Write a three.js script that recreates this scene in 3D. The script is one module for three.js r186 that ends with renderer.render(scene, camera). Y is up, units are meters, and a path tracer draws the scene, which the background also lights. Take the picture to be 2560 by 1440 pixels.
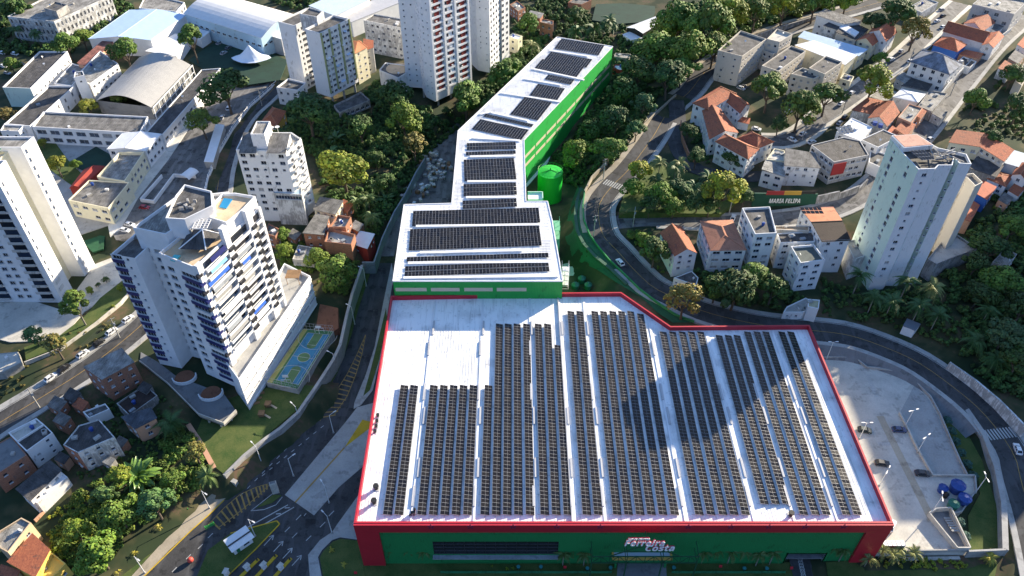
import * as THREE from 'three';
import { FontLoader } from 'three/addons/loaders/FontLoader.js';
import { TextGeometry } from 'three/addons/geometries/TextGeometry.js';
import { mergeGeometries } from 'three/addons/utils/BufferGeometryUtils.js';

// ---------------------------------------------------------------- camera, sky, sun, exposure
const FPX = 1942.6, PITCH = 42.5 * Math.PI / 180, CAMY = 192;
const scene = new THREE.Scene();
const camera = new THREE.PerspectiveCamera(2 * Math.atan(720 / FPX) * 180 / Math.PI, 16 / 9, 1, 4000);
camera.position.set(0, CAMY, 0); camera.rotation.x = -PITCH;
const SUNV = new THREE.Vector3(0.724, 0.326, -0.608).normalize();
const skyTex = (() => {   // clear sky: deep blue overhead, paler to the horizon, brighter round the sun
  const w = 256, h = 128, d = new Float32Array(w * h * 4);
  for (let j = 0; j < h; j++) for (let i = 0; i < w; i++) { const el = ((j + 0.5) / h - 0.5) * Math.PI, az = ((i + 0.5) / w - 0.5) * 2 * Math.PI, c = Math.cos(el), dot = c * Math.cos(az) * SUNV.x + Math.sin(el) * SUNV.y + c * Math.sin(az) * SUNV.z, t = Math.pow(1 - Math.max(0, Math.sin(el)), 3), g = Math.exp((dot - 1) * 5), k = (j * w + i) * 4;
    d[k] = 0.064 + 0.09 * t + 0.13 * g; d[k + 1] = 0.132 + 0.09 * t + 0.12 * g; d[k + 2] = 0.285 + 0.065 * t + 0.09 * g; d[k + 3] = 1; }
  const t = new THREE.DataTexture(d, w, h, THREE.RGBAFormat, THREE.FloatType); t.mapping = THREE.EquirectangularReflectionMapping; t.magFilter = t.minFilter = THREE.LinearFilter; t.needsUpdate = true; return t;
})();
scene.background = skyTex; scene.environment = skyTex;
const sun = new THREE.DirectionalLight(new THREE.Color().setRGB(1, 0.87, 0.67), 5);
sun.position.copy(SUNV).multiplyScalar(600).add(new THREE.Vector3(0, 0, -240)); sun.target.position.set(0, 0, -240);
sun.castShadow = true; sun.shadow.mapSize.set(4096, 4096); sun.shadow.radius = 1; sun.name = 'sun';
Object.assign(sun.shadow.camera, { left: -420, right: 420, top: 420, bottom: -420, near: 1, far: 1500 });
scene.add(sun, sun.target);
const renderer = new THREE.WebGLRenderer({ antialias: true });
renderer.toneMapping = THREE.LinearToneMapping; renderer.toneMappingExposure = 2.75;
renderer.shadowMap.enabled = true;

// ---------------------------------------------------------------- helpers
let _s = 7; const seed = (n) => { _s = n | 0; };
const R = () => { _s = (_s + 0x6d2b79f5) | 0; let t = Math.imul(_s ^ (_s >>> 15), 1 | _s); t = (t + Math.imul(t ^ (t >>> 7), 61 | t)) ^ t; return ((t ^ (t >>> 14)) >>> 0) / 4294967296; };
const rr = (a, b) => a + (b - a) * R(), pick = (a) => a[Math.floor(R() * a.length)];
const V = (x, y, z) => new THREE.Vector3(x, y, z), cl = (v, a, b) => Math.max(a, Math.min(b, v)), lerp = (a, b, t) => a + (b - a) * t;
const COS = Math.cos(PITCH), SIN = Math.sin(PITCH);
// surveyed point of the photograph -> place on the level y (x, z in metres)
function P(px, py, y = 0) { const u = (px - 1280) / FPX, v = -(py - 720) / FPX, dy = v * COS - SIN, dz = -COS - v * SIN, t = (CAMY - y) / -dy; return V(u * t, y, dz * t); }
const YZ = (py, z) => { const v = -(py - 720) / FPX, dy = v * COS - SIN, dz = -COS - v * SIN; return CAMY + dy * z / dz; };
const mpp = (p) => ((-p.z) * COS + (CAMY - p.y) * SIN) / FPX;   // metres per surveyed pixel at a place

// tileable value noise
const HASH = new Float32Array(65536); { seed(99); for (let i = 0; i < 65536; i++) HASH[i] = R(); }
const vn = (x, y, p, s) => { const xi = Math.floor(x), yi = Math.floor(y), fx = x - xi, fy = y - yi, sx = fx * fx * (3 - 2 * fx), sy = fy * fy * (3 - 2 * fy);
  const h = (a, b) => HASH[(((((a % p) + p) % p) * 73 + (((b % p) + p) % p) * 5471 + s * 977) & 65535)];
  return lerp(lerp(h(xi, yi), h(xi + 1, yi), sx), lerp(h(xi, yi + 1), h(xi + 1, yi + 1), sx), sy); };
const fbm = (u, v, f, s, o = 4) => { let a = 0.5, r = 0, t = 0; for (let i = 0; i < o; i++) { r += a * vn(u * f, v * f, f, s + i); t += a; a *= 0.55; f *= 2; } return r / t; };
function tex(n, m, fn, srgb = true, my = m) {   // n px tile that covers m x my metres
  const d = new Uint8Array(n * n * 4);
  for (let j = 0; j < n; j++) for (let i = 0; i < n; i++) { const c = fn(i / n, j / n); const k = (j * n + i) * 4;
    for (let q = 0; q < 3; q++) { let v = cl(typeof c === 'number' ? c : c[q], 0, 1); if (srgb) v = v < 0.0031308 ? v * 12.92 : 1.055 * Math.pow(v, 1 / 2.4) - 0.055; d[k + q] = v * 255; } d[k + 3] = 255; }
  const t = new THREE.DataTexture(d, n, n); t.wrapS = t.wrapT = THREE.RepeatWrapping; t.magFilter = THREE.LinearFilter; t.minFilter = THREE.LinearMipmapLinearFilter; t.generateMipmaps = true;
  if (srgb) t.colorSpace = THREE.SRGBColorSpace; t.repeat.set(1 / m, 1 / my); t.needsUpdate = true; return t;
}
const mix3 = (a, b, t) => [lerp(a[0], b[0], t), lerp(a[1], b[1], t), lerp(a[2], b[2], t)];
const mat = (c, o = {}) => { const m = new THREE.MeshStandardMaterial({ roughness: 0.85, side: THREE.DoubleSide, ...o }); if (c) m.color.setRGB(c[0], c[1], c[2]); return m; };
const ss = (a, b, x) => { const t = cl((x - a) / (b - a), 0, 1); return t * t * (3 - 2 * t); };

// textures (grey-toned ones multiply a material colour)
const T = {
  grime: tex(512, 14, (u, v) => { const st = fbm(u, v * 0.12, 64, 3, 3), b = fbm(u, v, 5, 8, 5), w = fbm(u, v, 24, 21, 3); const k = ss(0.52, 0.78, b) * ss(0.42, 0.7, st) ; return mix3([0.97, 0.97, 0.97], [0.42, 0.40, 0.37], cl(k * 0.85 + 0.10 * w, 0, 1)); }),
  old: tex(512, 12, (u, v) => { const st = fbm(u, v * 0.15, 48, 33, 3), b = fbm(u, v, 6, 38, 5), w = fbm(u, v, 40, 71, 3); const k = ss(0.40, 0.66, b * 0.6 + st * 0.45) ; return mix3([0.95, 0.95, 0.95], [0.22, 0.21, 0.20], cl(k * 0.62 + 0.2 * (w - 0.4), 0, 1)); }),
  clean: tex(256, 9, (u, v) => 0.9 + 0.16 * (fbm(u, v, 6, 5, 5) - 0.5)),
  roof: tex(512, 34, (u, v) => { const a = fbm(u, v, 5, 81, 5), s = fbm(u, v * 0.06, 90, 83, 3), d = fbm(u, v, 40, 85, 3); return cl(1.0 - 0.22 * ss(0.5, 0.75, a) - 0.20 * ss(0.55, 0.8, s) - 0.18 * ss(0.66, 0.8, d), 0, 1); }),
  asphalt: tex(512, 22, (u, v) => { const a = fbm(u, v, 90, 1, 3), b = fbm(u, v, 4, 2, 4), c = fbm(u, v * 0.2, 14, 12, 3); return 0.72 + 0.4 * (a - 0.5) + 0.8 * (b - 0.5) + 0.35 * ss(0.55, 0.7, c) - 0.25 * ss(0.62, 0.68, fbm(u, v, 11, 92, 3)); }),
  concrete: tex(512, 18, (u, v) => { const a = fbm(u, v, 60, 4, 3), b = fbm(u, v, 5, 6, 5), s = ss(0.6, 0.75, fbm(u, v, 9, 17, 4)); return 0.86 + 0.2 * (a - 0.5) + 0.35 * (b - 0.5) - 0.22 * s; }),
  grass: tex(512, 16, (u, v) => { const a = fbm(u, v, 90, 14, 3), b = fbm(u, v, 6, 16, 4); return mix3([0.035, 0.075, 0.012], [0.13, 0.14, 0.04], cl(0.25 + 0.7 * (a - 0.4) + 0.9 * (b - 0.45), 0, 1)); }),
  soil: tex(512, 60, (u, v) => { const a = fbm(u, v, 80, 24, 3), b = fbm(u, v, 7, 26, 4); return mix3(mix3([0.02, 0.035, 0.012], [0.075, 0.07, 0.03], ss(0.35, 0.65, b)), [0.12, 0.075, 0.045], ss(0.55, 0.72, a * 0.4 + b * 0.6)); }),
  tile: tex(512, 6, (u, v) => { const n = 24, iu = Math.floor(u * n), iv = Math.floor(v * 18), h = HASH[(iu * 37 + iv * 1291) & 65535], b = fbm(u, v, 4, 44, 4), g = fbm(u, v, 30, 46, 2); return mix3(mix3([0.42, 0.135, 0.06], [0.27, 0.075, 0.038], h), [0.075, 0.05, 0.04], cl(ss(0.5, 0.75, b) * 0.75 * (0.4 + g), 0, 1)); }),
  tileB: tex(512, 6, (u, v) => { const x = (u * 24) % 1, y = (v * 18) % 1; return 0.2 + 0.7 * Math.sin(Math.PI * x) + 0.1 * y - (y < 0.12 ? 0.15 : 0); }, false),
  fibro: tex(512, 10, (u, v) => { const b = fbm(u, v, 6, 54, 5), s = fbm(u * 1, v * 0.15, 40, 56, 3), g = fbm(u, v, 60, 57, 2); return cl(0.62 + 0.9 * (b - 0.5) + 0.5 * (s - 0.5) + 0.3 * (g - 0.5), 0.12, 1.1); }),
  corrB: tex(256, 2.4, (u) => 0.5 + 0.5 * Math.sin(u * Math.PI * 2 * 12), false),
  ribB: tex(256, 4, (u) => { const x = (u * 8) % 1; return x < 0.16 ? 1 : 0; }, false),
  brick: tex(512, 4, (u, v) => { const row = Math.floor(v * 20), x = (u * 10 + (row % 2) * 0.5) % 1, y = (v * 20) % 1, iu = Math.floor(u * 10 + (row % 2) * 0.5); if (x < 0.06 || y < 0.1) return [0.30, 0.25, 0.21]; const h = HASH[(iu % 10 * 57 + row * 1931) & 65535], b = fbm(u, v, 5, 64, 4); return mix3(mix3([0.40, 0.17, 0.09], [0.29, 0.11, 0.06], h), [0.17, 0.12, 0.10], ss(0.5, 0.8, b)); }),
  leafy: tex(256, 5, (u, v) => 0.75 + 0.6 * (fbm(u, v, 14, 74, 3) - 0.5)),
};
const M = {
  white: mat([0.8, 0.8, 0.79], { map: T.grime }), whiteClean: mat([0.84, 0.84, 0.84], { map: T.clean }), whiteOld: mat([0.74, 0.74, 0.72], { map: T.old }),
  blueWhite: mat([0.76, 0.77, 0.77], { map: T.grime }), mint: mat([0.64, 0.77, 0.67], { map: T.grime }), cream: mat([0.78, 0.72, 0.52], { map: T.grime }), beige: mat([0.64, 0.58, 0.48], { map: T.grime }), greyWall: mat([0.50, 0.49, 0.47], { map: T.grime }), greyOld: mat([0.42, 0.41, 0.39], { map: T.old }),
  concrete: mat([0.42, 0.41, 0.385], { map: T.concrete }), concreteL: mat([0.60, 0.57, 0.50], { map: T.concrete }), concreteD: mat([0.20, 0.205, 0.21], { map: T.concrete }), wallGrey: mat([0.30, 0.33, 0.36], { map: T.concrete }),
  asphalt: mat([0.07, 0.069, 0.07], { map: T.asphalt, roughness: 0.9 }), asphaltL: mat([0.19, 0.183, 0.175], { map: T.asphalt, roughness: 0.9 }), paver: mat([0.42, 0.36, 0.27], { map: T.concrete }),
  grass: mat([1, 1, 1], { map: T.grass, roughness: 1 }), soil: mat([1, 1, 1], { map: T.soil, roughness: 1 }), redSoil: mat([0.26, 0.11, 0.06], { map: T.concrete, roughness: 1 }),
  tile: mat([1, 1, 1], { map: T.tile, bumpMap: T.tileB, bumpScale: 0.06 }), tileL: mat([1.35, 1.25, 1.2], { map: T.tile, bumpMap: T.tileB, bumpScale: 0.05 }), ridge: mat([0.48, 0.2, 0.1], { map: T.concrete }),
  fibro: mat([0.25, 0.24, 0.225], { map: T.fibro, bumpMap: T.corrB, bumpScale: 0.05 }), fibroD: mat([0.105, 0.10, 0.10], { map: T.fibro, bumpMap: T.corrB, bumpScale: 0.05 }), fibroL: mat([0.42, 0.41, 0.38], { map: T.fibro, bumpMap: T.corrB, bumpScale: 0.05 }),
  slabD: mat([0.15, 0.145, 0.14], { map: T.fibro }), slab: mat([0.34, 0.325, 0.295], { map: T.old }), metalW: mat([0.8, 0.81, 0.82], { map: T.clean, bumpMap: T.ribB, bumpScale: 0.03, roughness: 0.5 }), metalG: mat([0.5, 0.5, 0.51], { map: T.clean, bumpMap: T.ribB, bumpScale: 0.02, roughness: 0.55 }),
  brick: mat([1, 1, 1], { map: T.brick, roughness: 0.95 }), blueTent: mat([0.50, 0.66, 0.86], { map: T.clean, roughness: 0.5 }),
  glass: mat([0.018, 0.022, 0.03], { roughness: 0.12 }), glassB: mat([0.03, 0.045, 0.075], { roughness: 0.12 }), glassC: mat([0.32, 0.32, 0.31], { roughness: 0.4 }), frame: mat([0.6, 0.6, 0.6]), frameD: mat([0.09, 0.09, 0.09]),
  red: mat([0.50, 0.018, 0.035], { map: T.clean, roughness: 0.5 }), green: mat([0.014, 0.23, 0.065], { map: T.grime, bumpMap: T.ribB, bumpScale: 0.03, roughness: 0.6 }), greenBright: mat([0.014, 0.36, 0.055], { map: T.grime, bumpMap: T.ribB, bumpScale: 0.04, roughness: 0.55 }), greenP: mat([0.02, 0.21, 0.085], { map: T.old, roughness: 0.8 }),
  yellow: mat([0.62, 0.40, 0.02], { map: T.concrete }), lineW: mat([0.5, 0.5, 0.48], { map: T.concrete }), lineY: mat([0.42, 0.26, 0.07], { map: T.concrete }), black: mat([0.015, 0.015, 0.016], { roughness: 0.6 }), dark: mat([0.05, 0.05, 0.052]), steel: mat([0.42, 0.43, 0.44], { roughness: 0.45, metalness: 0.3 }), steelW: mat([0.72, 0.72, 0.71], { roughness: 0.5 }),
  water: mat([0.03, 0.22, 0.42], { roughness: 0.08 }), teal: mat([0.09, 0.52, 0.50], { roughness: 0.08 }), navy: mat([0.022, 0.028, 0.13], { roughness: 0.35 }), awning: mat([0.02, 0.11, 0.55], { roughness: 0.7 }), awningL: mat([0.20, 0.48, 0.80], { roughness: 0.7 }), orangeBeige: mat([0.70, 0.52, 0.33], { map: T.concrete }),
  blueTank: mat([0.02, 0.06, 0.26], { roughness: 0.35 }), greenTank: mat([0.02, 0.13, 0.09], { roughness: 0.4 }), wood: mat([0.26, 0.15, 0.07], { map: T.concrete }), bark: mat([0.13, 0.10, 0.075], { map: T.concrete, roughness: 1 }), trunkL: mat([0.30, 0.27, 0.22], { map: T.concrete, roughness: 1 }),
  courtB: mat([0.04, 0.21, 0.36], { map: T.concrete }), courtG: mat([0.09, 0.19, 0.08], { map: T.concrete }), turf: mat([0.012, 0.05, 0.03], { map: T.concrete }), ochre: mat([0.55, 0.36, 0.08], { map: T.grime }), salmon: mat([0.60, 0.34, 0.22], { map: T.grime }), bluePaint: mat([0.03, 0.12, 0.42], { map: T.grime }), redPaint: mat([0.36, 0.045, 0.03], { map: T.grime }), olive: mat([0.40, 0.42, 0.20], { map: T.clean }), orangeTile: mat([0.62, 0.25, 0.12], { map: T.concrete }), yellowPaint: mat([0.78, 0.55, 0.12], { map: T.grime }),
};

// mesh batches: every face gets a metric uv
class B {
  constructor() { this.p = []; this.n = []; this.u = []; this.c = null; this.i = []; }
  v(p, n, u, w) { this.p.push(p.x, p.y, p.z); this.n.push(n.x, n.y, n.z); this.u.push(u, w); return this.p.length / 3 - 1; }
  poly(pts, e1) {   // convex planar polygon
    const a = pts[0], n = V(0, 0, 0); for (let i = 1; i < pts.length - 1; i++) n.add(V().subVectors(pts[i], a).cross(V().subVectors(pts[i + 1], a))); n.normalize();
    let x = e1 || (Math.abs(n.y) > 0.999 ? V(1, 0, 0) : V(-n.z, 0, n.x).normalize()); if (!e1 && Math.abs(n.y) <= 0.999 && n.y < 0) x = V(-n.z, 0, n.x).normalize();
    const y = V().crossVectors(n, x);
    const o = Math.abs(n.y) > 0.999 ? V(0, 0, 0) : V(0, 0, 0); const id = pts.map((q) => this.v(q, n, V().subVectors(q, o).dot(x), V().subVectors(q, o).dot(y)));
    for (let i = 1; i < pts.length - 1; i++) this.i.push(id[0], id[i], id[i + 1]); return this;
  }
  quad(a, b, c, d, e1) { return this.poly([a, b, c, d], e1); }
  box(x, y, z, sx, sy, sz, ry = 0, rx = 0, rz = 0) {   // centre, size
    const q = new THREE.Matrix4().makeRotationFromEuler(new THREE.Euler(rx, ry, rz, 'YXZ')).setPosition(x, y, z), h = [sx / 2, sy / 2, sz / 2];
    const c = (i, j, k) => V(i * h[0], j * h[1], k * h[2]).applyMatrix4(q);
    this.quad(c(-1, -1, 1), c(1, -1, 1), c(1, 1, 1), c(-1, 1, 1)); this.quad(c(1, -1, -1), c(-1, -1, -1), c(-1, 1, -1), c(1, 1, -1));
    this.quad(c(1, -1, 1), c(1, -1, -1), c(1, 1, -1), c(1, 1, 1)); this.quad(c(-1, -1, -1), c(-1, -1, 1), c(-1, 1, 1), c(-1, 1, -1));
    this.quad(c(-1, 1, 1), c(1, 1, 1), c(1, 1, -1), c(-1, 1, -1)); this.quad(c(-1, -1, -1), c(1, -1, -1), c(1, -1, 1), c(-1, -1, 1)); return this;
  }
  bar(a, b, w, h) {   // beam between two points
    const d = V().subVectors(b, a), L = d.length(), m = V().addVectors(a, b).multiplyScalar(0.5); return this.box(m.x, m.y, m.z, w, h, L, Math.atan2(d.x, d.z), -Math.asin(cl(d.y / L, -1, 1)));
  }
  flatPoly(pts, y, up = true) {   // any simple polygon, level
    let q = pts.map((p) => new THREE.Vector2(p.x, -p.z)); const rev = THREE.ShapeUtils.isClockWise(q); if (rev) q = q.slice().reverse();
    const n = V(0, up ? 1 : -1, 0), id = q.map((p) => this.v(V(p.x, y, -p.y), n, p.x, p.y));
    for (const f of THREE.ShapeUtils.triangulateShape(q, [])) up ? this.i.push(id[f[0]], id[f[1]], id[f[2]]) : this.i.push(id[f[0]], id[f[2]], id[f[1]]); return this;
  }
  sides(pts, y0, y1) { const s = area(pts) > 0 ? 1 : -1; for (let i = 0; i < pts.length; i++) { let a = pts[i], b = pts[(i + 1) % pts.length]; if (s < 0) [a, b] = [b, a]; this.quad(V(a.x, y0, a.z), V(b.x, y0, b.z), V(b.x, y1, b.z), V(a.x, y1, a.z)); } return this; }
  prism(pts, y0, y1, bottom) { this.sides(pts, y0, y1); this.flatPoly(pts, y1); if (bottom) this.flatPoly(pts, y0, false); return this; }
  cyl(x, y0, y1, z, r0, r1 = r0, n = 12, cap = true) { const pt = (k, r, y) => V(x + r * Math.cos(k * 2 * Math.PI / n), y, z - r * Math.sin(k * 2 * Math.PI / n)); for (let k = 0; k < n; k++) this.quad(pt(k, r0, y0), pt(k + 1, r0, y0), pt(k + 1, r1, y1), pt(k, r1, y1)); if (cap) this.flatPoly([...Array(n).keys()].map((k) => pt(k, r1, y1)), y1); return this; }
  tube(a, b, r0, r1 = r0, n = 6) { const d = V().subVectors(b, a).normalize(), s = Math.abs(d.y) > 0.9 ? V(1, 0, 0) : V(0, 1, 0), x = V().crossVectors(d, s).normalize(), y = V().crossVectors(d, x); const pt = (o, k, r) => V(o.x, o.y, o.z).addScaledVector(x, r * Math.cos(k * 2 * Math.PI / n)).addScaledVector(y, r * Math.sin(k * 2 * Math.PI / n)); for (let k = 0; k < n; k++) this.quad(pt(a, k, r0), pt(b, k, r1), pt(b, k + 1, r1), pt(a, k + 1, r0)); return this; }
  geo(g, m) { const q = g.index ? g.toNonIndexed() : g; if (m) q.applyMatrix4(m); const p = q.attributes.position, n = q.attributes.normal, b = this.p.length / 3; for (let i = 0; i < p.count; i++) { this.p.push(p.getX(i), p.getY(i), p.getZ(i)); this.n.push(n.getX(i), n.getY(i), n.getZ(i)); this.u.push(p.getX(i), p.getZ(i) + p.getY(i)); this.i.push(b + i); } return this; }
  g() { const g = new THREE.BufferGeometry(); g.setAttribute('position', new THREE.Float32BufferAttribute(this.p, 3)); g.setAttribute('normal', new THREE.Float32BufferAttribute(this.n, 3)); g.setAttribute('uv', new THREE.Float32BufferAttribute(this.u, 2)); if (this.c) g.setAttribute('color', new THREE.Float32BufferAttribute(this.c, 3)); g.setIndex(this.i); return g; }
  build(name, m, parent) { return mesh(name, this.g(), m, parent); }
}
const area = (p) => { let s = 0; for (let i = 0; i < p.length; i++) { const a = p[i], b = p[(i + 1) % p.length]; s += a.x * -b.z - b.x * -a.z; } return s / 2; };
function mesh(name, g, m, parent) { const o = new THREE.Mesh(g, m); o.castShadow = o.receiveShadow = true; o.name = parent ? name : numbered(name); (parent || scene).add(o); return o; }
const used = Object.create(null);
function numbered(n) { const k = used[n] = (used[n] === undefined ? 0 : used[n] + 1); return k ? n + '_' + String(k).padStart(3, '0') : n; }
function tag(o, label, category, group, kind) { o.userData = { label, category }; if (group) o.userData.group = group; if (kind) o.userData.kind = kind; return o; }
function thing(name, label, category, pos, ry = 0, group) { const o = new THREE.Group(); o.name = numbered(name); scene.add(o); if (pos) o.position.copy(pos); o.rotation.y = ry; return tag(o, label, category, group); }
const struct = (o, label, cat) => { o.userData = { kind: 'structure', label, category: cat || o.name.replace(/_\d+$/, '').replace(/_/g, ' ').split(' ').slice(-2).join(' ') }; return o; };
const ORD = ['first', 'second', 'third', 'fourth', 'fifth', 'sixth', 'seventh', 'eighth', 'ninth', 'tenth', 'eleventh', 'twelfth', 'thirteenth', 'fourteenth', 'fifteenth', 'sixteenth'];

// ---------------------------------------------------------------- terrain
const CP = [[470, 1400, 0], [700, 1150, 0], [860, 950, 0], [930, 760, 0.5], [975, 640, 1], [1080, 450, 1.5], [640, 1300, 0], [800, 1430, 0], [1200, 1430, 0], [1900, 1430, 0], [2300, 1425, 2], [2480, 1420, 3],
  [0, 1030, 6.5], [200, 930, 7], [350, 810, 7], [545, 470, 9], [620, 300, 10], [700, 200, 10.5], [200, 500, 10], [400, 350, 11], [300, 150, 12], [100, 60, 12], [500, 50, 12], [800, 40, 12], [60, 750, 8], [160, 820, 7.6], [230, 700, 8],
  [450, 960, 6.5], [600, 1050, 4.6], [690, 1040, 4.6], [560, 1130, 3.5], [760, 900, 4.6], [820, 760, 5], [880, 620, 6], [820, 560, 6.5], [780, 660, 6], [900, 430, 5], [1000, 340, 4], [950, 520, 4.5], [100, 1130, 5], [250, 1130, 5], [330, 1230, 3], [250, 1350, 2], [80, 1380, 3], [420, 1180, 3.5], [830, 280, 9], [1090, 290, 7], [1200, 230, 8], [1020, 180, 10],
  [2540, 1200, 4], [2470, 1040, 5], [2290, 904, 6], [2120, 837, 7], [1900, 815, 8], [1740, 780, 9], [1600, 700, 10.5], [1520, 600, 12], [1495, 510, 13], [1560, 430, 14], [1640, 330, 15], [1720, 235, 16], [1790, 157, 17], [2040, 48, 18],
  [1440, 560, 3], [1440, 660, 2], [1500, 700, 2.5], [1400, 470, 3], [1420, 380, 4], [1500, 300, 6], [1480, 220, 6], [1600, 250, 9], [1560, 180, 8], [1650, 100, 11], [1500, 40, 9], [1300, 100, 8], [1850, 40, 14],
  [1700, 620, 12], [1850, 660, 12], [2000, 690, 10], [1700, 545, 13], [1950, 545, 14.5], [2140, 490, 16.5], [1800, 440, 15], [2000, 430, 16], [2200, 420, 18], [2400, 350, 20], [2500, 120, 22], [2300, 100, 21], [2050, 300, 17], [1900, 250, 16.5], [2130, 240, 18], [2230, 740, 9], [2400, 640, 12], [2480, 820, 9], [2560, 560, 15], [2100, 730, 9],
].map(([a, b, h]) => { const p = P(a, b, h); return [p.x, p.z, h]; }).concat([[0, -130, 0], [60, -130, 1], [0, -165, 0], [60, -160, 3], [-10, -210, 1], [-10, -250, 1.5], [10, -300, 2], [-500, -300, 12], [500, -300, 26], [-400, -700, 14], [400, -700, 24], [0, -600, 12], [-300, -60, 2], [300, -60, 2], [0, 0, 0], [-300, 200, 0], [300, 200, 0]]);
function H0(x, z) { let s = 0, w = 0; for (const [a, b, h] of CP) { const d2 = (a - x) * (a - x) + (b - z) * (b - z) + 3, k = 1 / (d2 * d2); s += k * h; w += k; } return s / w; }
const carve = [];   // {paths:[...]} or {poly,y}
const inPoly = (x, z, q) => { let c = false; for (let i = 0, j = q.length - 1; i < q.length; j = i++) if ((q[i].z > z) !== (q[j].z > z) && x < (q[j].x - q[i].x) * (z - q[i].z) / (q[j].z - q[i].z) + q[i].x) c = !c; return c; };
const segD = (x, z, a, b) => { const dx = b.x - a.x, dz = b.z - a.z, t = cl(((x - a.x) * dx + (z - a.z) * dz) / (dx * dx + dz * dz || 1), 0, 1), ex = x - a.x - dx * t, ez = z - a.z - dz * t; return [Math.sqrt(ex * ex + ez * ez), t]; };
function H(x, z) {
  let h = H0(x, z);
  for (const c of carve) {
    if (x < c.bb[0] || x > c.bb[1] || z < c.bb[2] || z > c.bb[3]) continue;
    if (c.path) { let best = 1e9, y = 0; for (let i = 0; i < c.path.length - 1; i++) { const [d, t] = segD(x, z, c.path[i], c.path[i + 1]); if (d < best) { best = d; y = lerp(c.path[i].y, c.path[i + 1].y, t); } } if (best < c.w + c.f) { const k = 1 - ss(c.w, c.w + c.f, best); h = lerp(h, y - 0.25, k); } }
    else { let d = 1e9; if (inPoly(x, z, c.poly)) d = 0; else for (let i = 0; i < c.poly.length; i++) d = Math.min(d, segD(x, z, c.poly[i], c.poly[(i + 1) % c.poly.length])[0]); if (d < c.f) h = lerp(h, c.y - 0.3, 1 - ss(0, c.f, Math.max(0, d - 0.8))); }
  }
  return h;
}
const bbOf = (pts, m) => { let a = 1e9, b = -1e9, c = 1e9, d = -1e9; for (const p of pts) { a = Math.min(a, p.x); b = Math.max(b, p.x); c = Math.min(c, p.z); d = Math.max(d, p.z); } return [a - m, b + m, c - m, d + m]; };
function G(px, py, dh = 0) { let y = 6; for (let i = 0; i < 14; i++) { const p = P(px, py, y); const t = H(p.x, p.z) + dh; y += (t - y) * 0.8; } return P(px, py, y); }
const PL = (list, y) => list.map(([a, b]) => P(a, b, y));
// ---------------------------------------------------------------- roads (registered before the terrain so that it makes room for them)
function path(px, half, f = 7, hs) { const pts = px.map(([a, b], i) => { let y = 8; for (let k = 0; k < 20; k++) { const p = P(a, b, y); y += ((hs ? hs[i] : H0(p.x, p.z)) - y) * 0.8; } return P(a, b, y); });
  const c = new THREE.CatmullRomCurve3(pts, false, 'centripetal'), n = Math.max(4, Math.round(c.getLength() / 4)), q = c.getSpacedPoints(n);
  for (let it = 0; it < 6; it++) for (let i = 1; i < q.length - 1; i++) q[i].y = (q[i - 1].y + q[i].y * 2 + q[i + 1].y) / 4;
  carve.push({ path: q, w: half + 2.6, f, bb: bbOf(q, half + f + 4) }); q.half = half; return q; }
const nrm = (q, i) => { const a = q[Math.max(0, i - 1)], b = q[Math.min(q.length - 1, i + 1)], d = V(b.x - a.x, 0, b.z - a.z).normalize(); return V(-d.z, 0, d.x); };   // to the right of travel
const offP = (q, i, o, dy = 0) => { const n = nrm(q, i); return V(q[i].x + n.x * o, q[i].y + dy, q[i].z + n.z * o); };
function ribbon(b, q, o0, o1, dy, thick = 0, i0 = 0, i1 = q.length - 1) {   // level strip along a path, o = offset to the right
  for (let i = i0; i < i1; i++) { const a = offP(q, i, o0, dy), c = offP(q, i, o1, dy), d = offP(q, i + 1, o1, dy), e = offP(q, i + 1, o0, dy); b.quad(a, c, d, e);
    if (thick) { const lo = (p) => V(p.x, p.y - thick, p.z); b.quad(lo(a), a, e, lo(e)); b.quad(c, lo(c), lo(d), d); } } return b; }
function dash(b, q, o, w, dy, on = 3, off = 5) { let i = 0; while (i < q.length - 1) { ribbon(b, q, o - w / 2, o + w / 2, dy, 0, i, Math.min(q.length - 1, i + 1)); i += 2; } }
const flats = [];
function flat(name, px, y, m, thick = 0.4, label, carveIt = true, f = 3) { const pts = Array.isArray(px[0]) ? PL(px, y) : px; if (carveIt) carve.push({ poly: pts, y, f, bb: bbOf(pts, f + 2) }); flats.push([name, pts, y, m, thick, label]); return pts; }

const hillRoad = path([[2640, 1560], [2590, 1330], [2553, 1204], [2534, 1136], [2459, 1034], [2374, 960], [2290, 904], [2205, 865], [2121, 838], [2031, 826], [1900, 812], [1760, 778], [1690, 748], [1634, 716], [1588, 677], [1545, 632], [1510, 588], [1496, 545], [1500, 505], [1530, 467], [1570, 425], [1630, 345], [1676, 272], [1724, 228], [1762, 180], [1800, 148], [1870, 108], [1950, 78], [2040, 50], [2120, 28], [2200, 5]], 4.8);
const lowStreet = path([[1535, 556], [1610, 549], [1720, 551], [1830, 556], [1960, 546], [2060, 530], [2130, 500], [2180, 465], [2240, 405], [2304, 335], [2402, 214], [2487, 112], [2570, 40]], 4.0);
const parkStreet = path([[1905, 352], [1960, 352], [2010, 330], [2051, 295], [2121, 247], [2205, 183], [2248, 150], [2304, 98], [2360, 45], [2402, 8]], 4.2);
const branch = path([[1690, 250], [1694, 300], [1690, 345], [1705, 390], [1750, 425], [1830, 440], [1920, 440]], 3.6);
const leftStreet = path([[-60, 1098], [0, 1056], [100, 996], [211, 925], [300, 858], [360, 806], [430, 730], [480, 650], [520, 560], [540, 490], [553, 420], [585, 330], [619, 283], [661, 245], [703, 202], [745, 165]], 4.4);
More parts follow.
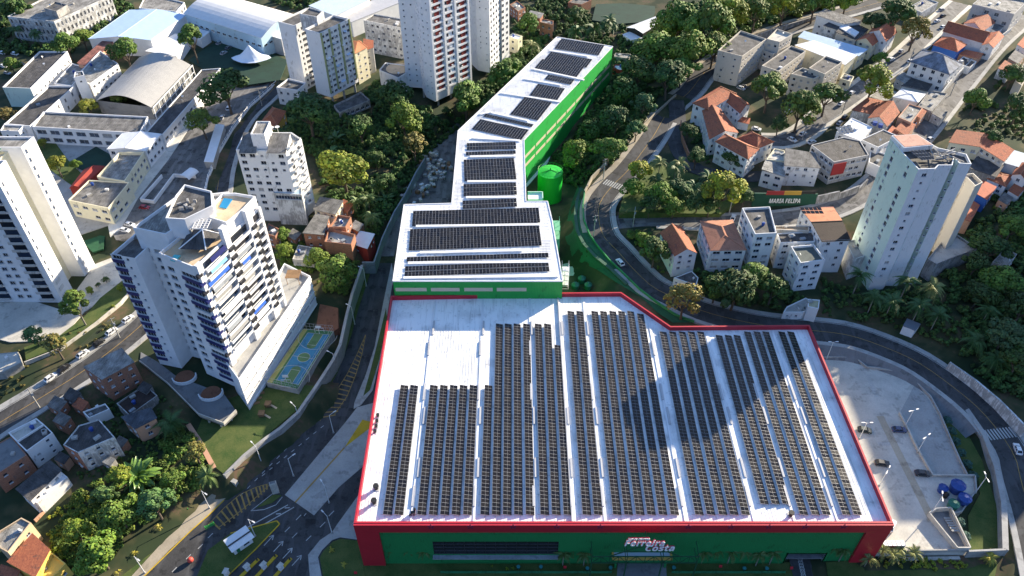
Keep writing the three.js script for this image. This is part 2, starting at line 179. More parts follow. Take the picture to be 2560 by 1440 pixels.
// level ground
flat('avenue', [[300, 1460], [430, 1360], [545, 1225], [660, 1115], [770, 1040], [846, 920], [876, 830], [900, 740], [930, 660], [948, 640], [985, 640], [985, 720], [950, 900], [890, 1310], [905, 1420], [850, 1460], [700, 1470]], 0, M.asphalt, 0.5, 'dark asphalt avenue with faded lane markings beside the store');
flat('service_drive', [[947, 640], [999, 534], [1040, 400], [1150, 300], [1170, 340], [1130, 512], [1010, 560], [985, 640]], 0.9, M.asphaltL, 0.5, 'pale concrete service drive and loading yard beside the store wing');
flat('front_garden_lawn', [[850, 1475], [905, 1405], [2020, 1405], [2030, 1475]], 0, M.grass, 0.5, 'shaded lawn strip along the store front');
flat('garden_lawn_right', [[2075, 1475], [2065, 1405], [2300, 1392], [2500, 1380], [2480, 1475]], 1.6, M.grass, 0.6, 'sunlit green lawn below the parking deck');
flat('condominium_terrace', [[-80, 700], [155, 775], [238, 660], [290, 640], [330, 700], [210, 780], [150, 850], [25, 855], [-80, 830]], 8.2, M.concreteL, 0.6, 'pale paved terrace around the cream white tower');
flat('sports_court_lawn', [[475, 1120], [520, 1010], [700, 960], [800, 965], [760, 1010], [640, 1110], [560, 1185]], 4.4, M.grass, 0.5, 'sloping mown lawn below the balcony tower', true, 5);
flat('school_yard', [[470, 150], [560, 90], [720, 150], [700, 200], [600, 215], [520, 180]], 12, M.turf, 0.4, 'green painted school yard with parked cars');
flat('school_parking', [[272, 566], [325, 460], [405, 372], [470, 300], [548, 185], [610, 205], [680, 195], [640, 250], [572, 330], [530, 420], [508, 500], [440, 560], [400, 600], [350, 605], [290, 600]], 10.6, M.asphaltL, 0.4, 'grey school car park along the curved street');
flat('school_courtyard', [[80, 320], [340, 270], [470, 190], [500, 220], [380, 330], [420, 370], [280, 560], [160, 600], [60, 420]], 10.6, M.concrete, 0.4, 'paved courtyard between the school buildings');

const DY = 4.3, deckPx = [[2040, 896], [2135, 897], [2166, 921], [2197, 924], [2248, 935], [2290, 960], [2324, 994], [2349, 1040], [2374, 1100], [2400, 1159], [2416, 1191], [2435, 1192], [2438, 1229], [2402, 1282], [2374, 1288], [2419, 1378], [2170, 1381], [2140, 1260]], hedgePx = [[2340, 1010], [2405, 1150], [2445, 1190], [2450, 1235], [2420, 1290], [2425, 1385], [2505, 1385], [2490, 1260], [2455, 1150], [2400, 1050], [2340, 975]];
for (const [q, y, f] of [[deckPx, 2.5, 4], [hedgePx, 2.4, 2]]) { const p = PL(q, y + (y > 2.4 ? 1.8 : 0)); carve.push({ poly: p, y, f, bb: bbOf(p, f + 2) }); }
// ---------------------------------------------------------------- build ground
{
  const axis = (a, b, s, far) => { const o = far.filter((v) => v < a).slice(); for (let v = a; v <= b; v += s) o.push(v); return o.concat(far.filter((v) => v > b)); };
  const far = [-6000, -3000, -1600, -900, -620, 620, 900, 1600, 3000, 6000], xs = axis(-400, 400, 2.5, far), zs = axis(-580, -40, 2.5, [-6000, -3000, -1600, -900, -720, 60, 200, 800, 3000, 6000]);
  const b = new B(), nx = xs.length; b.p.length = 0;
  for (const z of zs) for (const x of xs) { b.p.push(x, H(x, z), z); b.u.push(x, z); b.n.push(0, 1, 0); }
  for (let j = 0; j < zs.length - 1; j++) for (let i = 0; i < nx - 1; i++) { const k = j * nx + i; b.i.push(k, k + nx, k + 1, k + 1, k + nx, k + nx + 1); }
  const g = b.g(); g.computeVertexNormals(); struct(mesh('ground', g, M.soil), 'dark earth and undergrowth of the hilly terrain', 'ground');
}
console.log('terrain');
for (const [name, pts, y, m, th, label] of flats) struct(new B().prism(pts, y - th, y).build(name, m), label);
function road(name, label, q, m = M.asphalt) { struct(ribbon(new B(), q, -q.half, q.half, 0, 0.3).build(name, m), label, 'road'); }
road('hill_road', 'dark asphalt road curving up around the store', hillRoad); road('lower_street', 'asphalt street running below the green wall and up the hill', lowStreet, M.asphaltL);
road('parking_street', 'asphalt street lined with parked cars', parkStreet, M.asphaltL); road('branch_road', 'short asphalt branch road beside the red roofed villas', branch); road('left_street', 'asphalt street below the towers at the left', leftStreet);
function walk(name, label, q, o0, o1, m, i0 = 0, i1 = q.length - 1, dy = 0.14) { struct(ribbon(new B(), q, o0, o1, dy, 0.6, i0, i1).build(name, m), label, 'pavement'); }
const at = (q, t) => Math.round(t * (q.length - 1));
walk('pavement', 'concrete pavement on the outer side of the hill road', hillRoad, 4.8, 6.6, M.concrete, 0, at(hillRoad, 0.99));
walk('pavement', 'concrete pavement on the store side of the hill road', hillRoad, -6.4, -4.8, M.concrete, at(hillRoad, 0.0), at(hillRoad, 0.40));
walk('pavement', 'sandy pavement along the woodland side of the hill road', hillRoad, -7.2, -4.8, M.paver, at(hillRoad, 0.44), at(hillRoad, 0.99));
walk('pavement', 'pavement along the cars of the parking street', parkStreet, 4.2, 6.2, M.concreteL); walk('pavement', 'pavement below the school side of the parking street', parkStreet, -6.4, -4.2, M.concreteL);
walk('pavement', 'pavement on the downhill side of the lower street', lowStreet, -5.6, -4, M.concrete, 4); walk('pavement', 'pavement on the uphill side of the lower street', lowStreet, 4, 5.6, M.concrete, 4);
walk('pavement', 'narrow pavement beside the tower side of the left street', leftStreet, 4.4, 6.2, M.concrete); walk('pavement', 'grassy kerb pavement with parked cars beside the left street', leftStreet, -6.6, -4.4, M.concrete);
// painted lines
{
  const y = new B(), w = new B(), w2 = new B();
  ribbon(y, hillRoad, -0.1, 0.1, 0.02); ribbon(w, hillRoad, 4.35, 4.55, 0.02); ribbon(y, leftStreet, -0.1, 0.1, 0.02); ribbon(w2, leftStreet, -4.2, -4.0, 0.02);
  struct(y.build('centre_line', M.lineY), 'thin yellow centre lines painted on the curving roads', 'road marking'); struct(w.build('edge_line', M.lineW), 'white edge line painted along the hill road', 'road marking'); struct(w2.build('edge_line', M.lineW), 'white edge line painted along the left street', 'road marking');
}
// polygons painted or laid on the avenue, each a sheet above the one below
function paint(name, label, polys, y, m, kind = 'road marking') { const b = new B(); for (const q of polys) b.flatPoly(PL(q, y), y); return struct(b.build(name, m), label, kind); }
function slab(name, label, q, y0, y1, m, cat) { return struct(new B().prism(PL(q, y1), y0, y1).build(name, m), label, cat); }
const lineQ = (a, b, w) => { const n = V(b.z - a.z, 0, -(b.x - a.x)).normalize().multiplyScalar(w / 2); return [V().addVectors(a, n), V().addVectors(b, n), V().subVectors(b, n), V().subVectors(a, n)]; };
function lines(name, label, list, y, w, m) { const bt = new B(); for (const [a, c, d, e] of list) bt.flatPoly(lineQ(P(a, c, y), P(d, e, y), w), y); return struct(bt.build(name, m), label, 'road marking'); }
slab('pavement', 'beige pavement between the lawn strip and the avenue', [[329, 1440], [461, 1296], [560, 1207], [600, 1170], [650, 1128], [655, 1160], [560, 1249], [520, 1288], [478, 1325], [422, 1375], [360, 1440], [340, 1460], [310, 1460]], -0.3, 0.16, M.paver, 'pavement');
slab('lawn_strip', 'narrow lawn between the low garden wall and pavement', [[255, 1462], [340, 1368], [461, 1264], [500, 1232], [540, 1205], [556, 1208], [461, 1294], [329, 1438], [308, 1460]], -0.3, 0.14, M.grass, 'lawn');
slab('planting_strip', 'dark planting strip at the foot of the retaining wall', [[598, 1168], [653, 1118], [757, 1045], [830, 930], [866, 850], [880, 770], [905, 690], [925, 655], [940, 648], [925, 684], [897, 768], [878, 838], [866, 872], [844, 931], [785, 1035], [655, 1158]], -0.3, 0.14, M.grass, 'planting');
slab('pavement', 'pale pavement wedge between the avenue and store side', [[979, 657], [959, 752], [937, 865], [915, 935], [886, 1006], [884, 1022], [902, 1013], [932, 975], [950, 900], [972, 760], [985, 690]], -0.3, 0.16, M.concrete, 'pavement');
slab('grass_wedge', 'dark grass wedge along the red store wall', [[968, 800], [948, 900], [925, 975], [908, 990], [925, 930], [948, 840], [965, 770]], -0.3, 0.2, M.grass, 'grass');
slab('access_ramp', 'pale concrete access ramp entering under the store', [[712, 1237], [785, 1288], [847, 1218], [906, 1167], [930, 1140], [960, 1080], [960, 1000], [893, 1018], [860, 1060]], -0.3, 0.1, M.concrete, 'ramp');
slab('pavement', 'curved pale footpath at the lower left store corner', [[776, 1462], [770, 1387], [800, 1350], [830, 1330], [842, 1312], [905, 1225], [905, 1350], [850, 1343], [830, 1350], [805, 1375], [795, 1392], [808, 1462]], -0.3, 0.17, M.concrete, 'pavement');
slab('corner_lawn', 'shaded lawn beside the curved footpath', [[812, 1462], [799, 1394], [808, 1378], [832, 1354], [852, 1347], [900, 1352], [915, 1462]], -0.3, 0.13, M.grass, 'lawn');
slab('gatehouse_lawn', 'dark lawn around the white gatehouse', [[484, 1460], [520, 1375], [576, 1333], [692, 1302], [699, 1310], [640, 1372], [548, 1460]], -0.3, 0.16, M.grass, 'lawn');
slab('traffic_island', 'small planted traffic island beside the sign slab', [[640, 1270], [684, 1236], [704, 1238], [680, 1257]], -0.3, 0.15, M.grass, 'traffic island');
{ const q = [[484, 1460], [520, 1375], [576, 1333], [692, 1302], [699, 1310], [640, 1372], [548, 1460]]; lines('yellow_kerb', 'yellow painted kerb around the gatehouse lawn', q.slice(2, 6).map((a, i) => [...a, ...q[i + 3]]), 0.19, 0.35, M.yellow);
  lines('yellow_kerb', 'yellow painted kerb of the beige pavement', [[560, 1250, 520, 1289], [520, 1289, 478, 1326], [478, 1326, 360, 1441]], 0.19, 0.35, M.yellow); }
paint('yellow_wedge', 'solid yellow painted wedge on the access ramp', [[[861, 1119], [906, 1049], [930, 1055], [926, 1069]]], 0.11, M.yellow);
lines('ramp_line', 'long yellow line down the middle of the access ramp', [[861, 1119, 738, 1256]], 0.11, 0.5, M.lineY);
// hatched areas
{
  const h = new B(), e = (p, r, n) => { for (let i = 0; i < n; i++) { const t = (i + 0.3) / n, k = (q) => { const f = t * (q.length - 1), j = Math.min(q.length - 2, Math.floor(f)); return P(lerp(q[j][0], q[j + 1][0], f - j), lerp(q[j][1], q[j + 1][1], f - j), 0.012); }; const a = k(p), b = k(r); h.flatPoly(lineQ(a, V(b.x, 0.012, b.z + 1.2), 0.45), 0.012); } for (const q of [p, r]) for (let i = 0; i < q.length - 1; i++) h.flatPoly(lineQ(P(...q[i], 0.012), P(...q[i + 1], 0.012), 0.22), 0.012); };
  e([[914, 837], [893, 885], [868, 935], [833, 990], [800, 1052]], [[914, 837], [905, 885], [890, 935], [868, 990], [836, 1036]], 20);
  e([[669, 1210], [640, 1218], [600, 1236], [560, 1270], [520, 1312]], [[672, 1213], [650, 1234], [615, 1266], [585, 1290], [545, 1320]], 13);
  struct(h.build('hatching', M.lineY), 'faded yellow diagonal hatching on the avenue', 'road marking');
}
{
  const L = []; for (const [x0, y0, x1, y1] of [[600, 1240, 765, 1072], [655, 1190, 820, 1055], [760, 1290, 880, 1140]]) for (let i = 0; i < 9; i++) { const a = i / 9, b = a + 0.045; L.push([lerp(x0, x1, a), lerp(y0, y1, a), lerp(x0, x1, b), lerp(y0, y1, b)]); }
  for (const [a, b] of [[740, 1300], [712, 1330], [800, 1318], [730, 1345], [765, 1352], [822, 1290]]) L.push([a, b, a + 13, b - 13]);
  for (const [a, b] of [[430, 1430], [465, 1398], [495, 1372], [520, 1345]]) L.push([a, b, a + 12, b - 12]);
  L.push([706, 1242, 690, 1262], [690, 1262, 660, 1274], [660, 1274, 627, 1277], [627, 1277, 683, 1233]);
  lines('lane_dashes', 'white dashed lane lines on the avenue', L, 0.012, 0.22, M.lineW);
  const A = []; for (const [x, y, d, e] of [[684, 1338, -24, 26], [708, 1353, -24, 26], [731, 1370, -24, 26], [754, 1388, -24, 26]]) A.push([x, y, x + d, y + e], [x, y, x - 3, y + 12], [x, y, x - 12, y + 4]);
  lines('lane_arrows', 'white straight arrows painted before the barrier lanes', A, 0.012, 0.22, M.lineW);
  const Z = []; for (const [x, y] of [[660, 1310], [636, 1322], [612, 1334], [590, 1345], [690, 1285], [712, 1270]]) Z.push([x, y, x + 12, y - 1]); Z.push([720, 1262, 580, 1340], [735, 1268, 600, 1345]);
  lines('white_hatching', 'white hatched wedge beside the gatehouse lawn', Z, 0.012, 0.3, M.lineW);
}
// hill road crossings
function zebra(label, q, o0, o1, i0, n, len, m = M.lineW, dy = 0.024) { const b = new B(), d = V().subVectors(q[i0 + 1], q[i0]).setY(0).normalize(); for (let k = 0; k < n; k++) { const o = lerp(o0, o1, (k + 0.5) / n), c = offP(q, i0, o, dy), e = offP(q, i0 + 1, o, dy), L = c.distanceTo(e); b.poly(lineQ(c, V().lerpVectors(c, e, Math.min(1, len / L)), Math.abs(o1 - o0) / n * 0.5)); } struct(b.build('zebra_crossing', m), label, 'road marking'); }
const near = (q, px, py) => { const p = G(px, py); let b = 0, d = 1e9; q.forEach((v, i) => { const e = (v.x - p.x) ** 2 + (v.z - p.z) ** 2; if (e < d) { d = e; b = i; } }); return b; };
zebra('white zebra crossing beside the white car at the right edge', hillRoad, -4.4, 4.4, near(hillRoad, 2500, 1085), 9, 3.6); zebra('white zebra crossing by the road junction under the palms', hillRoad, -4.2, 3.6, near(hillRoad, 1533, 465), 8, 3.4);
console.log('roads');
// ---------------------------------------------------------------- the store
const store = thing('store_building', 'huge home centre store with white panel covered roof, red parapet and green front', 'store');
const RY = 18.4, sp = [V(-39, 0, -102), V(94, 0, -102), V(92.7, 0, -170.7), P(1677, 815, 20), P(1553, 730, 20), P(1404, 731, 20), V(-39.3, 0, -184)].map((p) => V(p.x, 0, p.z));
{
  const inset = (q, d) => q.map((p, i) => { const a = q[(i + q.length - 1) % q.length], b = q[(i + 1) % q.length], s = area(q) > 0 ? 1 : -1, n1 = V(-(p.z - a.z), 0, p.x - a.x).normalize(), n2 = V(-(b.z - p.z), 0, b.x - p.x).normalize(), n = V().addVectors(n1, n2).normalize(), k = d / Math.max(0.3, n.dot(n1)); return V(p.x - s * -n.x * -k, 0, p.z - s * -n.z * -k); });
  const inn = inset(sp, 0.5), front = [sp[0], sp[1]], wall = new B(), par = new B(), n = sp.length;
  const out = area(sp) > 0;
  for (let i = 1; i < n; i++) { let a = sp[i], b = sp[(i + 1) % n]; if (!out) [a, b] = [b, a]; wall.quad(V(a.x, -1, a.z), V(b.x, -1, b.z), V(b.x, RY + 0.1, b.z), V(a.x, RY + 0.1, a.z)); }
  wall.build('side_wall', M.concrete, store);
  for (let i = 0; i < n; i++) { const a = sp[i], b = sp[(i + 1) % n], c = inn[i], d = inn[(i + 1) % n], y = 20, U = (p, h) => V(p.x, h, p.z); par.quad(U(a, RY + 0.1), U(b, RY + 0.1), U(b, y), U(a, y)); par.quad(U(d, RY - 0.2), U(c, RY - 0.2), U(c, y), U(d, y)); par.quad(U(a, y), U(b, y), U(d, y), U(c, y)); }
  par.build('parapet', M.red, store);
  new B().flatPoly(sp.map((p) => V(p.x, 0, p.z)), RY).build('roof', M.roofW = mat([0.86, 0.86, 0.85], { map: T.roof, roughness: 0.6 }), store);
  // standing seams, joined
  const rib = new B(), zr = (x, q) => { const h = []; for (let i = 0; i < q.length; i++) { const a = q[i], b = q[(i + 1) % q.length]; if ((a.x > x) !== (b.x > x)) h.push(lerp(a.z, b.z, (x - a.x) / (b.x - a.x))); } h.sort((a, b) => a - b); return h; };
  for (let x = -38; x < 93; x += 0.84) { const h = zr(x, inn); if (h.length < 2) continue; rib.box(x, RY + 0.025, (h[0] + h[h.length - 1]) / 2, 0.13, 0.05, h[h.length - 1] - h[0] - 0.1); }
  const rm = rib.build('roof_seam', M.roofW, store); rm.userData.kind = 'stuff';
  // front: red frame, green field
  const zf = -102, gy = YZ(1326, zf);
  new B().box(27.5, (gy + 20) / 2 - 0.05, zf + 0.3, 133, 20 - gy - 0.1, 0.6).build('red_fascia', M.red, store);
  new B().box(-36.1, gy / 2 - 0.5, zf + 0.3, 5.8, gy + 0.9, 0.6).build('red_pilaster', M.red, store); new B().box(91.1, gy / 2 - 0.5, zf + 0.3, 5.8, gy + 0.9, 0.6).build('red_pilaster', M.red, store);
  const x0 = P(1083, 1370, YZ(1370, zf)).x, x1 = P(1396, 1370, YZ(1370, zf)).x, g1 = YZ(1354, zf), g0 = YZ(1385, zf), ox0 = P(1968, 1390, 4).x, ox1 = P(2062, 1390, 4).x, F = new B();
  for (const [a, b, c, d] of [[-33.2, x0, -1, gy], [x1, ox0, -1, gy], [ox1, 88.2, -1, gy], [x0, x1, -1, g0], [x0, x1, g1, gy], [ox0, ox1, 5, gy]]) F.quad(V(a, c, zf), V(b, c, zf), V(b, d, zf), V(a, d, zf));
  F.build('green_wall', M.green, store);
  const nP = 12, gl = mat([0.02, 0.022, 0.025], { roughness: 0.15 }); for (let i = 0; i < nP; i++) { const a = lerp(x0, x1, i / nP), b = lerp(x0, x1, (i + 1) / nP); new B().box((a + b) / 2, (g0 + g1) / 2, zf - 0.35, b - a - 0.12, g1 - g0, 0.1).build('window_pane', gl, store); }
  { const f = new B(); for (let k = 0; k < 5; k++) f.box((x0 + x1) / 2, lerp(g0, g1, k / 4), zf - 0.2, x1 - x0, 0.12, 0.25); for (let i = 0; i <= nP; i++) f.box(lerp(x0, x1, i / nP), (g0 + g1) / 2, zf - 0.2, 0.1, g1 - g0, 0.22); f.build('window_frame', M.dark, store); }
  new B().box((x0 + x1) / 2, g0 - 0.7, zf + 0.5, x1 - x0 + 0.6, 0.4, 1.2).build('window_ledge', M.wallGrey, store);
  { const t = new B(); t.box((ox0 + ox1) / 2, 2.5, zf - 12, ox1 - ox0 + 1, 0.3, 24).box(ox0 - 0.2, 2.5, zf - 12, 0.3, 6, 24).box(ox1 + 0.2, 2.5, zf - 12, 0.3, 6, 24).box((ox0 + ox1) / 2, 5.2, zf - 12, ox1 - ox0 + 1, 0.3, 24); t.build('garage_portal', M.concreteD, store); }
  const star = (() => { const s = new THREE.Shape(); for (let i = 0; i < 10; i++) { const r = i % 2 ? 0.55 : 1.25, a = Math.PI / 2 + i * Math.PI / 5; s[i ? 'lineTo' : 'moveTo'](r * Math.cos(a), r * Math.sin(a)); } s.closePath(); const h = new THREE.Path(); for (let i = 0; i < 10; i++) { const r = i % 2 ? 0.34 : 0.85, a = Math.PI / 2 + i * Math.PI / 5; h[i ? 'lineTo' : 'moveTo'](r * Math.cos(a), r * Math.sin(a)); } h.closePath(); s.holes.push(h); return new THREE.ExtrudeGeometry(s, { depth: 0.08, bevelEnabled: false }); })();
  const sm = mat([0.13, 0.02, 0.07]); for (const x of [1077, 1176, 1283, 1392, 1501, 1721, 1828, 1923, 2014, 2110]) { const p = P(x, 1317, YZ(1317, zf + 0.7)), o = mesh('star_emblem', star, sm, store); o.position.set(p.x, p.y, zf + 0.6); o.scale.set(0.8, 1, 1); }
  // roof furniture: gutters and ventilation strips in the gaps between the panel groups
  const gx = [1030, 1186, 1337, 1432, 1512, 1712, 1883, 1983, 2090].map((p) => P(p, 1290, RY).x);
  gx.forEach((x, i) => { const h = zr(x, inn), zb = h[0], ze = h[h.length - 1]; new B().box(x, RY + 0.1, (zb + ze) / 2, 0.7, 0.2, ze - zb - 1).build('roof_gutter', M.metalW, store); for (let z = ze - 8, k = 0; z > zb + 8; z -= 8.6, k++) if (k % 3 !== 2) new B().box(x + (k % 2 ? 0.5 : -0.2), RY + 0.28, z, 0.55, 0.32, 6).build('ventilation_strip', M.metalG, store); });
  { const x = P(1440, 1290, RY).x - 1.1, h = zr(x, inn); new B().box(x, RY + 0.35, (h[0] + h[h.length - 1]) / 2, 0.25, 0.5, h[h.length - 1] - h[0] - 0.4).build('expansion_joint', M.metalG, store); }
}
// chimney like roof ventilators
{
  const proto = (r, h) => { const o = new THREE.Group(); new B().cyl(0, 0, h * 0.62, 0, r * 0.62, r * 0.62, 14).build('duct', M.black, o); new B().cyl(0, h * 0.55, h * 0.8, 0, r * 0.65, r, 14, false).cyl(0, h * 0.8, h, 0, r, r * 0.9, 14).build('cowl', M.black, o); new B().box(0, 0.06, 0, r * 2, 0.12, r * 2).build('base_plate', M.metalG, o); return o; };
  for (const [a, b, r, lab] of [[945, 1041, 0.5, 'small black roof ventilator farthest up the left roof edge'], [943, 1055, 0.5, 'small black roof ventilator second in the left edge cluster'], [941, 1068, 0.5, 'small black roof ventilator third in the left edge cluster'], [938, 1081, 0.5, 'small black roof ventilator nearest in the left edge cluster'], [941, 1222, 0.78, 'larger black roof ventilator behind its twin at the left edge'], [936, 1258, 0.78, 'larger black roof ventilator nearest the left front roof corner'], [1976, 1289, 0.75, 'single black roof ventilator near the right front of the roof']]) { const o = proto(r, r * 2.1); o.position.copy(P(a, b, RY)); o.name = numbered('roof_ventilator'); scene.add(o); tag(o, lab, 'ventilator', 'black roof ventilators'); }
  const w = thing('rooftop_equipment', 'black roof equipment with hoses between the first panel groups', 'equipment', P(1032, 1286, RY)); new B().box(0, 0.5, 0, 1, 1, 0.8).box(0.5, 0.9, -0.6, 0.5, 1.7, 0.5).box(-0.5, 0.3, 0.4, 0.7, 0.6, 0.3).build('cabinet', M.black, w); new B().tube(V(0.6, 0.3, 0.4), V(0.8, 1.3, -0.5), 0.12).tube(V(-0.6, 0.2, 0.5), V(0.3, 0.9, 0.4), 0.1).build('pipe', M.steel, w);
}
// solar arrays
const cellK = (c, r) => { const m = new THREE.MeshPhysicalMaterial({ roughness: r, specularIntensity: 0.55 }); m.color.setRGB(...c); return m; }, cellM = cellK([0.010, 0.009, 0.010], 0.1), cells = [cellM, cellK([0.014, 0.012, 0.012], 0.12), cellK([0.008, 0.008, 0.011], 0.08), cellK([0.018, 0.016, 0.015], 0.14)], alu = mat([0.42, 0.42, 0.42], { roughness: 0.4 });
function panelGeo(w, d, along) { const a = new B().box(0, 0, 0, w, 0.04, d).g(), c = new B(), e = 0.03, s = 0.035; if (along) { const h = (w - 2 * e - s) / 2; c.box(-(h + s) / 2, 0.012, 0, h, 0.034, d - 2 * e).box((h + s) / 2, 0.012, 0, h, 0.034, d - 2 * e); } else { const h = (d - 2 * e - s) / 2; c.box(0, 0.012, -(h + s) / 2, w - 2 * e, 0.034, h).box(0, 0.012, (h + s) / 2, w - 2 * e, 0.034, h); } return mergeGeometries([a, c.g()], true); }
const panelL = panelGeo(2.26, 1.135, true), panelP = panelGeo(1.13, 2.26, false);
const columns = []; for (const [g, l] of [['A', [[957.5, 965], [985.6, 965]]], ['B', [[1043, 965], [1072, 965], [1100.4, 965], [1128.8, 964.5], [1157.5, 964.5]]], ['C', [[1201, 964.5], [1229.5, 808.5], [1257, 808.5], [1285, 808.5], [1314.5, 808.5]]], ['D', [[1351, 808.5], [1380, 808.5], [1409, 862]]], ['E', [[1456.5, 775], [1485, 775]]], ['F', [[1532.5, 780.5], [1560.6, 780.5], [1590, 780.5], [1618, 780.5], [1647, 780.5], [1676.7, 786.5]]], ['G', [[1737.8, 832.5], [1767, 832.5], [1797, 832.5], [1825, 832.5], [1854, 832.5]]], ['H', [[1901, 835, 1260], [1929, 835, 1260], [1956, 835, 1260]]], ['I', [[1999.5, 831], [2029, 831], [2056.5, 831]]], ['J', [[2105.8, 830], [2134, 830]]]]) l.forEach((c) => columns.push([g, ...c]));
{
  const py = RY + 0.52, tilt = 0.21, names = { A: 'left edge group', B: 'five row group near the left edge', C: 'group with one short row', D: 'group left of the wide seam', E: 'pair right of the wide seam', F: 'six row group', G: 'group under the tower shadow', H: 'group behind the single ventilator', I: 'group beside the right edge pair', J: 'right edge pair' };
  const cnt = {}; let total = 0;
  for (const [g, px, ty, by = 1287] of columns) {
    cnt[g] = (cnt[g] || 0) + 1; const p0 = P(px, by, py), x = p0.x + 1.1, z0 = p0.z, z1 = P(px, ty, py).z, n = Math.round((z0 - z1) / 1.14);
    const o = thing('solar_array', `${ORD[cnt[g] - 1]} solar row from the left, ${names[g]}`, 'solar array', V(x, RY, z0), 0, 'solar panel rows on the store roof');
    for (let i = 0; i < n; i++) { const m = mesh('solar_panel', panelL, [alu, pick(cells)], o); m.position.set(0, 0.52 + 0.004 * (HASH[(i * 31 + total) & 65535] - 0.5), -0.57 - i * 1.14); m.rotation.z = -tilt; total++; }
    const f = new B(), L = n * 1.14; f.box(-1.02, 0.66, -L / 2, 0.06, 0.08, L).box(1.02, 0.24, -L / 2, 0.06, 0.08, L); for (let z = 0.4; z < L; z += 5.7) f.box(-1.02, 0.34, -z, 0.06, 0.68, 0.06).box(1.02, 0.12, -z, 0.06, 0.24, 0.06).box(-1.4, 0.06, -z, 0.9, 0.05, 0.06); f.build('mounting_frame', alu, o);
  }
  console.log('panels', total);
}
// ---------------------------------------------------------------- warehouse wing behind
const WY = 26, wing = thing('store_wing', 'long white roofed green warehouse wing bending back behind the store', 'warehouse');
const wp = [V(-38, 0, -184.3), V(16.2, 0, -184.3), V(14, 0, -216), V(12.8, 0, -227.2), V(5, 0, -227.2), V(4.8, 0, -268.6), V(48.2, 0, -352), V(21.9, 0, -362.4), V(-21.8, 0, -275.5), V(-21.6, 0, -226), V(-38.6, 0, -225.2)];
{
  const n = wp.length, wl = new B(), gr = new B(), cp = new B(), mid = (a, b, t) => V(lerp(a.x, b.x, t), 0, lerp(a.z, b.z, t)), U = (p, y) => V(p.x, y, p.z);
  for (let i = 0; i < n; i++) { const a = wp[i], b = wp[(i + 1) % n]; wl.quad(U(a, i === 5 ? 3.4 : -1), U(b, i === 5 ? 3.4 : -1), U(b, WY), U(a, WY)); cp.bar(U(a, WY + 0.06), U(b, WY + 0.06), 0.35, 0.32); }
  wl.build('green_wall', M.greenBright, wing); cp.build('roof_edge', M.metalW, wing);
  gr.flatPoly(wp, WY); gr.build('roof', M.roofW, wing);
  const rib = new B(); for (let z = -185; z > -225.5; z -= 0.84) rib.box(-12, WY + 0.045, z, 50, 0.08, 0.1); for (let z = -226; z > -268; z -= 0.84) rib.box(-8.3, WY + 0.045, z, 26, 0.08, 0.1);
  const u = V(43.5, 0, -85).normalize(), w = V(26.6, 0, 8.6).normalize(), ry = Math.atan2(-w.z, w.x); for (let k = 1; k < 94; k += 0.84) { const c = V(-8.4, 0, -271).addScaledVector(u, k); rib.box(c.x, WY + 0.045, c.z, 27, 0.08, 0.1, ry); }
  const r = rib.build('roof_seam', M.roofW, wing); r.userData.kind = 'stuff';
  const cream = mat([0.62, 0.56, 0.40], { map: T.clean, roughness: 0.5 });
  for (const [a, b] of [[990, 1067.5], [1078, 1149.5], [1161, 1232], [1242, 1316]]) { const y1 = YZ(721, -184), y0 = YZ(729.5, -184); const xa = P(a, 725, y0).x, xb = P(b, 725, y0).x; new B().box((xa + xb) / 2, (y0 + y1) / 2, -184.3, xb - xa, y1 - y0, 0.14).build('clerestory_window', cream, wing); }
  const A = wp[5], D = V().subVectors(wp[6], wp[5]), ang = Math.atan2(-D.z, D.x), L = D.length(); for (let row = 0; row < 2; row++) for (let k = 0; k < 9; k++) { const t = (k + 0.5) / 9.2 + 0.005, c = V().copy(A).addScaledVector(D, t); new B().box(0, 0, 0, L / 9.2 - 1.1, 1.35, 0.16).build('clerestory_window', cream, wing).position.set(c.x, 17.3 - row * 4.2, c.z); wing.children[wing.children.length - 1].rotation.y = ang; }
  new B().bar(V(A.x + 0.6, 2.8, A.z), V(wp[6].x + 0.6, 2.8, wp[6].z), 1.6, 1.4).build('white_plinth', M.whiteClean, wing); new B().bar(V(A.x + 0.9, 1.2, A.z), V(wp[6].x + 0.9, 1.2, wp[6].z), 1.4, 2).build('red_plinth', M.red, wing);
  // translucent ridge vents
  const rv = (a, b, c, d) => { new B().bar(P(a, b, WY + 0.3), P(c, d, WY + 0.3), 1.1, 0.5).build('ridge_vent', M.metalW, wing); };
  for (const q of [[1175, 392, 1290, 390], [1168, 454, 1292, 453], [1165, 494, 1292, 493], [1040, 566, 1350, 562], [1050, 632, 1305, 626], [1020, 658, 1372, 655], [1008, 695, 1395, 690], [1375, 127, 1470, 141], [1310, 197, 1402, 213], [1228, 282, 1320, 302], [1200, 286, 1228, 280], [1180, 345, 1300, 352], [1250, 232, 1400, 255], [1330, 172, 1460, 200]]) rv(...q);
  { const sb = new B(), c = P(1337, 490, 22); sb.box(c.x + 0.2, 12, c.z, 5.6, 20, 4.2); sb.build('stair_block', M.whiteClean, wing); new B().box(c.x + 0.2, 22.3, c.z - 1.9, 5.6, 0.7, 0.3).box(c.x + 2.9, 22.3, c.z, 0.3, 0.7, 4.2).build('stair_parapet', mat([0.5, 0.7, 0.6]), wing); }
  { const f = new B(), c = P(1385, 575, 14); for (let k = 0; k < 4; k++) { f.box(c.x, 4 + k * 4, c.z, 4.2, 0.15, 6); for (const sx of [-2, 2]) for (const sz of [-2.9, 0, 2.9]) f.box(c.x + sx, 4 + k * 4, c.z + sz, 0.15, 4, 0.15); for (const sx of [-2, 2]) f.box(c.x + sx, 5 + k * 4, c.z, 0.1, 0.1, 6); } f.build('service_platform', mat([0.16, 0.42, 0.28]), wing); }
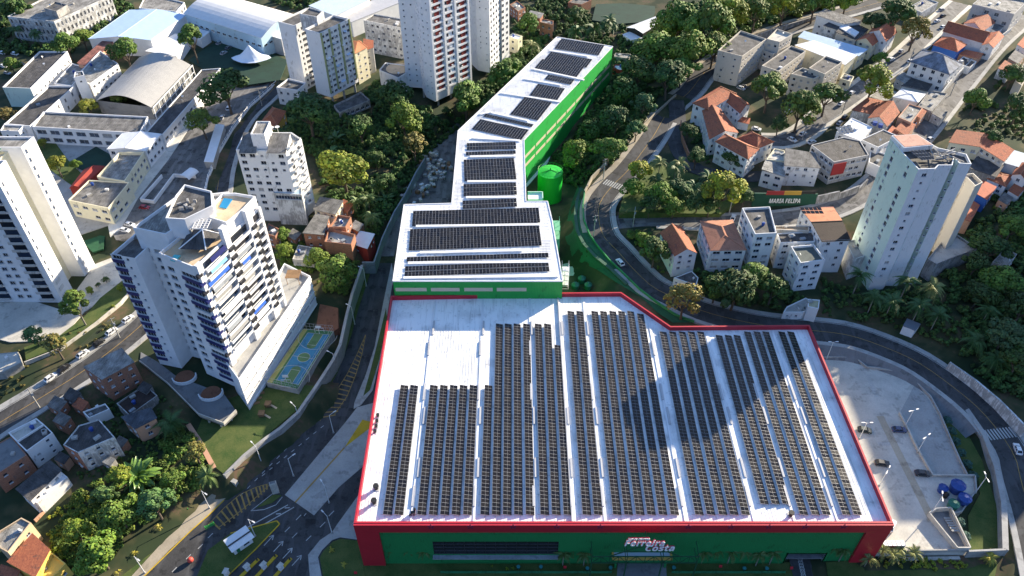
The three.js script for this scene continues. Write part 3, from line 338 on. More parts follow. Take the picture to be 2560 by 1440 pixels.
  { const f = new B(), c = P(1412, 705, 20); for (let k = 0; k < 8; k++) { f.box(c.x, 19 + k * 1.05, c.z + (k % 2 ? 0.8 : -0.8), 2.2, 0.08, 1.6); } for (const sx of [-1.1, 1.1]) for (const sz of [-1.8, 0, 1.8]) f.box(c.x + sx, 23, c.z + sz, 0.09, 9.4, 0.09); for (let k = 0; k < 9; k++) f.box(c.x, 18.6 + k * 1.05, c.z + 1.8, 2.2, 0.06, 0.06).box(c.x + 1.1, 18.6 + k * 1.05, c.z, 0.06, 0.06, 3.6); f.build('access_stair', M.steelW, wing); }
}
{
  let k = 0; const py = WY + 0.35;
  const block = (c, lab) => {   // four surveyed corners: far left, far right, near right, near left
    const [a, b, d, e] = c.map(([x, y]) => P(x, y, py)), X = V().subVectors(d, e), wx = X.length(), ux = X.clone().normalize(), uz = V(ux.z, 0, -ux.x), dz = V().subVectors(a, e).dot(uz), sk = V().subVectors(a, e).dot(ux), nx = Math.max(1, Math.round(wx / 1.14)), nz = Math.max(1, Math.round(dz / 2.28));
    const o = thing('solar_array', lab, 'solar array', V(e.x, WY, e.z), Math.atan2(-ux.z, ux.x), 'solar panel blocks on the warehouse wing'), f = new B();
    for (let j = 0; j < nz; j++) { const sx = Math.round(sk * (j + 0.5) / nz / 1.14) * 1.14; f.box(sx + wx / 2, 0.2, -(j + 0.2) * dz / nz, wx, 0.06, 0.06).box(sx + wx / 2, 0.2, -(j + 0.8) * dz / nz, wx, 0.06, 0.06); for (let i = 0; i < nx; i++) { const m = mesh('solar_panel', panelP, [alu, pick(cells)], o); m.position.set(sx + (i + 0.5) * 1.14, 0.36, -(j + 0.5) * dz / nz); m.rotation.x = 0.04; k++; } }
    f.build('mounting_rail', alu, o);
  };
  const c3 = (l) => l.map(([x, y]) => [1240 + x / 3.556, y / 3.556]), c2 = (l) => l.map(([x, y]) => [640 + x / 3.556, y / 3.556]);
  block([[1035, 528], [1348, 519], [1350, 556], [1030, 565]], 'three deep solar block widest across the wing, behind the step'); block([[1027, 573], [1350, 563], [1352, 614], [1022, 626]], 'deepest solar block on the wide front part of the wing'); block([[1018, 641], [1370, 631], [1371, 645], [1016, 656]], 'thin single solar strip second from the wing front edge'); block([[1013, 665], [1372, 652], [1373, 679], [1011, 692]], 'solar block nearest the wing front edge');
  block([[1167, 357], [1292, 354], [1292, 373], [1167, 376]], 'two deep solar block just before the wing bends'); block([[1166, 378], [1292, 376], [1292, 386], [1165, 390]], 'thin solar strip just before the wing bends'); block([[1162, 399], [1293, 396], [1294, 448], [1161, 453]], 'tall solar block on the narrow part of the wing'); block([[1160, 460], [1294, 456], [1295, 487], [1159, 491]], 'middle solar block on the narrow part of the wing'); block([[1158, 501], [1295, 498], [1296, 517], [1157, 523]], 'solar block on the narrow wing part beside the step');
  block(c3([[590, 345], [980, 400], [905, 490], [520, 430]]), 'farthest solar block at the end of the wing'); block(c3([[485, 460], [865, 530], [725, 690], [335, 615]]), 'large solar block second from the far wing end'); block(c3([[465, 660], [705, 705], [665, 752], [430, 705]]), 'small solar block beside the middle of the bent wing'); block(c3([[375, 745], [625, 795], [545, 890], [300, 845]]), 'small deep solar block in the middle of the bent wing'); block(c3([[255, 860], [515, 905], [375, 1070], [125, 1015]]), 'large solar block on the near half of the bent wing'); block(c2([[2050, 1010], [2470, 1105], [2440, 1130], [2020, 1035]]), 'thin solar strip near the wing bend'); block(c2([[1985, 1060], [2420, 1155], [2370, 1245], [1920, 1145]]), 'solar block on the bent wing nearest the bend');
  console.log('wing panels', k);
}
// ---------------------------------------------------------------- entrance canopy and sign
{
  const zf = -102, o = thing('entrance_canopy', 'pale blue entrance canopy with ochre rim below the store sign', 'canopy'), y = 5.6, a = P(1530, 1366, y), b = P(1674, 1366, y), c = P(1674, 1396, y), w = b.x - a.x, d = c.z - a.z, cx = (a.x + b.x) / 2, cz = (a.z + c.z) / 2;
  new B().box(cx, y, cz, w - 0.6, 0.2, d - 0.6).build('canopy_roof', mat([0.45, 0.56, 0.66]), o); new B().box(cx, y - 0.1, cz + d / 2, w + 0.4, 0.9, 0.5).box(a.x, y - 0.1, cz, 0.5, 0.9, d).box(b.x, y - 0.1, cz, 0.5, 0.9, d).build('canopy_rim', M.ochre, o);
  for (const sx of [-1, 1]) new B().box(cx + sx * (w / 2 - 1), y / 2 - 0.4, cz + d / 2 - 0.6, 0.5, y, 0.5).build('column', M.green, o);
  const f = thing('sign_truss', 'dark green steel truss frame carrying the store sign', 'truss'), dg = mat([0.01, 0.075, 0.03]), t = new B(), X0 = P(1476, 1350, 10).x, X1 = P(1736, 1350, 10).x, zz = zf + 4.2, y0 = 8.2, y1 = 11.4, mx = P(1613, 1310, 18).x;
  for (const Y of [y0, y1]) t.bar(V(X0, Y, zz), V(X1, Y, zz), 0.22, 0.22); for (let i = 0; i <= 12; i++) { const x = lerp(X0, X1, i / 12); t.bar(V(x, y0, zz), V(x, y1, zz), 0.14, 0.14); if (i < 12) t.bar(V(x, i % 2 ? y1 : y0, zz), V(lerp(X0, X1, (i + 1) / 12), i % 2 ? y0 : y1, zz), 0.12, 0.12); } for (const x of [X0, lerp(X0, X1, 0.33), lerp(X0, X1, 0.67), X1]) { t.bar(V(x, y1, zz), V(x, y1, zf + 0.1), 0.16, 0.16); t.bar(V(x, y0, zz), V(x, y0, zf + 0.1), 0.16, 0.16); t.box(x, y0 / 2, zz, 0.3, y0, 0.3); }
  for (const s of [-1, 1]) t.bar(V(mx + s * 9, y1, zz), V(mx, 17.2, zz), 0.22, 0.22); t.bar(V(mx, 17.2, zz), V(mx, 17.2, zf + 0.6), 0.22, 0.22); t.bar(V(mx - 5, 13.8, zz), V(mx + 5, 13.8, zz), 0.14, 0.14); t.build('truss', dg, f);
  new B().bar(V(mx, 17.4, zz + 0.15), V(mx + 3.4, 15.1, zz + 0.15), 0.3, 0.3).build('rafter', dg, f);
  const font = await new FontLoader().loadAsync('fonts/droid/droid_sans_bold.typeface.json'), s = thing('store_sign', 'white raised store name lettering with red outline above the entrance', 'sign');
  const put = (txt, px0, px1, py1, py0, zo) => { const za = zz + 0.5 + zo, ya = YZ(py1, za), yb = YZ(py0, za), xa = P(px0, py1, ya).x, xb = P(px1, py1, ya).x;
    for (const [red, nm] of [[1, 'letter_outline'], [0, 'letters']]) { const g = new TextGeometry(txt, { font, size: 1, depth: red ? 0.02 : 0.1, curveSegments: 4, bevelEnabled: red, bevelSize: 0.04, bevelThickness: 0.02, bevelSegments: 1 }); g.computeBoundingBox(); const bb = g.boundingBox; g.translate(-bb.min.x, -bb.min.y, 0); const sc = (xb - xa) / (bb.max.x - bb.min.x), sy = (yb - ya) / (bb.max.y - bb.min.y); g.applyMatrix4(new THREE.Matrix4().set(sc, 0.16 * sc, 0, xa, 0, sy, 0, ya, 0, 0, 1, za - (red ? 0.3 : 0), 0, 0, 0, 1)); mesh(nm, g, red ? mat([0.45, 0.01, 0.08]) : mat([0.85, 0.85, 0.85], { roughness: 0.5 }), s); } };
  put('HOME CENTER', 1570, 1624, 1350, 1346, 0); put('Ferreira', 1561, 1659, 1365, 1350.5, 0.1); put('Costa', 1611, 1683, 1377, 1363.5, 0.2);
}
// ---------------------------------------------------------------- green tank beside the wing
{
  const c = P(1376, 428, 17), r = 31 * mpp(c), o = thing('storage_tank', 'bright green cylindrical storage tank beside the warehouse wing', 'tank', V(c.x, 0, c.z));
  const g = mat([0.01, 0.47, 0.035], { roughness: 0.45, map: T.clean }); new B().cyl(0, 1, 16.8, 0, r, r, 48, false).build('shell', g, o); new B().cyl(0, 16.8, 17.6, 0, r, 0.3, 48).build('tank_roof', g, o);
  const rl = new B(); for (let k = 0; k < 24; k++) { const a = k * Math.PI / 12, b = a + Math.PI / 12, A = V(r * Math.cos(a), 17.9, r * Math.sin(a)), Bq = V(r * Math.cos(b), 17.9, r * Math.sin(b)); rl.tube(A, Bq, 0.05, 0.05, 4); rl.tube(V(A.x, 16.8, A.z), A, 0.04, 0.04, 4); } rl.build('railing', g, o); new B().tube(V(0, 17.7, 0), V(-r * 0.8, 17.2, r * 0.3), 0.1).tube(V(0, 17.2, 0), V(0, 18.4, 0), 0.2).tube(V(0, 17.7, 0), V(r * 0.85, 17.2, r * 0.3), 0.1).build('roof_pipe', mat([0.01, 0.24, 0.03]), o);
}
console.log('store');
// ---------------------------------------------------------------- buildings
const CR = {}; { const xs1 = [0, 640, 1240, 1840], xs2 = [0, 560, 1240, 1840], ys = [0, 320, 640, 1035]; 'abcd'.split('').forEach((r, j) => [0, 1, 2, 3].forEach((i) => { CR[r + (i + 1)] = (x, y) => [(j ? xs2 : xs1)[i] + x / 3.556, ys[j] + y / 3.556]; })); CR.px = (x, y) => [x, y]; }
const winCache = {};
function winGeo(w, h, style) {
  const k = w.toFixed(2) + '_' + h.toFixed(2) + style; if (winCache[k]) return winCache[k];
  const d = 0.28, x = w / 2, y = h / 2, a = new B(), p = new B();
  a.quad(V(-x, -y, 0), V(x, -y, 0), V(x, -y, -d), V(-x, -y, -d)); a.quad(V(-x, y, -d), V(x, y, -d), V(x, y, 0), V(-x, y, 0)); a.quad(V(-x, -y, -d), V(-x, y, -d), V(-x, y, 0), V(-x, -y, 0)); a.quad(V(x, -y, 0), V(x, y, 0), V(x, y, -d), V(x, -y, -d));
  const n = style === 's' ? Math.max(2, Math.round(w / 1.1)) : w > 1.1 ? 2 : 1; for (let i = 1; i < n; i++) a.box(lerp(-x, x, i / n), 0, -d + 0.05, 0.07, h, 0.06); if (style === 'g') for (let j = 1; j < 3; j++) a.box(0, lerp(-y, y, j / 3), -d + 0.05, w, 0.06, 0.06);
  a.box(0, -y - 0.04, 0.06, w + 0.2, 0.09, 0.2);
  p.quad(V(-x, -y, -d), V(x, -y, -d), V(x, y, -d), V(-x, y, -d)); return winCache[k] = [a.g(), p.g()];
}
function winAt(parent, w, h, style, glass, pos, ry = 0, frame = M.frame) { const [f, p] = winGeo(w, h, style), m = mesh('window', f, frame, parent); m.position.copy(pos); m.rotation.y = ry; mesh('pane', p, glass, m); return m; }
// a wall from a to b (outward normal to the right of travel seen from above when s>0) with window openings
function wallWin(wb, parent, a, b, y0, y1, holes, o = {}) {   // holes: [u0,u1,v0,v1,style,pane]
  const d = V(b.x - a.x, 0, b.z - a.z), L = d.length(); d.normalize(); const n = V(-d.z, 0, d.x), at = (u, v) => V(a.x + d.x * u, v, a.z + d.z * u);   // n: outward when travelling counter-clockwise seen from above
  const vs = [...new Set([y0, y1, ...holes.flatMap((q) => [q[2], q[3]])])].sort((p, q) => p - q);
  for (let k = 0; k < vs.length - 1; k++) { const v0 = vs[k], v1 = vs[k + 1]; if (v1 - v0 < 1e-4) continue; const hs = holes.filter((q) => q[2] < v1 - 1e-4 && q[3] > v0 + 1e-4).sort((p, q) => p[0] - q[0]); let u = 0; for (const q of [...hs, [L, L]]) { if (q[0] > u + 1e-4) wb.quad(at(u, v0), at(q[0], v0), at(q[0], v1), at(u, v1)); u = Math.max(u, q[1]); } }
  for (const q of holes) { const w = q[1] - q[0], h = q[3] - q[2], c = at((q[0] + q[1]) / 2, (q[2] + q[3]) / 2); winAt(parent, w, h, q[4] || 'p', q[5] || pick([M.glass, M.glass, M.glassB, M.glassB, M.glassC]), c, Math.atan2(n.x, n.z), o.frame || M.frame); }
}
function winGrid(L, y0, y1, floors, spacing, w, h, o = {}) { const r = [], n = Math.floor((L - 0.8) / spacing), fh = (y1 - y0) / floors; if (n < 1 || L < w + 0.8) return r; for (let f = 0; f < floors; f++) for (let i = 0; i < n; i++) { if (o.drop && R() < o.drop) continue; const ww = o.vary && R() < 0.35 ? w * 0.55 : w, hh = o.vary && ww < w ? h * 0.6 : h, u = L / 2 + (i - (n - 1) / 2) * (L / (n + 0.15)), v = y0 + f * fh + fh * 0.55; r.push([u - ww / 2, u + ww / 2, v - hh / 2, v + hh / 2, o.style]); } return r; }
function bld(name, label, cat, crop, corners, h, o = {}) {
  const K = CR[crop]; let y = o.y ?? 18, base = o.base ?? 0; const cpx = corners.map(([x, q]) => K(x, q)), mx = cpx.reduce((s, q) => s + q[0], 0) / cpx.length, my = cpx.reduce((s, q) => s + q[1], 0) / cpx.length;
  if (o.y === undefined) for (let i = 0; i < 12; i++) { const c = P(mx, my, y); base = H(c.x, c.z); y += (base + h - y) * 0.8; } else if (o.base === undefined) { const c = P(mx, my, y); base = H(c.x, c.z); }
  let q = cpx.map(([a, b]) => P(a, b, y)).map((p) => V(p.x, 0, p.z)); if (area(q) < 0) { q = q.reverse(); if (o.ax !== undefined) o.ax = (q.length + 2 - o.ax) % 4 === 0 ? 0 : (q.length - 2 - o.ax + 4) % 4; }
  return bldW(name, label, cat, q, base, y, o);
}
function bldW(name, label, cat, q, base, y, o = {}) {   // world footprint, counter-clockwise seen from above
  const c = V(0, 0, 0); q.forEach((p) => c.addScaledVector(p, 1 / q.length)); const g = thing(name, label, cat, V(c.x, 0, c.z)), n = q.length; q = q.map((p) => V(p.x - c.x, 0, p.z - c.z));
  const wm = o.wall || M.white, wb = new B(), par = o.par ?? (o.roof ? 0 : 0.5), yt = y - par, cam = V(-c.x, CAMY, -c.z), lo = base - (o.deep ?? 3), U = (p, v) => V(p.x, v, p.z);
  for (let i = 0; i < n; i++) { const a = q[i], b = q[(i + 1) % n], d = V().subVectors(b, a), L = d.length(), nn = V(-d.z, 0, d.x).normalize(), vis = nn.dot(V().subVectors(cam, V((a.x + b.x) / 2, y, (a.z + b.z) / 2))) > 4; let holes = [];
    const W = o.edge && o.edge[i] !== undefined ? o.edge[i] : o.win; if (W && vis && L > 2.4) holes = winGrid(L, base + (o.plinth ?? 0.3), yt - (o.head ?? 0.1), W[0], W[1], W[2], W[3], { drop: o.drop ?? 0.06, vary: o.vary, style: o.style });
    const m = o.mats && o.mats[i]; if (m) { const w2 = new B(); wallWin(w2, g, a, b, lo, y, holes, o); w2.build('wall', m, g); } else wallWin(wb, g, a, b, lo, y, holes, o); }
  if (wb.i.length) wb.build('wall', wm, g);
  const rm = o.rm || M.slab;
  if (!o.roof) { const t = 0.28; new B().flatPoly(q, yt).build('roof', rm, g); if (par > 0.05) { const pb = new B(), inn = q.map((p, i) => { const a = q[(i + n - 1) % n], b = q[(i + 1) % n], n1 = V(-(p.z - a.z), 0, p.x - a.x).normalize(), n2 = V(-(b.z - p.z), 0, b.x - p.x).normalize(), m = V().addVectors(n1, n2).normalize(); return V(p.x, 0, p.z).addScaledVector(m, -t / Math.max(0.35, m.dot(n1))); }); for (let i = 0; i < n; i++) { const j = (i + 1) % n; pb.quad(U(inn[j], yt - 0.05), U(inn[i], yt - 0.05), U(inn[i], y), U(inn[j], y)); pb.quad(U(q[i], y), U(q[j], y), U(inn[j], y), U(inn[i], y)); } pb.build('parapet', o.parM || wm, g); } }
  else {
    const ov = o.ov ?? 0.5, e = q.map((p) => { const L = Math.hypot(p.x, p.z); return V(p.x * (1 + ov / L), y - 0.12, p.z * (1 + ov / L)); }), rb = new B(), rd = new B(); let ax = o.ax ?? (V().subVectors(q[1], q[0]).length() > V().subVectors(q[2], q[1]).length() ? 0 : 1);
    const A = e[ax], Bq = e[(ax + 1) % 4], C = e[(ax + 2) % 4], D = e[(ax + 3) % 4], rh = o.rh ?? 0.28 * Math.min(V().subVectors(A, D).length(), V().subVectors(A, Bq).length());
    const md = (p, s, up) => V((p.x + s.x) / 2, y + up, (p.z + s.z) / 2), th = (pts) => { rb.poly(pts); rb.poly(pts.map((p) => V(p.x, p.y - 0.14, p.z)).reverse()); for (let i = 0; i < pts.length; i++) { const s = pts[i], f = pts[(i + 1) % pts.length]; rb.quad(V(s.x, s.y - 0.14, s.z), V(f.x, f.y - 0.14, f.z), f, s); } };
    if (o.roof === 'shed') { const up = (p) => V(p.x, p.y + rh + 0.14, p.z); th([V(A.x, A.y + 0.14, A.z), V(Bq.x, Bq.y + 0.14, Bq.z), up(C), up(D)]); }
    else if (o.roof === 'barrel') { const N = 12, r0 = md(Bq, C, 0), r1 = md(D, A, 0), pt = (k, p, s) => { const t = k / N, m = V().lerpVectors(p, s, t); m.y = y + rh * Math.sin(Math.PI * t) ; return m; }; for (let k = 0; k < N; k++) th([pt(k, A, D), pt(k, Bq, C), pt(k + 1, Bq, C), pt(k + 1, A, D)]); const ga = new B(); for (const [p, s] of [[A, D], [Bq, C]]) for (let k = 0; k < N; k++) { const f = pt(k, p, s), h2 = pt(k + 1, p, s); ga.quad(V(f.x * 0.97, y, f.z * 0.97), V(h2.x * 0.97, y, h2.z * 0.97), V(h2.x * 0.97, h2.y - 0.2, h2.z * 0.97), V(f.x * 0.97, f.y - 0.2, f.z * 0.97)); } if (!o.open) ga.build('gable', o.gm || wm, g); }
    else { let r0 = md(D, A, rh), r1 = md(Bq, C, rh); if (o.roof === 'hip') { const d = V().subVectors(r1, r0), L = d.length(), k = Math.min(0.42, V().subVectors(A, D).length() / 2 / L); r0 = V().copy(r0).addScaledVector(d, k); r1 = V().copy(r1).addScaledVector(d, -k); }
      const s1 = [A, Bq, r1, r0], s2 = [C, D, r0, r1]; if (o.rm2) { th(s1); rb.build('roof', rm, g); const keep = rb.p.length; const r2 = new B(); r2.poly(s2); r2.poly(s2.map((p) => V(p.x, p.y - 0.14, p.z)).reverse()); r2.build('roof', o.rm2, g); } else { th(s1); th(s2); }
      if (o.roof === 'hip') { th([D, A, r0]); th([Bq, C, r1]); for (const [p, s] of [[A, r0], [D, r0], [Bq, r1], [C, r1]]) rd.bar(V(p.x, p.y + 0.05, p.z), V(s.x, s.y + 0.05, s.z), 0.32, 0.16); }
      else { const k = 1 - ov / Math.hypot(A.x, A.z); for (const [p, s, f] of [[A, D, r0], [Bq, C, r1]]) new B().poly([V(p.x * k, y - 0.15, p.z * k), V(s.x * k, y - 0.15, s.z * k), V(f.x * k, f.y - 0.16, f.z * k)]).build('gable', wm, g); }
      rd.bar(V(r0.x, r0.y + 0.05, r0.z), V(r1.x, r1.y + 0.05, r1.z), 0.34, 0.18); rd.build('ridge', o.ridge || (rm === M.tile || rm === M.tileL ? M.ridge : rm), g); }
    if (!(o.rm2)) rb.build('roof', rm, g);
  }
  if (o.junk === undefined && !o.roof) o.junk = 1 + Math.floor(R() * 2.4); if (o.ac === undefined) o.ac = 0.08;
  if (o.junk) for (let k = 0; k < o.junk; k++) { const s = V(0, 0, 0), t = pick(q), w = pick(q), z = pick(q); s.addScaledVector(t, 0.3).addScaledVector(w, 0.2).addScaledVector(z, 0.15); const kk = R(), rb = new B(); if (kk < 0.16) { rb.cyl(s.x, yt, yt + 1.1, s.z, 0.5, 0.6, 12).cyl(s.x, yt + 1.1, yt + 1.3, s.z, 0.62, 0.4, 12).build('water_tank', M.blueTank, g); } else if (kk < 0.75) rb.box(s.x, yt + 0.35, s.z, rr(0.8, 2), 0.7, rr(0.8, 1.6), R()).build('roof_box', pick([M.concrete, M.steelW, M.wallGrey]), g); else rb.cyl(s.x, yt, yt + 1, s.z, 0.05, 0.05, 5).box(s.x, yt + 1.1, s.z, 0.9, 0.7, 0.1, R() * 3, -0.7).build('satellite_dish', M.steelW, g); }
  if (o.ac) { const keep = g.children.filter((m) => m.name === 'window'); for (const m of keep) if (R() < o.ac) { const b = new B().box(0, -m.geometry.boundingBox ? 0 : 0, 0, 0.8, 0.5, 0.35).build('air_conditioner', M.steelW, g); b.position.copy(m.position); b.rotation.y = m.rotation.y; b.position.add(V(Math.sin(m.rotation.y) * 0.22 + Math.cos(m.rotation.y) * 0.9, -0.7, Math.cos(m.rotation.y) * 0.22 - Math.sin(m.rotation.y) * 0.9)); } }
  g.userData.q = undefined; delete g.userData.q; return g;
}
// ---------------------------------------------------------------- upper left: school and institution
seed(41);
const W3 = [3, 2.6, 1.3, 1.5], W2 = [2, 3, 1.6, 1.4], W1 = [1, 3.2, 1.6, 1.3];
bld('institution_building', 'ornate dirty white institution building with grey flat roof at the top left corner', 'building', 'a1', [[65, 145], [480, 190], [985, -40], [540, -95]], 12.5, { wall: M.whiteOld, rm: M.slab, win: [3, 2.3, 1.2, 2.2], junk: 3, par: 0.7 });
bld('roof_pavilion', 'grey roof block standing on the institution roof', 'roof block', 'a1', [[390, 70], [500, 100], [600, 40], [490, 10]], 3, { y: 27.5, base: 24, wall: M.greyOld, rm: M.slabD });
bld('tent_hall', 'large pale blue fabric roof over the school sports hall', 'hall', 'a1', [[790, 342], [1340, 352], [1650, 132], [1150, 88]], 9, { roof: 'gable', ax: 1, rh: 1.6, rm: M.blueTent, wall: M.whiteClean, ov: 0.6 });
bld('white_canopy', 'white ribbed lean-to canopy beside the blue fabric roof', 'canopy', 'a1', [[1300, 460], [1570, 500], [1690, 330], [1560, 310]], 4.5, { roof: 'shed', rh: 0.5, rm: M.metalW, wall: M.whiteClean });
bld('white_canopy', 'white ribbed canopy in front of the vaulted hall', 'canopy', 'a1', [[1690, 300], [1780, 345], [1860, 290], [1700, 245]], 5, { roof: 'shed', rh: 0.5, rm: M.metalW, wall: M.whiteClean });
bld('vaulted_hall', 'huge white vaulted school hall with blue panels below its eave', 'hall', 'px', [[462, 34], [652, 94], [745, 40], [560, -12]], 11, { roof: 'barrel', ax: 0, rh: 3.6, rm: mat([0.74, 0.74, 0.73], { map: T.clean }), wall: mat([0.42, 0.60, 0.72], { map: T.grime }), win: [1, 4, 2.4, 1], ov: 1 });
bld('side_hall', 'white and grey metal hall beside the twin slab towers', 'hall', 'a1', [[2320, 300], [2500, 345], [2580, 230], [2420, 190]], 9, { roof: 'shed', rh: 0.8, rm: M.metalW, wall: M.metalG });
bld('long_shed', 'pale blue roofed long shed behind the twin slab towers', 'shed', 'a2', [[478, 62], [705, 138], [1010, -12], [800, -85]], 11, { roof: 'shed', rh: 0.8, rm: mat([0.55, 0.66, 0.76], { map: T.clean, bumpMap: T.ribB, bumpScale: 0.04 }), wall: M.metalW });
bld('long_shed', 'grey walled long shed running up behind the red white tower', 'shed', 'a2', [[735, 140], [850, 195], [1330, 0], [1220, -70]], 8, { roof: 'shed', rh: 0.5, rm: M.metalG, wall: M.metalW });
bld('institution_wing', 'white gridded building behind the blue fabric roof at the top edge', 'building', 'a1', [[1235, 70], [1570, 100], [1640, 20], [1300, -60]], 10, { wall: M.whiteClean, win: [2, 3, 2.2, 1.8], style: 'g', rm: M.slab, drop: 0 });
bld('school_block', 'dark roofed white school block nearest the left edge car park', 'school', 'a1', [[20, 775], [270, 785], [600, 455], [350, 455]], 9, { wall: M.whiteClean, mats: { 0: M.mint }, rm: M.fibroD, win: [1, 4, 1.4, 1], edge: { 0: null }, par: 0.8 });
bld('school_block', 'low building with rust red patched roof beside the round tree', 'school', 'a1', [[690, 560], [785, 590], [1030, 345], [930, 352]], 7.5, { rm: mat([0.40, 0.16, 0.12], { map: T.fibro, bumpMap: T.corrB, bumpScale: 0.05 }), roof: 'shed', rh: 0.3, wall: M.salmon });
bld('school_block', 'low grey roofed link block left of the rust roof', 'school', 'a1', [[480, 740], [640, 760], [770, 600], [640, 560]], 6, { rm: M.fibroL, wall: M.whiteClean });
bld('school_block', 'white two storey school block with patched metal roof', 'school', 'a1', [[660, 690], [800, 745], [1050, 565], [890, 450]], 8.5, { rm: M.fibroL, wall: M.whiteClean, win: [2, 3.2, 1.6, 1.1], junk: 2 });
bld('stair_tower', 'slim white stair tower of the school', 'tower', 'a1', [[655, 690], [750, 668], [735, 630], [665, 640]], 15, { wall: M.whiteClean, rm: M.slabD, par: 0.3, win: [3, 3, 0.8, 0.7] });
bld('gymnasium', 'open school gymnasium under a grey vaulted roof', 'gymnasium', 'a1', [[862, 892], [1340, 950], [1690, 578], [1240, 510]], 6.2, { roof: 'barrel', ax: 1, rh: 4.2, rm: mat([0.40, 0.39, 0.37], { map: T.clean, bumpMap: T.ribB, bumpScale: 0.03, roughness: 0.5 }), wall: M.concreteD, open: true, ov: 0.3 });
{ const o = thing('gym_frame', 'white columns and railings along the gymnasium edge', 'frame'), a = P(1340 / 3.556, 965 / 3.556, 16), b = P(1690 / 3.556, 590 / 3.556, 16); for (let i = 0; i <= 8; i++) { const p = V().lerpVectors(a, b, i / 8); new B().box(p.x + 1.2, 13.4, p.z, 0.35, 6.6, 0.35).build('column', M.whiteClean, o); } new B().bar(V(a.x + 1.2, 16.5, a.z), V(b.x + 1.2, 16.5, b.z), 0.3, 0.4).bar(V(a.x + 1.2, 13.2, a.z), V(b.x + 1.2, 13.2, b.z), 0.2, 0.3).build('beam', M.whiteClean, o); }
bld('school_block', 'long black roofed school wing along the car park', 'school', 'a1', [[1295, 1180], [1445, 1195], [1960, 605], [1790, 618]], 6.5, { rm: M.fibroD, wall: M.whiteClean, mats: { 1: M.whiteClean }, win: [1, 4, 2.6, 1.2], par: 0.4 });
bld('school_block', 'wide grey roofed school block with large gridded windows', 'school', 'a1', [[285, 1125], [1240, 1182], [1315, 1035], [385, 990]], 8.5, { rm: M.fibro, wall: M.whiteClean, win: [2, 5.6, 4.2, 1.9], style: 'g', drop: 0, par: 0.7, junk: 1 });
bld('school_block', 'black roofed school block with white gable wall', 'school', 'a1', [[30, 1108], [265, 1118], [660, 762], [430, 760]], 8.5, { rm: M.fibroD, wall: M.whiteClean, win: [2, 5, 1.2, 1.8], par: 0.8 });
bld('school_block', 'small white flat roofed block at the left tower', 'school', 'a1', [[0, 1160], [165, 1165], [215, 1110], [40, 1095]], 9, { rm: M.slab, wall: M.whiteClean, win: [2, 2.5, 1, 0.9], junk: 1 });
bld('school_block', 'school block under a white ridged metal roof', 'school', 'a1', [[955, 1322], [1290, 1338], [1425, 1190], [1090, 1185]], 8.5, { roof: 'gable', ax: 1, rh: 1, rm: M.metalW, wall: M.whiteClean, win: W2 });
bld('school_block', 'school block with grey roof inside white parapets', 'school', 'b1', [[860, 430], [1108, 470], [1280, 212], [1060, 212]], 8.5, { rm: M.fibroL, wall: M.cream, par: 1.4, win: W2, mats: {} });
bld('school_block', 'cream school block with grey flat roof and roof fan', 'school', 'b1', [[605, 640], [960, 712], [1150, 480], [790, 462]], 8, { rm: M.fibro, wall: M.cream, win: [2, 4, 2.2, 1.2], junk: 3, drop: 0.3 });
bld('red_roof_shelter', 'small red roofed shelter beside the dark sports pitch', 'shelter', 'b1', [[620, 530], [720, 520], [925, 340], [745, 370]], 4, { roof: 'gable', rm: mat([0.34, 0.05, 0.035], { map: T.clean }), wall: M.redPaint, rh: 1 });
slab('sports_pitch', 'dark green school sports pitch', [[165, 408], [235, 366], [278, 390], [262, 425], [200, 425]].map(([a, b]) => [a + 5, b]), 9.8, 10.75, M.turf, 'pitch');
slab('small_pitch', 'green small sports pitch beside the cream school block', [[196, 560], [276, 560], [262, 592], [258, 622], [232, 630], [212, 610]], 8.5, 9.2, mat([0.015, 0.09, 0.035], { map: T.concrete }), 'pitch');
slab('white_forecourt', 'bright white paved forecourt along the school wing', [[270, 565], [325, 460], [405, 372], [470, 300], [545, 195], [556, 200], [480, 310], [420, 400], [345, 495], [300, 575], [275, 590]], 10, 10.75, mat([0.72, 0.69, 0.62], { map: T.concrete }), 'forecourt');
bld('carport', 'long white carport along the curved street', 'carport', 'a1', [[1815, 1440], [1895, 1440], [1995, 1112], [1920, 1105]], 3.2, { roof: 'shed', rh: 0.3, rm: M.metalW, wall: M.concrete, ov: 0.2 });
{ const o = thing('garage_ramp', 'white walled garage ramp with arched canopy', 'garage ramp'), f = (x, y) => P(x / 3.556, 320 + y / 3.556, 11.5), b = new B(); for (const [a, c] of [[[1250, 640], [1440, 425]], [[1370, 655], [1545, 420]], [[1250, 640], [1370, 655]], [[1545, 420], [1740, 430]]]) { const p = f(...a), q = f(...c); b.bar(V(p.x, 11.2, p.z), V(q.x, 11.2, q.z), 0.35, 2); } b.build('ramp_wall', M.whiteClean, o); const s = f(1640, 470), e = f(1730, 400), r = new B(), d = V().subVectors(e, s).setY(0).normalize(), nn = V(-d.z, 0, d.x); for (let k = 0; k < 8; k++) { const pt = (j, m) => { const a = j * Math.PI / 8; return V(m.x + nn.x * 2.6 * Math.cos(a), 12.6 + 1.4 * Math.sin(a), m.z + nn.z * 2.6 * Math.cos(a)); }; r.quad(pt(k, s), pt(k, e), pt(k + 1, e), pt(k + 1, s)); } r.build('arched_canopy', M.metalW, o); }
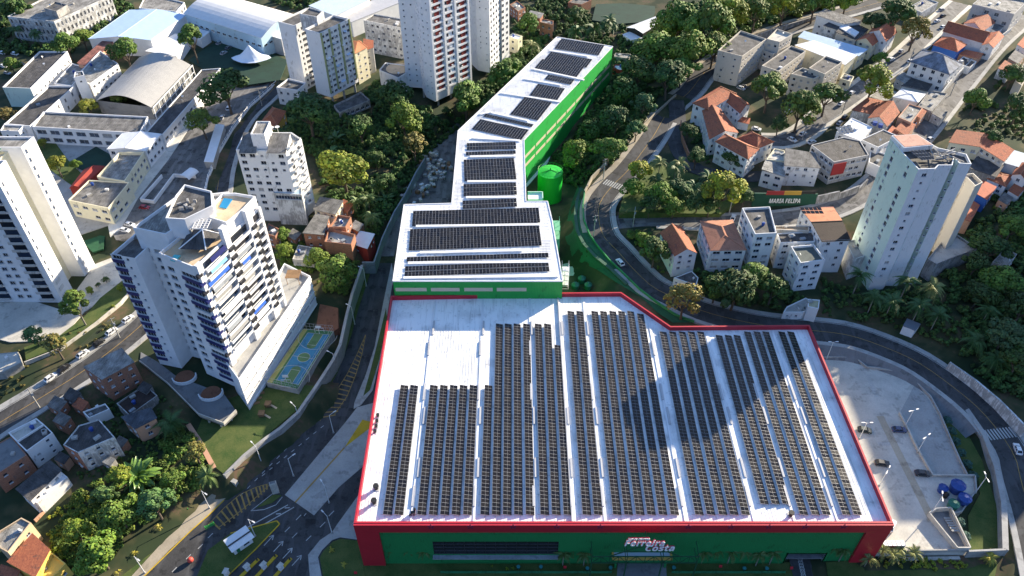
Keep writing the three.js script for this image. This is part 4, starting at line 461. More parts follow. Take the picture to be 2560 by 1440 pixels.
{ const c = P(2230 / 3.556, 500 / 3.556, 15), o = thing('fabric_tent', 'white peaked fabric tent beside the school yard', 'tent', V(c.x, 12, c.z)), b = new B(), N = 16; for (let k = 0; k < N; k++) { const a = k * 2 * Math.PI / N, e = a + 2 * Math.PI / N, pt = (t, an) => V(lerp(0.4, 9, t) * Math.cos(an) * (1 + 0.12 * Math.cos(4 * an) * t), 6.5 * Math.pow(1 - t, 1.8) + 2.2, lerp(0.4, 6, t) * Math.sin(an)); for (let j = 0; j < 5; j++) b.quad(pt(j / 5, a), pt(j / 5, e), pt((j + 1) / 5, e), pt((j + 1) / 5, a)); } b.build('canopy', mat([0.72, 0.78, 0.85], { roughness: 0.6 }), o); new B().tube(V(0, 0, 0), V(0, 9, 0), 0.15).build('mast', M.steelW, o); }
bld('tile_cottage', 'small ochre house with red tile roof below the curved street', 'house', 'a1', [[2312, 1092], [2465, 1115], [2535, 990], [2420, 952]], 6.5, { roof: 'hip', rm: M.tile, wall: M.ochre, win: W2 });
bld('corner_house', 'small white two storey house at the foot of the slab towers', 'house', 'a2', [[180, 775], [370, 800], [445, 735], [285, 695]], 9, { wall: M.white, rm: M.slabD, win: [2, 2.6, 1.2, 1.3], par: 0.8, junk: 1 });
// street wall with railings beside the school
{ const q = [[505, 505], [520, 440], [545, 380], [580, 320], [625, 262], [690, 205], [640, 228]].slice(0, 6).map(([a, b]) => P(a, b, 11.5)), o = thing('railing_wall', 'white post and rail wall along the curved school street', 'wall'), w = new B(); q.slice(0, -1).forEach((p, i) => { w.bar(V(p.x, 10.6, p.z), V(q[i + 1].x, 10.6, q[i + 1].z), 0.3, 1.2).bar(V(p.x, 12, p.z), V(q[i + 1].x, 12, q[i + 1].z), 0.15, 0.15); }); w.build('base_wall', M.whiteClean, o); for (let i = 0; i < q.length - 1; i++) for (let k = 0; k < 6; k++) { const p = V().lerpVectors(q[i], q[i + 1], k / 6); new B().box(p.x, 11.3, p.z, 0.25, 2.2, 0.25).build('post', M.whiteClean, o); } }
console.log('school');
// ---------------------------------------------------------------- towers
seed(51);
M.wallPanel = mat([0.70, 0.69, 0.67], { map: T.clean });
const wq = (l) => { let q = l.map(([x, z]) => V(x, 0, z)); return area(q) < 0 ? q.reverse() : q; };
// a tower made of several volumes: each volume a wall mesh with its windows as parts of one thing
function volume(g, q, y0, y1, o = {}) {
  q = wq(q); const n = q.length, wb = new B(), U = (p, v) => V(p.x, v, p.z), par = o.par ?? 0.9;
  for (let i = 0; i < n; i++) { const a = q[i], b = q[(i + 1) % n], d = V().subVectors(b, a), L = d.length(), nn = V(-d.z, 0, d.x).normalize(), vis = nn.dot(V().subVectors(V(0, CAMY, 0), V((a.x + b.x) / 2, y1, (a.z + b.z) / 2))) > 3; const f = o.face ? o.face(nn, L, a, b) : o.win; let holes = []; if (f && vis && Array.isArray(f)) holes = f.length && Array.isArray(f[0]) ? f : winGrid(L, y0 + (o.plinth ?? 0), y1 - par - 0.2, f[0], f[1], f[2], f[3], { drop: o.drop ?? 0.03, vary: o.vary, style: f[4] });
    const m = o.mat2 && o.mat2(nn); if (m) { const w2 = new B(); wallWin(w2, g, a, b, y0, y1, holes, o); w2.build('wall', m, g); } else wallWin(wb, g, a, b, y0, y1, holes, o); }
  if (wb.i.length) wb.build(o.name || 'wall', o.wall || M.white, g); new B().flatPoly(q, y1 - par).build('roof', o.rm || M.slab, g); if (o.bottom) new B().flatPoly(q, y0, false).build('soffit', M.concrete, g);
  const pb = new B(), inn = q.map((p, i) => { const a = q[(i + n - 1) % n], b = q[(i + 1) % n], n1 = V(-(p.z - a.z), 0, p.x - a.x).normalize(), n2 = V(-(b.z - p.z), 0, b.x - p.x).normalize(), m = V().addVectors(n1, n2).normalize(); return V(p.x, 0, p.z).addScaledVector(m, -0.3 / Math.max(0.35, m.dot(n1))); }); for (let i = 0; i < n; i++) { const j = (i + 1) % n; pb.quad(U(inn[j], y1 - par - 0.05), U(inn[i], y1 - par - 0.05), U(inn[i], y1), U(inn[j], y1)); pb.quad(U(q[i], y1), U(q[j], y1), U(inn[j], y1), U(inn[i], y1)); } pb.build('parapet', o.wall || M.white, g); return q;
}
const face = (v) => (n) => n.x > 0.6 ? v.px : n.z > 0.6 ? v.pz : n.x < -0.6 ? v.nx : n.x > 0.2 ? v.px : v.pz;
// left cream and white tower
{
  const g = thing('left_tower', 'tall white residential tower with cream recess at the left edge', 'tower'), y0 = 8, y1 = 61.5;
  volume(g, [[-196, -194], [-154.2, -193.4], [-153.4, -199.8], [-196, -200.5]], y0, y1, { wall: M.whiteClean, rm: M.slab });
  const pm = M.whiteClean; volume(g, [[-190, -200.5], [-157.5, -199.8], [-157, -207], [-190, -207.6]], y0, y1 - 1.5, { wall: M.cream, rm: M.concreteL, face: (n, L) => n.x > 0.6 ? winGrid(L, y0, y1 - 2, 17, 3.4, 1.2, 1.2, {}) : null });
  volume(g, [[-186, -207], [-152.2, -207], [-151, -213.2], [-186, -214]], y0, y1, { wall: pm, rm: M.slab, par: 0.6 });
  // lit panel joints and lantern bands on the two end walls
  for (const [a, b] of [[V(-154.2, 0, -193.4), V(-153.4, 0, -199.8)], [V(-152.2, 0, -207), V(-151, 0, -213.2)]]) for (let k = 0; k < 17; k++) { const y = y0 + 1.8 + k * 3.1, m = V().lerpVectors(a, b, 0.5), L = V().subVectors(b, a).length(); new B().box(0, 0, 0, 0.14, 1.5, L * 0.62).build('wall_panel', M.wallPanel, g).position.set(m.x, y, m.z); }
  // shaded garden front: balconies per storey
  for (let f = 0; f < 17; f++) { const y = y0 + 2 + f * 3.08; for (let k = 0; k < 5; k++) { const x = -158.5 - k * 7.4, zf = -193.4 + (x + 154.2) * 0.0144; const kind = (k + 1) % 2; if (kind) { new B().box(x, y - 0.1, zf + 0.6, 4.6, 0.18, 1.3).box(x, y + 0.4, zf + 1.2, 4.6, 0.9, 0.1).build('balcony', M.greyWall, g); new B().box(x, y + 1.0, zf + 0.02, 4.2, 2, 0.12).build('balcony_door', pick([M.glass, M.glassB]), g); } else { winAt(g, 1.6, 1.4, 'p', pick([M.glass, M.glassB]), V(x - 1.6, y + 1, zf + 0.34)); winAt(g, 1.4, 1.3, 'p', M.glass, V(x + 1.4, y + 1, zf + 0.34)); } } }
  new B().box(-166, y1 + 1.4, -203, 9, 3, 8).build('lift_room', M.whiteClean, g); new B().box(-159, y1 + 0.4, -204, 3, 0.2, 3).build('roof_hatch', M.greenP, g);
}
// white seven storey building with terracotta grey roofs
{
  const g = thing('white_block', 'white seven storey apartment block with grey tiled roofs and peeling lower wall', 'apartment block'), f = (x, y) => { const p = P(560 + x / 3.556, 320 + y / 3.556, 39); return [p.x, p.z]; };
  const q = [f(105, 192), f(545, 205), f(690, 98), f(600, 38), f(180, 40)], y0 = 7, y1 = 39;
  volume(g, q, y0, y1, { wall: M.white, rm: M.slab, par: 0.6, vary: 1, face: (n, L) => n.z > 0.8 ? winGrid(L, y0 + 4, y1 - 1, 9, 3.1, 1.9, 1.4, { vary: 1, drop: 0.12 }) : n.x > 0.5 ? winGrid(L, y0 + 4, y1 - 1, 9, 3.8, 1.4, 1.4, {}) : null });
  // bowed balconies on the lit side
  const a = V(q[1][0], 0, q[1][1]), b = V(q[2][0], 0, q[2][1]), d = V().subVectors(b, a), L = d.length(), nn = V(-d.z, 0, d.x).normalize(); if (nn.x < 0) nn.multiplyScalar(-1); for (let k = 0; k < 9; k++) for (const t of [0.28, 0.72]) { const p = V().copy(a).addScaledVector(d, t), y = y0 + 5 + k * 3.4, m = new B(); for (let j = 0; j < 6; j++) { const pt = (s, yy) => { const an = s * Math.PI / 6; return V(p.x + d.x / L * 2 * Math.cos(an) + nn.x * 1.1 * Math.sin(an), yy, p.z + d.z / L * 2 * Math.cos(an) + nn.z * 1.1 * Math.sin(an)); }; m.quad(pt(j, y), pt(j + 1, y), pt(j + 1, y + 1), pt(j, y + 1)); m.poly([V(p.x, y, p.z), pt(j, y), pt(j + 1, y)]); } m.build('balcony', M.white, g); }
  const rc = (x, y) => { const p = P(560 + x / 3.556, 320 + y / 3.556, 41); return V(p.x, 0, p.z); };
  for (const c of [[[120, 185], [280, 185], [290, 55], [175, 50]], [[365, 185], [540, 185], [590, 60], [430, 55]]]) { const [p1, p2, p3, p4] = c.map((v) => rc(...v)); new B().quad(V(p1.x, 39.1, p1.z), V(p2.x, 39.1, p2.z), V(p3.x, 41.6, p3.z), V(p4.x, 41.6, p4.z)).build('tiled_roof', M.fibro, g); new B().quad(V(p4.x, 38.2, p4.z), V(p3.x, 38.2, p3.z), V(p3.x, 41.5, p3.z), V(p4.x, 41.5, p4.z)).poly([V(p2.x, 38.2, p2.z), V(p2.x, 39, p2.z), V(p3.x, 41.5, p3.z), V(p3.x, 38.2, p3.z)]).poly([V(p1.x, 38.2, p1.z), V(p1.x, 39, p1.z), V(p4.x, 41.5, p4.z), V(p4.x, 38.2, p4.z)]).build('roof_gable', M.white, g); }
  const c = rc(345, 75); volume(g, [[c.x - 2.4, c.z + 5], [c.x + 2.6, c.z + 5], [c.x + 2.6, c.z - 4], [c.x - 2.4, c.z - 4]], 38, 45, { wall: M.white, rm: M.slab, par: 0.4 });
  for (const [x, y] of [[430, 30], [480, 25]]) { const p = rc(x, y); new B().cyl(p.x, 40, 42.4, p.z, 0.06, 0.06, 6).cyl(p.x, 42.4, 42.7, p.z, 0.2, 0.9, 12).build('satellite_dish', M.steelW, g); }
  // peeling annex below
  const an = [[440, 578], [690, 592], [690, 520], [440, 512]].map(([x, y]) => { const p = P(560 + x / 3.556, 320 + y / 3.556, 21); return [p.x, p.z]; }); volume(g, an, 2, 21, { wall: M.whiteOld, rm: mat([0.42, 0.56, 0.66], { map: T.clean, bumpMap: T.ribB, bumpScale: 0.03 }), par: 0.25, face: (n, L) => n.z > 0.7 ? [[0.5, L - 0.5, 18.4, 20, 's', M.glassB]] : null });
  const an2 = [[290, 670], [450, 670], [450, 610], [290, 610]].map(([x, y]) => { const p = P(560 + x / 3.556, 320 + y / 3.556, 15); return [p.x, p.z]; }); volume(g, an2, 2, 15, { wall: M.whiteOld, rm: mat([0.25, 0.33, 0.6], { map: T.clean }), par: 0.2 });
}
// twin slab towers
{
  const f = (y) => (x, v) => { const p = P(640 + x / 3.556, v / 3.556, y); return [p.x, p.z]; }, g = thing('slab_tower', 'white slab tower with olive green stripes above the dark trees', 'tower'), t = f(45), q = [t(435, 256), t(565, 296), t(830, 166), t(690, 130)], y0 = 14, y1 = 45;
  volume(g, q, y0, y1, { wall: M.white, rm: M.slabD, par: 1, bottom: true, face: (n, L) => n.x > 0.2 && n.z > 0.2 ? winGrid(L, y0 + 0.4, y1 - 1, 11, 2.35, 1.75, 1.15, { drop: 0.02, style: 's' }) : null });
  const a = V(q[1][0], 0, q[1][1]), b = V(q[2][0], 0, q[2][1]), d = V().subVectors(b, a), nn = V(-d.z, 0, d.x).normalize(); for (const s of [0.03, 0.30, 0.63, 0.97]) { const p = V().copy(a).addScaledVector(d, s); new B().box(p.x + nn.x * 0.12, (y0 + y1) / 2 + 1, p.z + nn.z * 0.12, 0.9, y1 - y0 - 2, 0.5, Math.atan2(nn.x, nn.z)).build('olive_stripe', M.olive, g); }
  for (let k = 0; k < 16; k++) { const s = rr(0.1, 0.9), p = V().copy(a).addScaledVector(d, s); new B().box(p.x + nn.x * 0.4, y0 + 2 + Math.floor(rr(0, 10)) * 2.75, p.z + nn.z * 0.4, rr(1.4, 2.6), 0.12, 1.1, Math.atan2(nn.x, nn.z), 0.5).build('awning', pick([M.white, M.greyWall, M.blueTent]), g); }
  for (const s of [0.1, 0.5, 0.9]) for (const w of [0.1, 0.9]) { const p = V().copy(a).addScaledVector(d, s).addScaledVector(nn, -w * 11); new B().box(p.x, 9, p.z, 0.8, 10, 0.8).build('pillar', M.concrete, g); }
  const pd = [f(13)(740, 1000), f(13)(1012, 888), f(13)(930, 815), f(13)(690, 935)]; volume(g, pd, 9, 13, { name: 'podium', wall: M.greyOld, rm: M.slabD, win: [1, 2.4, 1.6, 1.4] });
  const h = thing('slab_tower', 'plain white slab tower with dark windows behind the striped one', 'tower'), u = f(42), r = [u(196, 190), u(340, 228), u(600, 100), u(450, 70)]; volume(h, r, 9, 42, { wall: M.white, rm: M.slabD, par: 0.8, face: (n, L) => n.x > 0.2 && n.z > 0.2 ? [].concat(...[...Array(11).keys()].map((k) => [[1.4, 2.4, 11 + k * 2.75, 12.3 + k * 2.75, 'p', M.glass], [3.4, 6.2, 11 + k * 2.75, 12.5 + k * 2.75, 's', M.glass], [7.6, 9.6, 11 + k * 2.75, 12.3 + k * 2.75, 'p', M.glass]])) : null });
  const s = f(48), e = [s(385, 120), s(540, 150), s(590, 100), s(470, 65)]; volume(h, e, 40, 48, { wall: M.whiteOld, rm: M.slabD, par: 0.5 });
}
// red and white tower and its white neighbour
{
  const f = (y) => (x, v) => { const p = P(640 + x / 3.556, v / 3.556, y); return [p.x, p.z]; }, t = f(10), g = thing('red_white_tower', 'tall white tower with rows of red brick balconies', 'tower'), A = t(1342, 788), Bq = t(1478, 800), C = t(1515, 880), D = t(1597, 922), E = t(1912, 765), y0 = 11, y1 = 68;
  const back = [E[0] - 9, E[1] - 16], bl = [A[0] - 2, A[1] - 16];
  volume(g, [A, Bq, C, D, E, back, bl], y0, y1, { wall: M.whiteClean, rm: M.slabD, bottom: true, face: (n, L, a, b) => { if (L < 3) return null; if (n.x > 0.3) return [].concat(...[...Array(18).keys()].map((k) => [[0.06, 0.30], [0.40, 0.58], [0.70, 0.96]].map(([s, e]) => [L * s, L * e, y0 + 5.4 + k * 2.9, y0 + 7.1 + k * 2.9, 's', pick([M.glass, M.glassB, M.glassC])]))); return winGrid(L, y0 + 2, y1 - 1, 19, 2.6, 0.7, 0.6, { drop: 0.1 }); } });
  const a = V(D[0], 0, D[1]), d = V(E[0] - D[0], 0, E[1] - D[1]), L = d.length(), nn = V(-d.z, 0, d.x).normalize(); if (nn.z < 0) nn.multiplyScalar(-1); const rm = mat([0.27, 0.035, 0.025], { map: T.brick }), ry = Math.atan2(nn.x, nn.z); rm.map = T.clean;
  for (let k = 0; k < 18; k++) for (const [s, e, c] of [[0.05, 0.31, 1], [0.39, 0.59, k % 2], [0.69, 0.97, 1]]) { const p = V().copy(a).addScaledVector(d, (s + e) / 2), y = y0 + 4.75 + k * 2.9, w = (e - s) * L; new B().box(p.x + nn.x * 0.16, y + 1.5, p.z + nn.z * 0.16, w * 0.42, 1.9, 0.34, ry).build('red_panel', c ? rm : M.whiteClean, g); new B().box(p.x + nn.x * 0.3, y, p.z + nn.z * 0.3, w, 0.9, 0.6, ry).build('white_spandrel', M.whiteClean, g); if (R() < 0.5) { const o = V().copy(a).addScaledVector(d, lerp(s, e, R())); new B().box(o.x + nn.x * 0.5, y + 1.1, o.z + nn.z * 0.5, 0.8, 0.5, 0.4, ry).build('air_conditioner', M.steelW, g); } }
  for (const s of [0.02, 0.34, 0.64, 0.985]) { const p = V().copy(a).addScaledVector(d, s); new B().box(p.x + nn.x * 0.35, (y0 + y1) / 2, p.z + nn.z * 0.35, L * 0.045, y1 - y0 - 1, 0.8, ry).build('white_fin', M.whiteClean, g); }
  for (const s of [0.15, 0.5, 0.85]) for (const w of [2, 12]) { const p = V().copy(a).addScaledVector(d, s).addScaledVector(nn, -w); new B().box(p.x, 8, p.z, 0.9, 8, 0.9).build('pillar', M.concrete, g); }
  const h = thing('white_tower', 'slim plain white tower right of the red balcony tower', 'tower'), u = f(11), q = [u(1905, 575), u(1975, 642), u(2086, 667), u(2178, 570), u(2252, 520), u(2120, 440)]; volume(h, q, 12, 66, { wall: M.whiteClean, rm: M.slabD, bottom: true, face: (n, L) => n.x > 0.25 ? winGrid(L, 15, 65, 17, 2.6, 1.9, 1.5, { drop: 0.04, style: 's' }) : winGrid(L, 14, 65, 18, 2.8, 0.6, 0.6, { drop: 0.3 }) });
  { const p0 = V(q[3][0], 0, q[3][1]); new B().box(p0.x + 0.3, 38, p0.z + 0.3, 0.7, 52, 0.7).build('drain_duct', M.greyWall, h); } for (const k of [0, 2, 4]) new B().box(q[k][0] * 0.98, 8, q[k][1] - 2, 0.9, 8, 0.9).build('pillar', M.concrete, h);
  bld('old_block', 'stained white five storey block between the towers', 'apartment block', 'a2', [[955, 178], [1295, 248], [1330, 170], [1050, 122]], 17, { wall: M.whiteOld, rm: M.fibro, win: [5, 2.9, 1.4, 1.2], vary: 1, par: 0.5, junk: 3, ac: 0.2 });
  bld('orange_roof_house', 'cream block with bright orange hipped roof behind the striped tower', 'house', 'a2', [[880, 470], [985, 418], [935, 375], [860, 365]], 16, { wall: M.cream, roof: 'hip', rm: M.orangeTile, win: [5, 2.6, 1.2, 1.1] });
  bld('old_block', 'narrow pale block right of the orange hipped roof', 'apartment block', 'a2', [[950, 450], [1040, 420], [1040, 375], [960, 360]], 13, { wall: M.greyWall, rm: M.tile, roof: 'shed', rh: 0.8, win: [4, 2.6, 1.1, 1.1] });
  const o = bld('pool_house', 'white low building with a round pale roof terrace', 'building', 'a2', [[1095, 622], [1265, 692], [1345, 640], [1340, 580], [1150, 555]], 9, { wall: M.white, rm: M.slabD, win: [2, 4, 2.6, 1.2], par: 0.5, drop: 0.5 }); { const c = P(640 + 1260 / 3.556, 610 / 3.556, 18); new B().cyl(c.x - o.position.x, 17, 18.2, c.z - o.position.z, 5.6, 5.6, 28).build('round_terrace', M.orangeBeige, o); }
}
console.log('towers a');
// ---------------------------------------------------------------- balcony tower
seed(55);
{
  const g = thing('balcony_tower', 'white apartment tower with navy glazing, blue awnings and rooftop pools', 'tower'), y0 = 7, y1 = 52.5, F = 14, fh = 3.1;
  const W = [[-112, -166.1], [-104.5, -164.2], [-100.8, -175], [-107.5, -178]], E = [[-96, -162], [-84.3, -156], [-73.6, -182.5], [-84, -188]], C = [[-105, -170], [-95, -167], [-83, -187], [-98, -184]], y2 = 56.5;
  volume(g, W, y0, y1, { wall: M.whiteClean, rm: M.slabD, par: 1.1, face: (n, L) => n.z > 0.7 ? [].concat(...[...Array(F).keys()].map((k) => [[L * 0.62, L * 0.72, y0 + 4 + k * fh, y0 + 4.8 + k * fh], [L * 0.06, L * 0.44, y0 + 3.9 + k * fh, y0 + 5.5 + k * fh, 's', M.glass]])) : n.x < -0.5 ? [].concat(...[...Array(F).keys()].map((k) => [[L * 0.1, L * 0.9, y0 + 3.9 + k * fh, y0 + 5.5 + k * fh, 's', M.glass]])) : null });
  volume(g, E, y0, y2, { wall: M.whiteClean, rm: M.orangeBeige, par: 1.1, face: (n, L) => n.z > 0.75 && n.x < 0.45 ? [].concat(...[...Array(F).keys()].map((k) => [[L * 0.12, L * 0.30, y0 + 3.6 + k * fh, y0 + 5.2 + k * fh, 'p', M.glass], [L * 0.52, L * 0.97, y0 + 3.9 + k * fh, y0 + 5.5 + k * fh, 's', M.glass]])) : null });
  volume(g, C, y0, 59, { wall: M.whiteClean, rm: M.slab, par: 0.9, face: (n, L) => n.z > 0.7 ? [].concat(...[...Array(F).keys()].map((k) => [[L * 0.15, L * 0.26, y0 + 3.6 + k * fh, y0 + 5 + k * fh], [L * 0.4, L * 0.62, y0 + 3.6 + k * fh, y0 + 5 + k * fh]])) : null });
  for (let k = 0; k < F; k++) for (const [p, q, s, e] of [[W[0], W[1], 0.02, 0.48], [E[0], E[1], 0.5, 0.995], [W[3], W[0], 0.05, 1.0]]) { const a = V(p[0], 0, p[1]), d = V(q[0] - p[0], 0, q[1] - p[1]), n = V(-d.z, 0, d.x).normalize(), L = d.length(), m = V().copy(a).addScaledVector(d, (s + e) / 2); if (k % 5 === 4 && s === 0.5) continue; new B().box(m.x + n.x * 0.12, y0 + 3.25 + k * fh, m.z + n.z * 0.12, L * (e - s), 1.15, 0.4, Math.atan2(n.x, n.z)).build('navy_band', M.navy, g); }
  // lit side: fins, balconies, awnings
  const a = V(E[1][0], 0, E[1][1]), d = V(E[2][0] - E[1][0], 0, E[2][1] - E[1][1]), L = d.length(), n = V(-d.z, 0, d.x).normalize(); if (n.x < 0) n.multiplyScalar(-1); const ry = Math.atan2(n.x, n.z), at = (t, o) => V().copy(a).addScaledVector(d, t).addScaledVector(n, o);
  for (const [t, w, o, top] of [[0.035, 2.0, 0.5, 57], [0.445, 2.0, 0.8, 61], [0.80, 2.2, 0.8, 60], [0.985, 0.9, 0.4, 57]]) { const p = at(t, o / 2); new B().box(p.x, (9 + top) / 2, p.z, w, top - 9, o + 0.6, ry).build('white_fin', M.whiteClean, g); }
  const dk = mat([0.035, 0.035, 0.04], { roughness: 0.3 });
  for (let k = 4; k < F + 1; k++) { const y = y0 + 4.3 + k * fh - 1.6;
    for (const [s, e] of [[0.08, 0.40], [0.49, 0.755], [0.845, 0.965]]) { const m = at((s + e) / 2, 0.7), w = (e - s) * L, gl = at((s + e) / 2, 0.05); new B().box(gl.x, y + 1.45, gl.z, w, 2.1, 0.12, ry).build('balcony_glazing', pick([M.glass, M.glassB, M.glassC, dk]), g); const bc = new B(); bc.box(m.x, y, m.z, w, 0.2, 1.4, ry); const fr = at((s + e) / 2, 1.38); bc.box(fr.x, y + 0.45, fr.z, w, 1, 0.12, ry); for (const t of [s, e]) { const p = at(t, 0.7); bc.box(p.x, y + 0.45, p.z, 0.12, 1, 1.4, ry); } bc.build('balcony', M.whiteClean, g);
      const c = R(); if (c < 0.62 && e - s > 0.2) { const u = at(lerp(s, e, rr(0.35, 0.65)), 1.0), ww = w * rr(0.45, 0.95); new B().box(u.x, y + 2.15, u.z, ww, 1.5, 0.06, ry, -0.25).build('awning', c < 0.12 ? M.awning : c < 0.24 ? M.awningL : c < 0.34 ? M.navy : pick([M.whiteClean, M.glassC, M.wallGrey]), g); } }
    const p = at(0.0, 0.5); new B().box(p.x, y + 0.6, p.z, 1.7, 0.9, 1, ry).build('corner_balcony', k % 2 ? M.navy : dk, g); const q = at(0.45, 1.4); new B().box(q.x, y + 0.5, q.z, 2.2, 1, 0.8, ry).build('corner_balcony', pick([dk, dk, M.navy]), g); const r = at(0.82, 1.4); new B().box(r.x, y + 0.5, r.z, 1.8, 1, 0.7, ry).build('corner_balcony', dk, g); }
  // roof decks
  const f = (x, v, h) => P(x / 3.556, 320 + v / 3.556, h);
  const up = [[1470, 800], [1640, 810], [1890, 690], [1880, 560], [1640, 500], [1560, 600]].map(([x, v]) => { const p = f(x, v, 63); return [p.x, p.z]; }); volume(g, up, 56, 63, { wall: M.whiteClean, rm: M.slabD, par: 0.7 });
  const ne = [[1790, 770], [2010, 840], [2160, 720], [2270, 605], [2090, 575], [1975, 580], [1900, 660]].map(([x, v]) => { const p = f(x, v, 60); return [p.x, p.z]; }); volume(g, ne, 52, 60, { wall: M.whiteClean, rm: M.orangeBeige, par: 0.9 });
  const pool = (c, h, m, lab) => new B().prism(c.map(([x, v]) => f(x, v, h)), h - 0.3, h).build('pool', m, g); pool([[1950, 700], [2010, 712], [2065, 632], [1990, 622]], 59.4, M.water); pool([[1512, 1172], [1552, 1186], [1606, 1132], [1550, 1124]], 55.8, M.teal);
  new B().quad(f(1185, 985, 53), f(1400, 1010, 53), f(1485, 810, 58), f(1290, 785, 58)).build('tiled_roof', M.fibro, g); new B().quad(f(1185, 985, 52.9), f(1290, 785, 57.9), f(1290, 785, 51), f(1185, 985, 51)).quad(f(1400, 1010, 52.9), f(1485, 810, 57.9), f(1485, 810, 51), f(1400, 1010, 51)).build('roof_gable', M.whiteClean, g);
  { const h = 57.4, e1 = f(1590, 1075, h), e2 = f(1830, 1085, h), e3 = f(1960, 940, h), e4 = f(1690, 895, h), top = f(1800, 900, 60.5), r = new B(); for (const [p, q] of [[e1, e2], [e2, e3], [e3, e4], [e4, e1]]) r.poly([p, q, top]); r.build('hipped_roof', M.fibroD, g); const rb = new B(); for (const p of [e1, e2, e3, e4]) rb.bar(p, top, 0.3, 0.2); rb.build('roof_ridge', M.whiteClean, g); }
  { const p = f(1545, 900, 58), b = new B(); for (let k = 0; k < 6; k++) b.box(p.x + rr(2, 6), 58.6, p.z + rr(-3, 2), rr(0.5, 1.4), rr(0.5, 1.6), rr(0.5, 1.2), R()); b.build('roof_plant', M.greyOld, g); const q = f(1650, 700, 62.5), c = new B(); for (let k = 0; k < 9; k++) c.box(q.x + rr(-3, 3), 62.8, q.z + rr(-2.5, 2.5), rr(0.4, 1.6), rr(0.5, 1.4), rr(0.4, 1), R() * 3); c.build('roof_plant', pick([M.greyOld]), g); const u = f(1790, 840, 61), w = new B(); for (let k = 0; k < 5; k++) w.box(u.x - 2 + k, 60.6, u.z, 0.12, 0.12, 4).box(u.x, 60.6, u.z - 2 + k, 4, 0.12, 0.12); w.build('pergola', M.whiteClean, g); }
  // podium with slatted garage wall, apron and planters
  const pd = [[-86, -157], [-80, -149.6], [-67.8, -195.4], [-78, -202]]; volume(g, pd, 2.5, 18.5, { name: 'podium', wall: M.whiteClean, rm: M.concrete, par: 1, face: (nn, LL) => nn.x > 0.5 ? [].concat(...[...Array(11).keys()].map((k) => [[LL * (k + 0.08) / 11, LL * (k + 0.92) / 11, 12.4, 13, 's', M.glass], [LL * (k + 0.08) / 11, LL * (k + 0.92) / 11, 8.6, 9.3, 's', pick([M.glassC, M.glass])], [LL * (k + 0.08) / 11, LL * (k + 0.92) / 11, 15.2, 15.7, 's', M.glassC]])) : nn.z > 0.5 ? [[LL * 0.55, LL * 0.85, 6, 8, 's', M.glassB]] : null });
  for (let k = 0; k < 5; k++) { const p = V(lerp(-80, -67.6, 0.5) + 0.1, 5.6 + k * 2.9, lerp(-149.7, -195, 0.5)); new B().bar(V(-79.9, p.y, -149.6), V(-67.7, p.y, -195.4), 0.3, 0.18).build('wall_rail', M.whiteClean, g); }
  const ap = [[352, 880], [395, 905], [440, 940], [560, 985], [592, 1030], [560, 1062], [500, 1040], [420, 960], [350, 905]].map(([x, v]) => P(x, v, 7)); new B().prism(ap, 6.2, 7).build('garage_apron', M.concreteD, g); new B().bar(V(ap[4].x, 7.6, ap[4].z), V(ap[5].x, 7.6, ap[5].z), 0.25, 1.2).bar(V(ap[5].x, 7.6, ap[5].z), V(ap[6].x, 7.6, ap[6].z), 0.25, 1.2).bar(V(ap[6].x, 7.4, ap[6].z), V(ap[7].x, 7.4, ap[7].z), 0.25, 0.9).bar(V(ap[7].x, 7.4, ap[7].z), V(ap[8].x, 7.4, ap[8].z), 0.25, 0.9).build('apron_parapet', M.concreteL, g);
  for (const [x, v] of [[550, 1055], [575, 1040], [520, 1045], [560, 1030]]) { const p = P(x, v, 6.5); new B().box(p.x, 3, p.z, 0.5, 7, 0.5).build('pillar', M.concreteL, g); } { const p = P(550, 1055, 6.5), q = P(575, 1040, 6.5), b = new B(); b.bar(V(p.x, 4, p.z), V(q.x, 4, q.z), 0.3, 0.3).bar(V(p.x, 1, p.z), V(q.x, 6, q.z), 0.3, 0.3); b.build('brace', M.concreteL, g); }
  for (const [x, v] of [[462, 945], [528, 985]]) { const p = P(x, v, 7), b = new B(); for (let k = 0; k < 10; k++) { const pt = (j) => { const an = -Math.PI * 0.15 + j * Math.PI * 1.05 / 10; return V(p.x + 3.6 * Math.cos(an), 7.5, p.z + 2.9 * Math.sin(an)); }; b.bar(pt(k), pt(k + 1), 0.35, 1.2); } b.build('planter', M.blueWhite, g); new B().cyl(p.x, 7, 7.3, p.z, 3, 3, 16).build('planter_soil', M.redSoil, g); }
  { const p = P(735, 694, 19), b = new B(); b.box(p.x, 20.6, p.z, 4.6, 0.15, 4.2); for (const s of [-2, 2]) for (const t of [-1.8, 1.8]) b.box(p.x + s, 19, p.z + t, 0.15, 3.2, 0.15); b.build('terrace_shelter', M.wood, g); }
}
